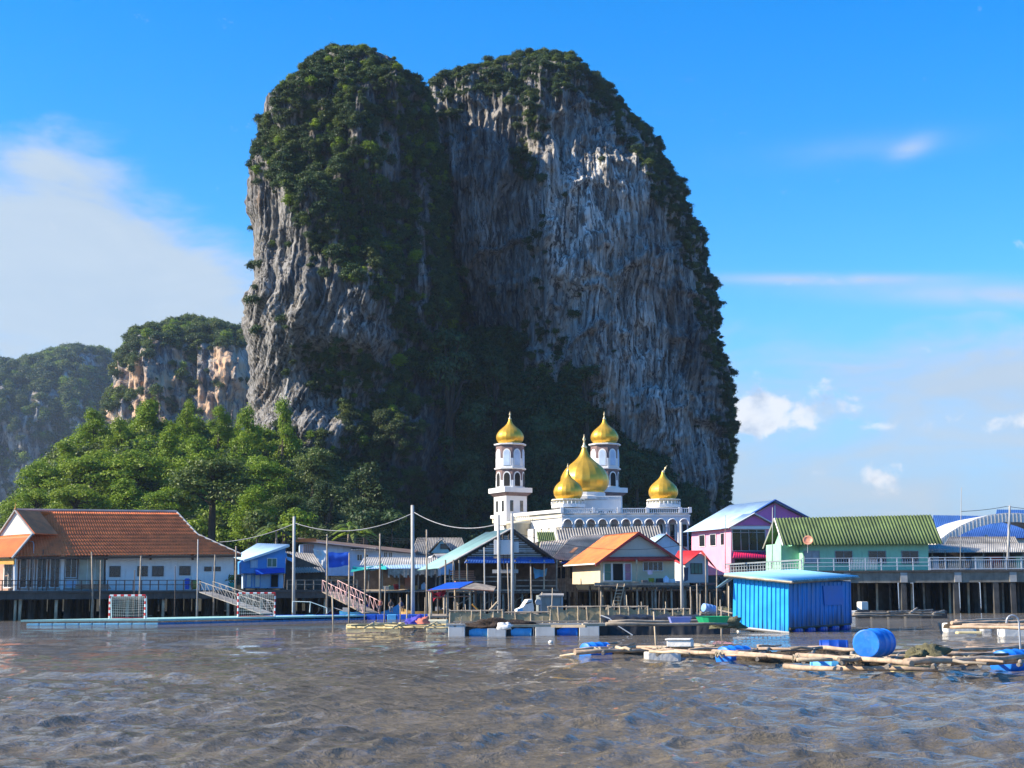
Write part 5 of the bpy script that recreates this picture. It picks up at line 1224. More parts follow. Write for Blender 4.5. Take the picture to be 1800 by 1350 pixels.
# projecting bay with its own gable
body(h, f, [(1285, 990), (1360, 990), (1360, 924), (1326, 905), (1285, 926)], 1.6, PINKP, -1.6, 'bay'); body(h, f, [(1294, 923), (1356, 923), (1326, 907)], .06, PURP, -1.68, 'bay_gable')
A2 = f.at(1326, 902, -2.1); L2 = f.at(1280, 928, -2.1); R2 = f.at(1366, 924, -2.1); D2 = Vector((0, 2.6, 0))
sheet('bay_roof', h, LBLUER, A2, A2 + D2, L2 + D2, L2, 8, .03); sheet('bay_roof', h, LBLUER, A2, A2 + D2, R2 + D2, R2, 8, .03)
MB().tube([A2, L2], .08, 4).build('bay_barge_board', WHITEW, h); MB().tube([A2, R2], .08, 4).build('bay_barge_board', WHITEW, h)
slabq(h, f, [(1284, 930, -1.75), (1362, 930, -1.75), (1362, 925, -1.75), (1284, 925, -1.75)], .1, WHITEW, 'lintel')
window(h, f, 1287, 930, 1345, 969, -1.62, 4, 1, fm=CONCL, fw=.1); MB().tube([f.at(1287, 936, -1.72), f.at(1345, 936, -1.72)], .04, 4).build('transom', CONCL, h)
sheet('awning', h, MAG, f.at(1290, 970, -1.6), f.at(1376, 968, -1.6), f.at(1376, 981, -3.6), f.at(1288, 981, -3.6), 22, .07)
window(h, f, 1292, 983, 1360, 1003, -1.62, 4, 1, fm=WOODD)
sw = lambda x: None
lw = Fr(1283, 1000, 184 - 1.0, 24)
for i, (y0, y1) in enumerate(((.8, 1.9), (3.0, 4.4), (5.6, 7.0))):      # windows of the side wall
    x0 = f.x(1282, 0, 950) - .06; zt_ = f.at(1282, 936, 0).z; zb_ = f.at(1282, 958, 0).z
    wobj = MB().box(x0 - .03, x0 + .05, y0, y1, zb_, zt_).build('window', WHITEW, h); MB().box(x0 - .05, x0 - .02, y0 + .08, y1 - .08, zb_ + .08, zt_ - .08).build('pane', GLASS, wobj)
stilts(h, f, [(1285, .5), (1320, .5), (1360, .5), (1410, .5), (1285, 6)], -1, .16, CONC)
# lattice walkway rail, sloping up to the pier
fl = Fr(1340, 1003, 158, -14); la = fl.empty('lattice_fence', 'pale lattice fence along the walkway up to the right pier', 'fence')
A, B, C, D = fl.at(1275, 991), fl.at(1408, 983), fl.at(1408, 1004), fl.at(1275, 1009)
LAT = mat('pale_lattice', (.55, .58, .54), .7, var=.1, stain=.3)
MB().slab([A, B, B - Vector((0, 0, .16)), A - Vector((0, 0, .16))], .1).build('top_rail', LAT, la); MB().slab([D + Vector((0, 0, .16)), C + Vector((0, 0, .16)), C, D], .1).build('bottom_rail', LAT, la)
for i in range(29):
    t = i / 28; a, b = A.lerp(B, t), D.lerp(C, t); MB().box(a.x - .035, a.x + .035, .0, .06, b.z + .05, a.z - .05).build('slat', LAT, la)
for k in (.33, .66): MB().slab([A.lerp(D, k) + Vector((0, .02, .03)), B.lerp(C, k) + Vector((0, .02, .03)), B.lerp(C, k) + Vector((0, .02, -.03)), A.lerp(D, k) + Vector((0, .02, -.03))], .04).build('cross_slat', LAT, la)
MB().slab([D + Vector((-.2, -.3, 0)), C + Vector((.2, -.3, 0)), C + Vector((.2, 2.6, 0)), D + Vector((-.2, 2.6, 0))], .25).build('walkway', CONC, la)
stilts(la, fl, [(1280, .2), (1300, 1.8), (1325, .2), (1350, 1.8), (1375, .2), (1400, 1.5)], D.z - .2, .15, CONC, wob=.05)

fp = Fr(1600, 1003, 165, 0); pr = fp.empty('right_pier', 'tall concrete pier with white railing carrying the green house', 'pier'); pr.name = 'tall_pier'
xa, xb = fp.x(1408, -2.5), fp.x(1930, -2.5)
MB().box(xa, xb + 30, -2.5, 27, -.2, 0).build('deck', CONC, pr); MB().box(xa, xb, -2.3, -1.7, -1.35, -.203).build('edge_beam', mat('beam_concrete', (.24, .215, .17), .9, var=.25, stain=.5, stain_col=(.07, .06, .05)), pr); MB().box(xa, xb, 3, 3.5, -1.2, -.203).build('inner_beam', CONC, pr)
for p in (1412, 1490, 1590, 1685, 1782, 1880): x = fp.x(p, -2.4, 1010); MB().box(x - .45, x + .3, -2.42, -2.303, -1.32, -.25).build('beam_end', CONCL, pr)
zb = fp.zw - 1.2
rep('concrete_pile', MB().box(-.28, .28, -.28, .28, zb, -1.352), CONC, pr, [(fp.x(p, -2.0, 1040), -2.0, 0) for p in (1412, 1490, 1588, 1680, 1750, 1780, 1850, 1890)] + [(fp.x(p, 3.2, 1040), 3.2, .14) for p in range(1420, 1930, 42)] + [(fp.x(p, 8, 1040), 8, .6) for p in range(1410, 1960, 36)] + [(fp.x(p, 13, 1040), 13, .6) for p in range(1410, 1990, 30)])
rep('back_pile', MB().tube([(0, 0, zb), (0, 0, -.22)], .27, 6), WOODD, pr, [(fp.x(p + random.uniform(-3, 3), d, 1040), d, 0) for d in (17, 20.5, 24) for p in range(1380, 2000, 12)])
for p in (1508, 1517, 1540, 1560, 1577, 1605, 1622, 1648, 1665, 1700, 1719, 1735, 1765, 1795):
    x = fp.x(p, random.uniform(-1, 1.5), 1040); MB().tube([(x + random.uniform(-.1, .1), 0, zb), (x, 0, -1.4)], .13, 7, jit=.1).build('wooden_pile', random.choice((WOOD, WOODD, WOODL)), pr)
RAILW = mat('white_rail', (.62, .64, .66), .5, .1, var=.08, stain=.35, stain_col=(.3, .22, .16))
r1 = railing(fp, 1635, 1930, 0, 1.35, -2.2, 12, RAILW, 'white steel railing with close bars at the end of the tall pier', None, (.08, .8, 1.0), .04, py=1000)
xs = fp.x(1635, -2.2), fp.x(1930, -2.2)
rep('bar', MB().box(-.022, .022, -.022, .022, .1, 1.08), RAILW, r1, [(xs[0] + (xs[1] - xs[0]) * (i + .5) / 84, 0, 0) for i in range(84)])
r2 = railing(fp, 1410, 1633, 0, 1.35, -2.2, 9, RAILW, 'thin open railing on the pier before the green house', None, (.35, .65, 1.0), .03, py=1000)
xs = fp.x(1493, -2.25), fp.x(1543, -2.25); rep('bar', MB().box(-.022, .022, -.06, -.016, .1, 1.2), RAILW, r2, [(xs[0] + (xs[1] - xs[0]) * (i + .5) / 18, 0, 0) for i in range(18)])

f = Fr(1500, 1003, 168, 8); h = f.empty('green_house', 'mint green house with dark green corrugated roof on the tall pier', 'house')
body(h, f, [(1412, 1003), (1632, 1003), (1632, 955), (1412, 955)], 7, GREENP); body(h, f, [(1373, 1003), (1412, 1003), (1412, 955), (1373, 955)], 5.5, GREENP, 1.4, 'side_wall')
RL, RR_, ER, EL = f.at(1362, 912, 3.4), f.at(1637, 906, 3.4), f.at(1658, 957, -.9), f.at(1377, 959, -.9)
sheet('roof', h, GREENR, RL, RR_, ER, EL, 48, .17, seg=8)
bl, br = Vector((RL.x, 8.2, EL.z)), Vector((RR_.x, 8.2, ER.z)); sheet('back_roof', h, GREENR, RL, RR_, br, bl, 40, .1)
MB().tube([RL + Vector((-.05, 0, .05)), EL + Vector((-.05, 0, .0))], .09, 4).build('barge_board', CREAM, h); MB().tube([RL + Vector((-.05, 0, .05)), bl], .09, 4).build('barge_board', CREAM, h)
MB().prism([(0, 0), (.1, 0), (.1, .1), (0, .1)], 0, .1)
MB().add([(RL.x + .9, -.0, EL.z), (RL.x + .9, 6.9, EL.z), (RL.x + .9, 3.4, RL.z - .1), (RL.x + 1.0, 0, EL.z), (RL.x + 1.0, 6.9, EL.z), (RL.x + 1.0, 3.4, RL.z - .1)], [(0, 1, 2), (5, 4, 3), (0, 3, 4, 1), (1, 4, 5, 2), (2, 5, 3, 0)]).build('gable', GREENP, h)
for x0, x1 in ((1414, 1440), (1468, 1498), (1527, 1557), (1585, 1614)):
    window(h, f, x0, 968, x1, 991, -.02, 2, 1, fm=mat('grey_frame', (.3, .32, .33), .5), gm=mat('blueish_pane', (.30, .36, .40), .2) if x0 < 1450 else GLASS)
    if x0 > 1450:
        p, q = f.at(x0, 991, -.2), f.at(x1, 983, -.2); rep('window_bar', MB().box(-.025, .025, -.02, .02, 0, q.z - p.z), RAILW, h, [(p.x + (q.x - p.x) * (i + .5) / 7, -.2, p.z) for i in range(7)])
d = f.O + f.R @ f.at(1421, 957, -1.6); sd = empty('satellite_dish', d, 0, 'faded orange satellite dish below the green roof edge', 'satellite dish')
MB().lathe([(.03, 0), (.25, .04), (.43, .11), (.56, .22), (.54, .24), (.42, .13), (.2, .06)], 20).build('dish', mat('faded_orange', (.62, .27, .17), .5), sd, (0, 0, .4), smooth=True).rotation_euler = (rad(62), rad(-38), 0)
MB().tube([(0, .5, -.9), (0, .3, .2), (0, .05, .45)], .05, 6).build('mount', STEEL, sd); MB().tube([(-.3, -.1, .3), (-.55, -.75, .85)], .02, 5).build('feed_arm', STEEL, sd)
stick(1357, 892, 1000, 160, .05, CONCL, 'thin white mast in front of the pink house', 1, 'mast', 'mast', deep=False); stick(1688, 857, 1001, 162.6, .045, CONCL, 'tall thin white antenna mast at the railing', 2, 'antenna_mast', 'mast', deep=False)
stick(1771, 889, 1000, 163, .16, CONCL, 'concrete pole at the right end of the tall pier', 4, 'utility_pole', 'utility pole', deep=False); stick(1275, 905, 1000, 158, .04, WOOD, 'thin bare mast left of the pink house', 0, 'mast', 'mast', deep=False)
wire((1690, 899, 162), (1770, 890, 163), .1, .03, 'wire from behind the green roof to the end pole'); wire((1771, 890, 163), (1860, 893, 163), .2, .03, 'wire leaving the end pole out of view')

# arched hall, grey roofs and blue roofs behind the pier
f = Fr(1725, 1000, 182, 0); h = f.empty('arched_pavilion', 'open pavilion with curved white metal roof beyond the green house', 'pavilion')
arc = [(1652, 948), (1668, 936), (1690, 923), (1715, 912), (1740, 905), (1765, 902), (1790, 902), (1820, 906), (1850, 914), (1880, 927), (1900, 940)]
pts = [f.at(a, b, 0) for a, b in arc]; vs = []; fs = []; k = len(pts)
for dy in (0, 13):
    for p in pts: vs.append((p.x, dy, p.z))
    for p in pts: vs.append((p.x, dy, p.z - .12))
for i in range(k - 1): fs += [(i, i + 1, i + 1 + 2 * k, i + 2 * k), (i + k + 1, i + k, i + 3 * k, i + 1 + 3 * k)]
GM = mat('pale_metal_roof', (.70, .69, .66), .55, 0, var=.08, stain=.2, stain_col=(.35, .35, .36))
MB().add(vs, fs).build('roof', GM, h, smooth=True)
mb = MB()
for i in range(k - 1): # deep ribbed fascia
    a, b = pts[i], pts[i + 1]; mb.add([(a.x, -.06, a.z + .02), (b.x, -.06, b.z + .02), (b.x, -.06, b.z - 1.1), (a.x, -.06, a.z - 1.1), (a.x, .06, a.z + .02), (b.x, .06, b.z + .02), (b.x, .06, b.z - 1.1), (a.x, .06, a.z - 1.1)], [(3, 2, 1, 0), (4, 5, 6, 7), (0, 1, 5, 4), (2, 3, 7, 6)])
mb.build('fascia', GM, h)
for i in range(40):
    t = i / 39 * (k - 1.001); j = int(t); p = pts[j].lerp(pts[j + 1], t - j); MB().box(p.x - .03, p.x + .03, -.1, -.062, p.z - 1.05, p.z).build('fascia_rib', CONCL, h)
for p in (1660, 1735, 1810, 1890): x = f.x(p, 1, 960); MB().box(x - .15, x + .15, .9, 1.2, 0, f.at(p, 940, 1).z).build('column', STEEL, h)
MB().box(f.x(1640, 0), f.x(1920, 0), 0, 14, -.3, 0).build('floor', CONC, h)
stilts(h, f, [(p, 4) for p in range(1650, 1900, 40)], -.3, .25, CONC, wob=.02)
f = Fr(1715, 1000, 173, 3); h = f.empty('kiosk_row', 'row of open kiosks under a weathered corrugated roof by the railing', 'kiosk')
sheet('roof', h, FIBREL, f.at(1632, 958, 3), f.at(1815, 955, 3), f.at(1818, 971, -1), f.at(1628, 972, -1), 56, .11); sheet('upper_roof', h, FIBRE, f.at(1668, 944, 6), f.at(1785, 944, 6), f.at(1792, 957, 3), f.at(1660, 957, 3), 36, .11)
body(h, f, [(1632, 1003), (1815, 1003), (1815, 966), (1632, 966)], .2, WOODD, 3.4, 'back_wall')
for p in (1640, 1663, 1695, 1730, 1766, 1800): x = f.x(p, -.6); MB().box(x - .07, x + .07, -.65, -.5, 0, 2.1).build('post', WOOD, h)
for p, q, m in ((1640, 1650, LBLUER), (1668, 1690, WOOD), (1712, 1728, CREAM), (1738, 1760, RUSTR), (1786, 1798, GREENP)): x, y = f.x(p, 1), f.x(q, 1); MB().box(x, y, .8, 1.6, 0, 1.5).build('counter', m, h)
MB().box(f.x(1625, 0), f.x(1830, 0), -1, 5, -.2, .0).build('floor', CONC, h)
stilts(h, f, [(p, 3) for p in range(1640, 1820, 30)], -.2, .2, CONC)
f = Fr(1720, 1000, 205, 4); h = f.empty('blue_roof_house', 'house with deep blue ribbed roof behind the arched pavilion', 'house')
body(h, f, [(1645, 1000), (1850, 1000), (1850, 944), (1645, 944)], 8, CREAM)
sheet('roof', h, BLUER, f.at(1640, 906, 6), f.at(1840, 909, 6), f.at(1850, 946, -.8), f.at(1650, 946, -.8), 60, .07); sheet('back_roof', h, BLUER, f.at(1640, 906, 6), f.at(1840, 909, 6), f.at(1840, 950, 13), f.at(1640, 950, 13), 30, .05)
stilts(h, f, [(p, 3) for p in range(1650, 1850, 50)], 0, .25, CONC)
f = Fr(1775, 1000, 215, 4); h = f.empty('blue_gable_house', 'blue-roofed house showing above the curved roof', 'house')
body(h, f, [(1752, 1000), (1840, 1000), (1840, 915), (1752, 915)], 8, CREAM)
sheet('roof', h, BLUER, f.at(1752, 896, 6), f.at(1850, 897, 6), f.at(1855, 918, -.8), f.at(1748, 916, -.8), 30, .07); stilts(h, f, [(1760, 3), (1800, 3)], 0, .25, CONC)

# ================================================================== FLOATING THINGS
BAMBOO = mat('bare_log', (.44, .32, .22), .85, var=.28, vs=2.2, bump=.015, stain=.5, stain_col=(.13, .09, .06), ss_=(6, 6, 2))
BLUEDR = mat('blue_drum_plastic', (.015, .19, .66), .45, var=.25, vs=2.5, stain=.4, stain_col=(.16, .28, .45), ss_=(7, 7, 1.5))
FOAM = mat('foam_float', (.74, .71, .64), .8, var=.1, vs=2, bump=.02, stain=.45, stain_col=(.4, .34, .2))
GREYF = mat('grey_float', (.62, .61, .57), .75, var=.12, stain=.35, stain_col=(.16, .14, .11))
BLACKP = mat('black_plastic', (.02, .02, .022), .5, var=.3)
SKYBL = mat('sky_blue_float', (.10, .42, .75), .5, var=.12)
OLIVE = mat('olive_net', (.13, .12, .065), .95, var=.3, vs=3, bump=.05, bs=10)
DRUMP = [(0.0, -.45), (.255, -.45), (.285, -.43), (.285, -.40), (.27, -.385), (.285, -.36), (.29, -.17), (.305, -.15), (.29, -.13), (.29, .13), (.305, .15), (.29, .17), (.285, .36), (.27, .385), (.285, .40), (.285, .43), (.255, .45), (0.0, .45)]
def drum_obj(par, name, loc, rot, s=1.0, m=None):
    o = MB().lathe(DRUMP, 22, cap=False).build(name, m or BLUEDR, par, loc, smooth=True); o.rotation_euler = rot; o.scale = (s, s, s); return o
def logs(par, L, m=None, name='log', off=None):
    for (a, b, c, d, z, r) in L:
        A, B = Wt(a, b, z) - par.location, Wt(c, d, z) - par.location; n = max(3, int((B - A).length / .7)); pts = []
        for i in range(n + 1):
            p = A.lerp(B, i / n) + Vector((random.uniform(-.03, .03), random.uniform(-.04, .04), random.uniform(-.025, .025))); pts.append(p)
        MB().tube(pts, r, 8, r * random.uniform(.6, .95), jit=.13).build(name, m or BAMBOO, par, smooth=True)

# near log raft
raft = empty('log_raft', Wt(1400, 1160), 0, 'long raft of bare crooked logs floating on blue drums in front', 'raft')
logs(raft, [(1010, 1146, 1160, 1142, .34, .06), (1150, 1141, 1262, 1150, .34, .06), (1255, 1146, 1420, 1158, .36, .065), (1400, 1152, 1600, 1166, .36, .07), (1590, 1164, 1802, 1156, .38, .075),
            (1380, 1171, 1480, 1176, .2, .06), (1470, 1174, 1650, 1176, .18, .06), (1700, 1164, 1830, 1158, .3, .07), (1120, 1138, 1330, 1142, .3, .045), (1330, 1140, 1500, 1141, .3, .045), (1010, 1142, 1120, 1137, .3, .05),
            (1420, 1139, 1520, 1142, .32, .06), (1540, 1148, 1640, 1146, .3, .06), (1640, 1143, 1810, 1137, .3, .06), (1660, 1150, 1810, 1146, .32, .06), (1700, 1138, 1830, 1134, .3, .05), (1600, 1160, 1720, 1163, .3, .055), (1560, 1154, 1700, 1150, .3, .05)])
for p, q in ((1060, 8), (1155, 10), (1250, 12), (1330, 14), (1410, 16), (1480, 18), (1560, 18), (1640, 18), (1720, 16), (1790, 16)):    # cross poles
    y = np.interp(p, [1000, 1250, 1450, 1600, 1800], [1144, 1148, 1162, 1170, 1164]); logs(raft, [(p, y + 4, p + 22, y - q, .3, .05)], WOOD, 'cross_pole')
for x, y, s in ((1048, 1154, 1.0), (1294, 1164, 1.05)): drum_obj(raft, 'float_drum', Wt(x, y) - raft.location + Vector((0, .25, .13)), (rad(90), 0, rad(-50)), s)
drum_obj(raft, 'float_drum', Wt(1785, 1176) - raft.location + Vector((0, .2, .14)), (rad(90), 0, rad(-52)), 1.1); drum_obj(raft, 'float_drum', Wt(1455, 1172) - raft.location + Vector((0, .1, -.02)), (rad(90), 0, rad(75)), .9, SKYBL)
drum_obj(raft, 'float_drum', Wt(1466, 1146) - raft.location + Vector((0, 0, .1)), (rad(90), 0, rad(80)), 1.0, mat('navy_drum', (.01, .06, .35), .4))
def foam(par, x, y, l, w, h, m=FOAM, z=0, rz=0, name='foam_float'):
    o = MB().box(-l / 2, l / 2, -w / 2, w / 2, -h * .4, h * .6).build(name, m, par, Wt(x, y) - (par.location if par else Vector()) + Vector((0, w * .4, z)), bevel=min(.09, h * .2)); o.rotation_euler.z = rz; return o
foam(raft, 1166, 1160, 1.0, .7, .42, FOAM, .02); foam(raft, 1608, 1178, 1.05, .3, .16, mat('yellow_foam', (.66, .55, .28), .8, stain=.3), .0); foam(raft, 1665, 1172, .35, .4, .3, GREYF, .05)
for x, y in ((1050, 1143), (1160, 1142), (1265, 1150), (1400, 1157), (1500, 1160), (1700, 1160)):
    p = Wt(x, y, .36) - raft.location; MB().tube([p + Vector((.09 * math.cos(q), .1 * math.sin(q), .08 * math.sin(q * 2))) for q in np.linspace(0, 6.0, 9)], .025, 5).build('lashing', ROPE, raft)
for i in range(34):      # loose sticks and split bamboo lying along the raft
    x = random.uniform(1030, 1770); y = float(np.interp(x, [1000, 1250, 1450, 1600, 1800], [1141, 1145, 1156, 1164, 1156])) + random.uniform(-14, 6); l = random.uniform(25, 75)
    logs(raft, [(x, y, x + l, y + random.uniform(-5, 5), random.uniform(.26, .42), random.uniform(.02, .05))], random.choice((WOOD, WOODL, BAMBOO, WOODD)), 'stick')
# weedy netting hanging between the logs
def clump(par, px, py, z, sx, sy, sz, m, name, seed, label=None, cat=None, n=26):
    u, v = np.meshgrid(np.linspace(0, 2 * math.pi, n, endpoint=False), np.linspace(0.02, math.pi / 2 + .25, n // 2))
    d = np.stack([np.cos(u) * np.sin(v), np.sin(u) * np.sin(v), np.cos(v)], -1); r = 1 + .32 * fbm(d[..., 0] * 2 + seed, d[..., 1] * 2, d[..., 2] * 2 + seed, 5, .65)
    w = d * r[..., None] * np.array([sx, sy, sz]); R, K = u.shape
    i, j = np.meshgrid(np.arange(R - 1), np.arange(K), indexing='ij'); q = np.stack([i * K + j, (i + 1) * K + j, (i + 1) * K + (j + 1) % K, i * K + (j + 1) % K], -1).reshape(-1, 4)
    o = link(name, npmesh(name, w.reshape(-1, 3), q, True), m, par, Wt(px, py, z) - (par.location if par else Vector()))
    if label: tag(o, label, cat)
    return o
for i, (x, y, sx) in enumerate(((1110, 1152, 1.1), (1220, 1156, .9), (1350, 1166, 1.0), (1550, 1172, 1.6), (1690, 1170, .9), (1735, 1166, .8), (1620, 1156, 1.3), (1430, 1156, 1.1))):
    clump(raft, x, y, -.02, sx, .35, .27, mat('weedy_netting', (.075, .055, .035), .95, var=.5, vs=4, bump=.05, bs=14), 'net_bundle', i * 3.7)
e = empty('blue_barrel', Wt(1540, 1150, .42), 0, 'big blue plastic barrel lying on the log raft', 'barrel')
o = drum_obj(e, 'shell', (0, .1, .25), (rad(90), 0, rad(-34)), 1.12); MB().lathe([(.0, .452), (.2, .452), (.2, .458), (.0, .458)], 20, cap=False).build('end_cap', mat('lit_worn_barrel_end', (.10, .35, .72), .45, var=.5, vs=5), o)  # end painted lighter as if sunlit, with worn blotches
MB().lathe([(.26, .44), (.292, .445), (.292, .475), (.262, .475)], 22).build('rim', BLUEDR, o, smooth=True); MB().lathe([(.26, -.475), (.292, -.475), (.292, -.445), (.262, -.44)], 22).build('rim', BLUEDR, o, smooth=True)
clump(None, 1634, 1152, .34, .4, .36, .27, OLIVE, 'net_heap', 5.2, 'olive heap of fishing net on the log raft beside the barrel', 'net'); clump(None, 1610, 1153, .34, .22, .25, .2, OLIVE, 'net_heap', 9.2, 'small olive bundle of net against the larger heap', 'net')
e = empty('foam_box', Wt(1196, 1137, .34), rad(-14), 'white foam fish box standing on the log raft', 'box')
MB().box(-.36, .36, -.26, .26, 0, .19).build('box', FOAM, e, bevel=.03); MB().box(-.40, .34, -.3, .26, .192, .24).build('lid', FOAM, e, bevel=.02)
stick(1156, 1075, 1140, 52, .035, WOODL, 'thin bent stick standing up from the log raft', -7)
o = tag(MB().tube([Wt(985, 1153, .06) - Wt(985, 1153), Wt(1050, 1143, .3) - Wt(985, 1153)], .03, 6).build('bamboo_pole', WOODL, None, Wt(985, 1153)), 'thin bamboo pole sticking out of the raft end over the water', 'pole')
hp = Wt(1783, 1148, .3); tag(MB().tube([Vector((.16 * math.cos(q), 0, .75 + .2 * math.sin(q))) for q in np.linspace(math.pi, 0, 9)] + [Vector((.16, 0, 0))], .025, 6).build('bent_pipe', STEEL, None, hp), 'rusty hooked pipe standing on the log raft', 'pipe')
tag(MB().lathe([(.02, -.08), (.09, -.04), (.1, .03), (.04, .08)], 10).build('buoy', FOAM, None, Wt(968, 1131) + Vector((0, 0, .04)), smooth=True), 'small white float bobbing beside the raft', 'buoy')

# right-hand foam raft
r2 = empty('foam_raft', Wt(1740, 1110), 0, 'log raft on white foam blocks near the right edge', 'raft')
logs(r2, [(1672, 1095, 1860, 1092, .55, .09), (1670, 1102, 1860, 1104, .5, .08), (1690, 1098, 1840, 1098, .5, .06), (1680, 1092, 1780, 1088, .55, .07)])
foam(r2, 1690, 1111, 1.5, .9, .75); foam(r2, 1705, 1113, 1.2, .5, .3, mat('yellow_foam', (.66, .55, .28), .8), -.1); foam(r2, 1800, 1118, 1.9, .9, .75); foam(r2, 1735, 1108, .5, .6, .5, GREYF)
for x in (1675, 1760, 1770): clump(r2, x, 1102, .35, .35, .3, .2, mat('weedy_netting', (.075, .055, .035)), 'net_bundle', x)
r3 = empty('low_raft', Wt(1575, 1087), 0, 'low dark raft with scrap wood lying off the tall pier', 'raft')
logs(r3, [(1492, 1083, 1655, 1081, .7, .08), (1500, 1079, 1660, 1077, .7, .08), (1560, 1076, 1640, 1072, .9, .06), (1600, 1078, 1612, 1069, 1.0, .05), (1640, 1079, 1660, 1073, .9, .05)], WOOD)
for x in (1520, 1545, 1575, 1605, 1632, 1652): foam(r3, x, 1087, 1.3, .8, .9, CONC if x % 2 else BLACKP, .1, name='float_block')
foam(r3, 1500, 1086, .9, .8, .8, FOAM, .15)
tag(foam(None, 1518, 1080, .95, .8, .9, FOAM, .8, .5, 'foam_block'), 'loose white foam block on the low dark raft', 'foam block')

# grey float row of the fish farm
ff = empty('fish_farm_raft', Wt(930, 1118), 0, 'fish farm raft edged with grey box floats and blue drums', 'raft')
Yf = Wt(930, 1118).y
def FX(px): return (px - 930) * Yf / F
for a, b in ((790, 819), (858, 890), (941, 975), (1017, 1052)): MB().box(FX(a), FX(b), 0, 1.1, -.3, .52).build('box_float', GREYF, ff, bevel=.03)
for a, b in ((819, 835), (890, 905), (938.5, 941), (975, 987), (1010, 1017), (1052, 1066)): MB().box(FX(a) + .02, FX(b) - .02, .25, .9, -.3, .45).build('black_float', BLACKP, ff)
for a, m in ((845, SKYBL), (918, SKYBL), (998, BLUEDR)): drum_obj(ff, 'float_drum', (FX(a), .45, .16), (rad(90), 0, rad(80)), 1.12, m)
MB().box(FX(786), FX(1068), -.02, .3, .525, .6).build('plank', CONCL, ff); MB().box(FX(786), FX(1068), .5, .9, .525, .59).build('plank', WOOD, ff)
for i in range(5): MB().box(FX(800 + i * 60), FX(803 + i * 60), .0, 9, .45, .52).build('cross_beam', WOOD, ff)
MB().box(FX(786), FX(1068), 8.6, 9, .525, .6).build('plank', WOOD, ff)
# black tarp-wrapped raft
bk = empty('tarp_raft', Wt(1170, 1116), 0, 'long raft wrapped in black plastic sheeting', 'raft'); u = np.linspace(0, 1, 60); v = np.linspace(0, 1, 12); U, V = np.meshgrid(u, v); Yb = Wt(1170, 1116).y
A = (1062 - 1170) * Yb / F; B = (1282 - 1170) * Yb / F
prof_y = np.interp(V, [0, .35, .5, 1], [0, .08, .4, 3.0]); prof_z = np.interp(V, [0, .35, .5, 1], [-.3, .75, .9, .85])
w = np.stack([A + (B - A) * U, prof_y + .12 * fbm(U * 14, V * 4, 1), prof_z + .1 * fbm(U * 18, V * 3, 2) - .25 * (U > .93) * (U - .93) / .07], -1)
i, j = np.meshgrid(np.arange(11), np.arange(59), indexing='ij'); a = (i * 60 + j).ravel(); link('sheeting', npmesh('sheeting', w.reshape(-1, 3), np.stack([a, a + 1, a + 61, a + 60], 1), True), BLACKP, bk)
MB().box(A + .1, B - .4, .6, 2.8, -.3, .6).build('hull', WOODD, bk); logs(bk, [(1065, 1098, 1280, 1096, .95, .06), (1070, 1093, 1275, 1091, .95, .06)], WOOD)
MB().tube([(A - .1, -.1, .95), (A + .3, -.15, .8), (A + .7, -.18, .45), (A + 1.4, -.22, .0)], .028, 6).build('rope', TARPW, bk)
for i, (x, c, k, lb) in enumerate(((1195, (.30, .34, .72), 'box', 'lavender plastic tub on the black raft'), (1253, (.02, .45, .18), 'basin', 'bright green basin on the black raft'), (1238, (.6, .16, .06), 'box', 'small orange crate on the black raft'))):
    p = Wt(x, 1096, .92); m = mat('raft_plastic_%d' % i, c, .5); s = (.5, .55, .25)[i]
    o = MB().lathe([(s * .8, 0), (s, s * .4), (s * 1.05, s * .42), (s * .9, s * .38)], 4 if k == 'box' else 16, rot=.78).build({'box': 'plastic_tub', 'basin': 'basin'}[k], m, None, p); tag(o, lb, 'tub' if k == 'box' else 'basin')
clump(None, 1277, 1101, .55, .8, .6, .36, OLIVE, 'net_heap', 3.3, 'dark tangle of net and rope at the end of the black raft', 'net')
stick(1268, 1066, 1096, 70, .05, WOOD, 'short post at the end of the black raft', 0)

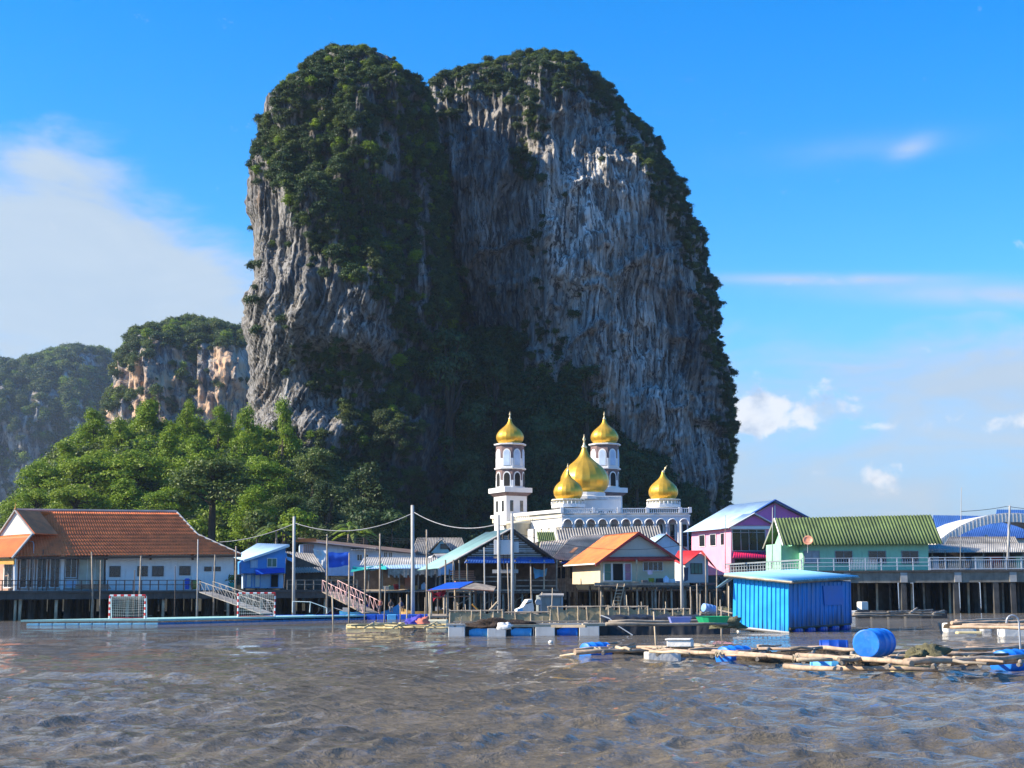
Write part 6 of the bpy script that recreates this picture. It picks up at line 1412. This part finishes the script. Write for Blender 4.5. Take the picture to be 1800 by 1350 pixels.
# net cages: frames with brown netting
NET = bpy.data.materials.new('fishing_net'); NET.use_nodes = True; g = G(NET.node_tree)
tc = g.n('ShaderNodeTexCoord').outputs['Object']
den = g.ss(g.noise(tc, 1.4, 4), .25, .75, .62, .96)
netc = g.n('ShaderNodeBsdfTranslucent', {0: (.5, .42, .26, 1)})
sh = g.n('ShaderNodeMixShader', {0: den, 1: g.n('ShaderNodeBsdfTransparent').outputs[0], 2: g.n('ShaderNodeMixShader', {0: .4, 2: netc.outputs[0], 1: g.n('ShaderNodeBsdfPrincipled', {'Base Color': g.mix(g.noise(tc, 3, 4), (.42, .35, .20), (.68, .58, .37)), 'Roughness': .95}).outputs[0]}).outputs[0]})
g.n('ShaderNodeOutputMaterial', {0: sh.outputs[0]})
def cage(px0, px1, pyt, pyb, Y, n, label, depth=2.4):
    b = P((px0 + px1) / 2, pyb, Y); b.z = .5; e = empty('net_cage', b, 0, label, 'net cage', 'net cages of the fish farm'); s = Y / F; x0, x1 = (px0 - px1) / 2 * s, (px1 - px0) / 2 * s; H = P(px0, pyt, Y).z - .5
    for i in range(n + 1):
        x = x0 + (x1 - x0) * i / n + random.uniform(-.1, .1); hh = H * random.uniform(.88, 1.05)
        MB().tube([(x, 0, -.7), (x + random.uniform(-.12, .12), random.uniform(-.1, .1), hh)], .05, 6, .04, jit=.1).build('stake', WOODL, e)
        if i % 2 == 0: MB().tube([(x, depth, -.7), (x, depth, H * random.uniform(.85, 1))], .05, 6).build('stake', WOOD, e)
        if i < n:
            xa = x0 + (x1 - x0) * (i + 1) / n; h2 = H * random.uniform(.78, .95)
            MB().slab([(x, .02, -.1), (xa, .02, -.1), (xa, .04, h2), ((x + xa) / 2, .07, h2 - .12), (x, .04, H * .9)], .012).build('net_panel', NET, e)
    MB().tube([(x0, 0, H * .9), ((x0 + x1) / 2, .05, H * .86), (x1, 0, H * .92)], .045, 6).build('top_pole', WOOD, e); MB().tube([(x0, depth, H * .9), (x1, depth, H * .9)], .045, 6).build('top_pole', WOOD, e)
    for i in range(0, n + 1, 2): x = x0 + (x1 - x0) * i / n; MB().tube([(x, 0, H * .86), (x, depth, H * .88)], .035, 5).build('side_pole', WOOD, e)
    return e
cage(790, 885, 1072, 1100, 92, 5, 'low brown net cage at the left end of the fish farm'); cage(888, 975, 1075, 1100, 92, 4, 'net cage with sagging panels behind the grey floats'); cage(965, 1072, 1064, 1100, 90, 6, 'tall net cage in the middle of the fish farm')
cage(1075, 1140, 1064, 1098, 88, 4, 'tall net cage next to the black raft'); cage(1142, 1215, 1069, 1094, 88, 5, 'net cage behind the middle of the black raft')
clump(None, 880, 1101, .55, 1.3, .5, .32, mat('dark_net', (.04, .028, .022), .95, var=.4, vs=5, bump=.05, bs=12), 'net_heap', 1.3, 'dark heap of nets lying on the fish farm raft', 'net'); clump(None, 886, 1104, .6, .32, .2, .2, TARPW, 'white_sack', 4.1, 'white sack lying on the dark net heap', 'sack')
for i, (x, y, s, rz) in enumerate(((935, 1102, .9, .2), (1000, 1103, .7, -.3), (1090, 1100, 1.6, .15))):
    tag(MB().box(-s, s, -.15, .15, 0, .1).build('driftwood_board', WOODL, None, Wt(x, y, .62)), ('pale board on the float row by the first blue drum', 'short pale board on the float row by the last grey box', 'long pale board across the net cages')[i], 'board').rotation_euler.z = rz

# bamboo raft at the left of the farm
br = empty('bamboo_raft', Wt(690, 1104), 0, 'low raft of yellowed bamboo beside the fish farm', 'raft')
logs(br, [(610, 1102, 700, 1104, .3, .055), (612, 1103.5, 690, 1105, .25, .05), (640, 1099, 780, 1100, .35, .05), (615, 1100, 720, 1097, .38, .055), (690, 1095, 800, 1098, .4, .05), (700, 1103, 800, 1103, .3, .05), (655, 1096, 760, 1094, .4, .045), (625, 1098, 700, 1095, .42, .04), (700, 1100, 790, 1096, .42, .04), (640, 1104, 660, 1093, .45, .04), (690, 1104, 712, 1093, .45, .04), (745, 1104, 770, 1092, .45, .04)], mat('yellow_bamboo', (.50, .40, .20), .85, var=.3, vs=2))
for a, l in ((630, 1.4), (665, 1.6), (690, 1.0)): foam(br, a, 1105, l * 1.1, .6, .45, mat('yellow_foam', (.66, .55, .28), .8), .02)
foam(br, 768, 1106, 1.3, 1.0, .95, mat('cream_foam', (.72, .66, .45), .8, stain=.3)); foam(br, 745, 1105, .8, .6, .5, BLACKP); foam(br, 720, 1105, .9, .6, .5, BLACKP)
clump(None, 729, 1097, .42, .5, .4, .45, mat('violet_cloth', (.08, .07, .42), .8, var=.3), 'cloth_heap', 2.2, 'heap of violet blue cloth on the bamboo raft', 'cloth'); clump(None, 744, 1097, .42, .42, .35, .4, mat('salmon_cloth', (.6, .18, .12), .8, var=.3), 'cloth_heap', 6.2, 'heap of salmon red cloth next to the violet one', 'cloth')
stick(757, 1040, 1092, 100, .06, WOODL, 'bare wooden post on the bamboo raft', -3)

# floating football pitch
A, B, D = Wt(278, 1098), Wt(652, 1089), Wt(36, 1099.5); D = A + (D - A) * 1.0; Cc = B + (D - A)
pitch = empty('floating_pitch', A, 0, 'floating football pitch of pale green pontoons with blue sides', 'pitch')
TURF = mat('pale_green_deck', (.32, .56, .50), .7, var=.12, stain=.15, stain_col=(.5, .6, .55)); SIDEB = mat('pontoon_blue_shaded', (.04, .19, .38), .5, var=.2); SIDEL = mat('pontoon_blue_lit', (.22, .52, .66), .5, var=.12)  # pontoon sides coloured as sunlit on the left, as shaded along the front
LD, LB = D - A, B - A; Ld, Lb = LD.length, LB.length; ud, ub = LD / Ld, LB / Lb; zd = .42
q = [Vector((0, 0, zd)), LB + Vector((0, 0, zd)), LB + LD + Vector((0, 0, zd)), LD + Vector((0, 0, zd))]
MB().slab(q, .14).build('deck', TURF, pitch)
def pont(o, u, nrm, n, m):
    L = 1.0
    for i in range(n):
        p = o + u * (i * L + .02); q = p + u * (L * .93); t = nrm * .5
        mb = MB(); mb.add([p, q, q + t, p + t, p + Vector((0, 0, zd - .15)), q + Vector((0, 0, zd - .15)), q + t + Vector((0, 0, zd - .15)), p + t + Vector((0, 0, zd - .15))], [(3, 2, 1, 0), (4, 5, 6, 7), (0, 1, 5, 4), (1, 2, 6, 5), (2, 3, 7, 6), (3, 0, 4, 7)])
        mb.build('pontoon', m, pitch, (0, 0, -.12), bevel=.05)
nb_ = ub.cross(Vector((0, 0, 1))); 
pont(Vector((0, 0, 0)), ub, ud, int(Lb), SIDEB); pont(Vector((0, 0, 0)), ud, ub, int(Ld), SIDEL)
for k in (0, 1):
    o = ub * (.2 if k == 0 else Lb - .35); MB().slab([o + Vector((0, 0, zd + .006)), o + ub * .12 + Vector((0, 0, zd + .006)), o + ub * .12 + LD + Vector((0, 0, zd + .006)), o + LD + Vector((0, 0, zd + .006))], .004).build('touch_line', WHITEW, pitch)
pb = empty('blue_pontoon', P(570, 1080, 138), 0, 'bright blue floating walkway behind the pitch', 'pontoon'); pb.location.z = .1
for i in range(16): MB().box(i * .95 - 5.6, i * .95 - 4.75, 0, 1.8, -.2, .36).build('float_block', TARPB if i % 4 else SKYBL, pb, bevel=.05)
RW = []
def goal(px0, px1, pyt, pyb, Y, label, rz, depth=1.1):
    b = P(px0, pyb, Y); b.z = zd; e = empty('goal', b, rz, label, 'goal', 'goals on the floating pitch'); w = (px1 - px0) * Y / F / math.cos(rz); H = (pyb - pyt) * Y / F
    n = 8
    for x in (0, w):
        for i in range(n): MB().tube([(x, 0, H * i / n), (x, 0, H * (i + 1) / n)], .07, 8).build('post_band', (WHITEW, REDP)[i % 2], e)
        MB().tube([(x, 0, H), (x, depth * .5, H * .96), (x, depth, .05)], .04, 6).build('stay', WHITEW, e)
    for i in range(10): MB().tube([(w * i / 10, 0, H), (w * (i + 1) / 10, 0, H)], .07, 8).build('bar_band', (WHITEW, REDP)[i % 2], e)
    MB().tube([(0, depth, .05), (w, depth, .05)], .04, 6).build('ground_bar', REDP, e)
    m = NETW
    mb = MB()
    for i in range(19): x = w * i / 18; mb.tube([(x, .02, H - .03), (x, depth * .5, H * .94), (x, depth, .06)], .009, 3, cap=False)
    for j in range(16): t = j / 15; y = depth * t; z = (H - .03) * (1 - t ** 2.2) + .05; mb.tube([(0, y, z), (w / 2, y + .03, z - .05), (w, y, z)], .009, 3, cap=False)
    mb.build('net', m, e); return e
NETW = mat('white_net', (.72, .72, .70), .8)
goal(192, 252, 1049, 1089, 118, 'red and white goal at the near end of the floating pitch', rad(6)); goal(418, 480, 1045, 1086, 126, 'red and white goal at the far end of the floating pitch', rad(12))
bf = empty('barrier_frame', P(514, 1079, 136), rad(5), 'thin white pipe frame beside the far goal', 'frame'); bf.location.z = .7
for A_, B_ in (((0, 0, 0), (0, 0, 1.0)), ((0, 0, 1.0), (1.6, 0, .95)), ((1.6, 0, .95), (1.55, 0, 0)), ((1.6, 0, .95), (3.1, 0, .4)), ((3.1, 0, .4), (3.1, 0, -.1))): MB().tube([A_, B_], .035, 6).build('pipe', WHITEW, bf)

# longtail boats
def boat(px, py, L, w, m, label, rz, inner=WOOD, hz=.55):
    e = empty('longtail_boat', Wt(px, py), rz, label, 'boat', 'wooden boats moored below the stalls'); N = 16
    vs = []; fs = []
    for i in range(N + 1):
        t = i / N; x = (t - .5) * L; wd = w * .5 * max(.03, math.sin(math.pi * min(1, (t * .9 + .1))) ** .55 * (1 if t < .75 else 1 - ((t - .75) / .25) ** 2 * .97)); sh = hz + .9 * max(0, (t - .62) / .38) ** 2 + .15 * max(0, (.2 - t) / .2)
        vs += [(x, -wd, sh), (x, -wd * .75, .0), (x, 0, -.2), (x, wd * .75, .0), (x, wd, sh), (x, wd - .06, sh), (x, 0, .12), (x, -wd + .06, sh)]
    for i in range(N):
        for k in range(8): a, b = 8 * i + k, 8 * i + (k + 1) % 8; fs.append((a, b, b + 8, a + 8))
    fs += [tuple(range(7, -1, -1)), tuple(8 * N + k for k in range(8))]
    MB().add(vs, fs).build('hull', m, e)
    for t in (-.25, 0, .2): MB().box(L * t, L * t + .3, -w * .4, w * .4, hz * .6, hz * .7).build('thwart', inner, e)
    MB().tube([(-L * .42, 0, hz + .1), (-L * .62, .1, hz + .5), (-L * .85, .2, -.2)], .05, 5).build('tail_shaft', STEEL, e); MB().box(-L * .45, -L * .36, -.25, .25, hz, hz + .5).build('engine', STEEL, e)
    return e
boat(650, 1086, 6.2, 1.4, mat('boat_blue', (.05, .30, .62), .5, var=.15), 'bright blue wooden boat at the foot of the red gangway', rad(-8)); boat(738, 1084, 4.8, 1.3, mat('boat_ochre', (.58, .36, .12), .6, var=.15), 'ochre wooden boat moored beside the tallest pole', rad(172)); boat(610, 1085, 4.5, 1.1, mat('boat_violet', (.10, .08, .42), .6, var=.2), 'violet-blue boat lying behind the blue one', rad(-4)); boat(695, 1081, 5, 1.2, mat('boat_red', (.30, .06, .05), .6, var=.2), 'dark red boat under the stalls', rad(176))
person(687, 1076, 141, 1.55, ('black', (.02, .02, .025)), ('grey', (.2, .2, .2)), 'person in black clothes sitting in a boat below the stalls', True, rad(10)); person(669, 1075, 142, 1.6, ('red', (.35, .12, .09)), ('dark', (.05, .05, .07)), 'person in a faded red shirt sitting beside the slim pole', True, rad(-20)); person(705, 1076, 142, 1.5, ('navy', (.04, .05, .12)), ('brown', (.1, .07, .05)), 'person in dark blue sitting near the tallest pole', True, rad(30))

# awning shelter with blue tarp roof
sf = Fr(815, 1082, 120, 8); sh = sf.empty('awning_shelter', 'rickety shelter with blue tarpaulin roof beside the fish farm', 'shelter')
MB().slab([sf.at(750, 1038, -1.2), sf.at(806, 1034, -1.2), sf.at(832, 1022, 2.2), sf.at(786, 1024, 2.2)], .05).build('tarp_roof', TARPB, sh); MB().slab([sf.at(810, 1034, -1.2), sf.at(868, 1038, -1.2), sf.at(872, 1031, 2.2), sf.at(834, 1024, 2.2)], .05).build('roof', WOOD, sh)
for a, dy, pt in ((758, -1, 1038), (787, -1, 1036), (826, -1, 1036), (860, -1, 1038), (770, 2, 1034), (800, 2, 1030), (836, 2, 1026), (866, 2, 1033)): MB().tube([sf.at(a, 1080, dy) - Vector((0, 0, 1)), sf.at(a, pt, dy)], .08, 6, jit=.1).build('post', random.choice((WOOD, WOODD, WOODL)), sh)
for pr_ in (((750, 1039, -1.2), (806, 1035, -1.2)), ((810, 1035, -1.2), (868, 1039, -1.2)), ((758, 1050, -1), (826, 1048, -1))): MB().tube([sf.at(*pr_[0]), sf.at(*pr_[1])], .06, 6).build('beam', mat('reddish_wood', (.33, .17, .11)), sh)
MB().slab([sf.at(752, 1083, -1.3), sf.at(868, 1083, -1.3), sf.at(868, 1079, 2.5), sf.at(752, 1079, 2.5)], .12).build('floor', WOOD, sh)
hung('laundry', sf, [(758, 1038, -.9), (785, 1037, -.9), (780, 1052, -.9), (762, 1054, -.9)], mat('crimson_cloth', (.55, .03, .06), .8), 'crimson clothes hanging under the blue awning', .2, 10, 'cloth')
for k, (a, b, c, d) in enumerate(((830, 1062, 846, 1078), (858, 1075, 874, 1058), (875, 1062, 862, 1078))): 
    p = sf.O + sf.R @ sf.at(a, b, -1.6); q = sf.O + sf.R @ sf.at(c, d, -1.6); tag(MB().tube([(0, 0, 0), q - p], .08, 5).build('leaning_board', (mat('orange_board', (.6, .28, .06), .7), WOODL, WOOD)[k], None, p), ('orange board leaning in the shelter', 'pale stick leaning right of the shelter', 'grey stick crossing the pale one')[k], 'board')
# shed box and white van-like cabin on the shore by the poles
gb = Fr(975, 1074, 128, 8); b = gb.empty('water_tank', 'square grey sheet-metal tank beside the twin poles', 'tank')
body(b, gb, [(950, 1078), (990, 1078), (990, 1046), (950, 1046)], 2.4, mat('grey_green_sheet', (.23, .26, .25), .6, var=.15, stain=.4), 0, 'shell'); slabq(b, gb, [(947, 1047, -.15), (991, 1047, -.15), (991, 1043, 2.6), (950, 1043, 2.6)], .1, FIBRE, 'lid')
for a in (951, 970, 988): x = gb.x(a, -.05, 1060); MB().box(x - .05, x + .05, -.06, -.002, gb.at(a, 1078).z, gb.at(a, 1047).z).build('rib', STEEL, b)
MB().slab([gb.at(905, 1081, -1.5), gb.at(1000, 1081, -1.5), gb.at(1000, 1077, 3), gb.at(905, 1077, 3)], .15).build('stand', WOOD, b)
stilts(b, gb, [(912, -1), (945, -1), (975, -1), (997, -1)], -.3, .1)
cv = gb.O + gb.R @ gb.at(924, 1077, -.4); tk = empty('boat_cabin', cv - Vector((0, -.8, 0)), rad(15), 'small white boat cabin shell lying by the twin poles', 'boat cabin')
MB().prism([(-1.0, 0), (.75, 0), (.8, .5), (.62, 1.45), (.1, 1.4), (-.45, .6), (-1.05, .35)], -.6, .8).build('shell', FOAM, tk, bevel=.08); MB().prism([(-.2, .86), (.5, 1.08), (.5, 1.18), (-.2, .98)], -.63, -.602).build('dark_slot', DARK, tk); MB().box(-1.1, -.5, -.75, -.63, .05, .4).build('side_panel', SKYBL, tk)
tk.scale = (.8, .8, .8); MB().lathe([(.30, -.04), (.34, 0), (.30, .04)], 16).build('wheel', STEEL, tk, (1.2, -.7, 1.1)).rotation_euler = (rad(90), 0, 0)

# ------------------------------------------------------------------ blue floating hut
C = Wt(1387, 1112); Lf = Fr(1387, 1112, C.y, -36); Rf = Fr(1387, 1112, C.y, 54)
hut = empty('floating_hut', Vector((C.x, C.y, 0)), 0, 'bright blue corrugated hut floating on drums', 'hut')
def hl(fr_, px, py, dy=0): return fr_.O + fr_.R @ fr_.at(px, py, dy) - hut.location
HUTB = mat('hut_blue_sheet_lit', (.012, .42, .88), .5, var=.14, vs=.9, stain=.45, stain_col=(.05, .28, .52), ss_=(7, 7, .35))  # sheet colour brightened for the wall that faces the sun
HUTD = mat('hut_blue_sheet_shaded_worn', (.012, .22, .62), .5, var=.15, vs=.8, stain=.75, stain_col=(.03, .045, .06), ss_=(6, 6, .3))  # same sheet darkened as shade on walls turned from the sun, plus worn stains
def grime(m, h0, h1, amt):      # waterline dirt that climbs the sheets in drips
    nt = m.node_tree; p = [n for n in nt.nodes if n.type == 'BSDF_PRINCIPLED'][0]; src = p.inputs['Base Color'].links[0].from_socket
    N = nt.nodes.new; gp = N('ShaderNodeNewGeometry'); sp = N('ShaderNodeSeparateXYZ'); nt.links.new(gp.outputs['Position'], sp.inputs[0])
    mp = N('ShaderNodeMapping'); mp.inputs[3].default_value = (5, 5, .5); nt.links.new(gp.outputs['Position'], mp.inputs[0]); nz = N('ShaderNodeTexNoise'); nz.inputs['Scale'].default_value = 1.0; nz.inputs['Detail'].default_value = 6; nt.links.new(mp.outputs[0], nz.inputs[0])
    a = N('ShaderNodeMath'); a.operation = 'MULTIPLY_ADD'; nt.links.new(nz.outputs[0], a.inputs[0]); a.inputs[1].default_value = -2.2; nt.links.new(sp.outputs[2], a.inputs[2])
    mr = N('ShaderNodeMapRange'); nt.links.new(a.outputs[0], mr.inputs[0]); mr.inputs[1].default_value = h1 - 1.1; mr.inputs[2].default_value = h0 - 1.1; mr.inputs[3].default_value = 0; mr.inputs[4].default_value = amt
    mx = N('ShaderNodeMix'); mx.data_type = 'RGBA'; nt.links.new(mr.outputs[0], mx.inputs[0]); nt.links.new(src, mx.inputs[6]); mx.inputs[7].default_value = (.03, .035, .035, 1); nt.links.new(mx.outputs[2], p.inputs['Base Color'])
grime(HUTD, .2, 1.1, .85); grime(HUTB, .0, .45, .5)
LT0, LT1, LB0, LB1 = hl(Lf, 1289, 1016), hl(Lf, 1387, 1024), hl(Lf, 1288, 1101), hl(Lf, 1387, 1111)
def ribbed(name, A, B, C_, D_, n, m, par):     # trapezoid ribs, sheet of real thickness
    A, B, C_, D_ = (Vector(p) for p in (A, B, C_, D_)); out = (B - A).cross(D_ - A).normalized(); us = []; hs = []
    for i in range(n):
        for t, hgt in ((0, 0), (.72, 0), (.78, .045), (.92, .045), (.98, 0)): us.append((i + t) / n); hs.append(hgt)
    us.append(1); hs.append(0); vs = []; fs = []; k = len(us)
    for u, hgt in zip(us, hs):
        a, b = A.lerp(B, u), D_.lerp(C_, u); o = -out * hgt if out.y > 0 else out * hgt; bk_ = (out if out.y > 0 else -out) * .02
        vs += [a + o, b + o, a + o + bk_, b + o + bk_]
    for i in range(k - 1): a = 4 * i; fs += [(a, a + 1, a + 5, a + 4), (a + 2, a + 6, a + 7, a + 3), (a, a + 4, a + 6, a + 2), (a + 1, a + 3, a + 7, a + 5)]
    return MB().add(vs, fs).build(name, m, par)
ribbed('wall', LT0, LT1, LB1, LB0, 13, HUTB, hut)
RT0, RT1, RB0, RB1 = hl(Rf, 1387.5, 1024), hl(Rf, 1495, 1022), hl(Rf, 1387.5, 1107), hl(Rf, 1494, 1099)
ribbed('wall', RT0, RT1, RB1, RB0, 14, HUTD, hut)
bL, bR = LT0 + (RT1 - RT0), RT1
MB().slab([LT0 + Vector((.05, .1, 0)), bL, bL - Vector((0, 0, 2.3)), LB0 + Vector((.05, .1, 0))], .05).build('back_wall', HUTD, hut); MB().slab([bL, bR, bR - Vector((0, 0, 2.3)), bL - Vector((0, 0, 2.3))], .05).build('back_wall', HUTD, hut)
SHT = mat('dark_blue_shutter', (.01, .16, .55), .5, var=.1); sq = [hl(Rf, a, b, -.06) for a, b in ((1447, 1030), (1480, 1029), (1483, 1063), (1450, 1064))]; MB().slab([sq[3], sq[2], sq[1], sq[0]], .04).build('shutter', SHT, hut)
o_ = (LT0 - LT1).normalized(); e_ = (RT1 - RT0).normalized()
ra, rb = LT0 + o_ * .35 - e_ * .35 + Vector((0, 0, .16)), LT1 - o_ * .35 - e_ * .4 + Vector((0, 0, .10)); rc, rd = RT1 - o_ * .35 + e_ * .35 + Vector((0, 0, .28)), LT0 + (RT1 - RT0) + o_ * .35 + e_ * .35 + Vector((0, 0, .36))
HR = mat('hut_roof_sheet', (.30, .62, .78), .4, var=.1, stain=.2, stain_col=(.6, .66, .7)); sheet('roof', hut, HR, ra, rb, rc, rd, 1, .0, 1)
bpy.data.objects.remove(hut.children[-1]) if False else None
sheet('roof_ribs', hut, HR, rb + Vector((0, 0, .03)), rc + Vector((0, 0, .03)), rd + Vector((0, 0, .03)), ra + Vector((0, 0, .03)), 26, .04)
MB().tube([ra - Vector((0, 0, .07)), rb - Vector((0, 0, .07))], .06, 4).build('eave_beam', WOODL, hut); MB().tube([rb - Vector((0, 0, .07)), rc - Vector((0, 0, .07))], .07, 4).build('eave_beam', WOOD, hut)
fa = LT0 + Vector((0, 0, .08)); ML = mat('pale_teal_sheet', (.40, .62, .62), .5, var=.12)
MB().slab([fa + Vector((-.95, -.2, -.55)), fa + Vector((0, 0, .1)), fa + Vector((.55, 1.6, .16)), fa + Vector((-.5, 1.5, -.5))], .05).build('side_awning', ML, hut)
ctr = (LB0 + RB1) * .5
for i in range(5): drum_obj(hut, 'float_drum', RB0 + (RB1 - RB0) * ((i + .5) / 5) + Vector((0, .25, .02 - RB0.z * 1.0 + .02)), (rad(90), 0, rad(144)), .95, mat('navy_drum', (.01, .06, .35), .4))
fl_ = RB0 + Vector((0, 0, .02)); MB().tube([RB0 + Vector((.0, -.06, .05)), RB1 + Vector((0, -.06, .05))], .07, 5).build('floor_beam', WOODD, hut); MB().tube([LB0 + Vector((0, -.06, -.02)), LB1 + Vector((0, -.06, -.05))], .07, 5).build('floor_beam', CONCL, hut)
MB().slab([LB0 + Vector((.1, .1, -.02)), LB1 + Vector((.0, .15, .06)), RB1 + Vector((-.1, .1, .02)), LB0 + (RB1 - RB0) + Vector((-.1, -.1, 0))], .12).build('floor', WOODD, hut)
for t in (.2, .5, .8): foam(None, 0, 0, .1, .1, .1) if False else None
for i in range(3): drum_obj(hut, 'float_drum', LB0.lerp(LB1, (i + .5) / 3) + Vector((.25, .35, -LB0.lerp(LB1, (i + .5) / 3).z + .0)), (rad(90), 0, rad(54)), .9, FOAM)
# blue drum and small clutter behind the hut
bb = empty('loose_barrel', P(1246, 1066, 118), 0, 'light blue barrel lying under the red-roofed hut', 'barrel'); bb.location.z = .75
drum_obj(bb, 'shell', (0, 0, .2), (rad(80), 0, rad(-60)), 1.2, mat('faded_blue', (.25, .42, .72), .5, var=.2))
cr = empty('debris_raft', Wt(1260, 1082), 0, 'small raft of weathered planks under the red-roofed hut', 'raft'); logs(cr, [(1230, 1080, 1285, 1079, .5, .1), (1232, 1076, 1290, 1075, .55, .1), (1262, 1072, 1288, 1078, .7, .06), (1240, 1077, 1275, 1070, .7, .05)], WOOD); foam(cr, 1240, 1082, 2.0, .8, .6, WOODL); clump(cr, 1272, 1076, .5, 1.0, .5, .5, OLIVE, 'net_bundle', 8.8); 
for px, pt, lb in ((1260, 1000, 'stick with a red and white tag near the floating hut'), (1281, 1030, 'pale timber post just behind the floating hut'), (1225, 1026, 'thin stick left of the light blue barrel')): stick(px, pt, 1078, 112, .06, WOODL if px == 1281 else WOOD, lb, 0)
mf = hill('mudflat', [(-400, 1074), (200, 1073), (700, 1072), (1100, 1071), (1500, 1069), (2300, 1066)], 212, 176, 1075, 60, 6, mat('wet_mud', (.06, .05, .04), .5, var=.3, bump=.05, bs=2), .6, 4)[0]; tag(mf, 'strip of wet mud under the village', kind='structure')

# weathered stakes standing in the water among the houses and rafts
ORD = ('first', 'second', 'third', 'fourth', 'fifth', 'sixth', 'seventh', 'eighth')
for a, b, n, where in ((580, 760, 7, 'market stalls'), (775, 985, 8, 'teal-roofed house'), (1020, 1190, 7, 'orange-roofed house'), (1205, 1275, 4, 'red-roofed hut')):
    for i in range(n):
        px = a + (b - a) * (i + random.uniform(.2, .8)) / n; Y = random.uniform(114, 144); pt = random.uniform(1030, 1064)
        stick(px, pt, 1085, Y, random.uniform(.035, .07), random.choice((WOOD, WOODL, WOOD, WOODD)), 'thin weathered stake in the water below the %s, %s from the left' % (where, ORD[i]), random.uniform(-4, 4), 'mooring_stake', 'stake', 'stakes below the stilt houses')

# ================================================================== HAZE
def build_haze():
    o = MB().box(-2500, 2500, -60, 2600, -4.6, 330).build('haze', None)
    m = bpy.data.materials.new('thin_haze'); m.use_nodes = True; g = G(m.node_tree)
    v = g.n('ShaderNodeVolumePrincipled', {'Color': (.62, .8, 1, 1), 'Density': .00009, 'Anisotropy': .3})
    g.n('ShaderNodeOutputMaterial', {1: v.outputs[0]})
    o.data.materials.append(m)
    tag(o, 'thin bluish haze in the air over the bay', kind='stuff')
build_haze()
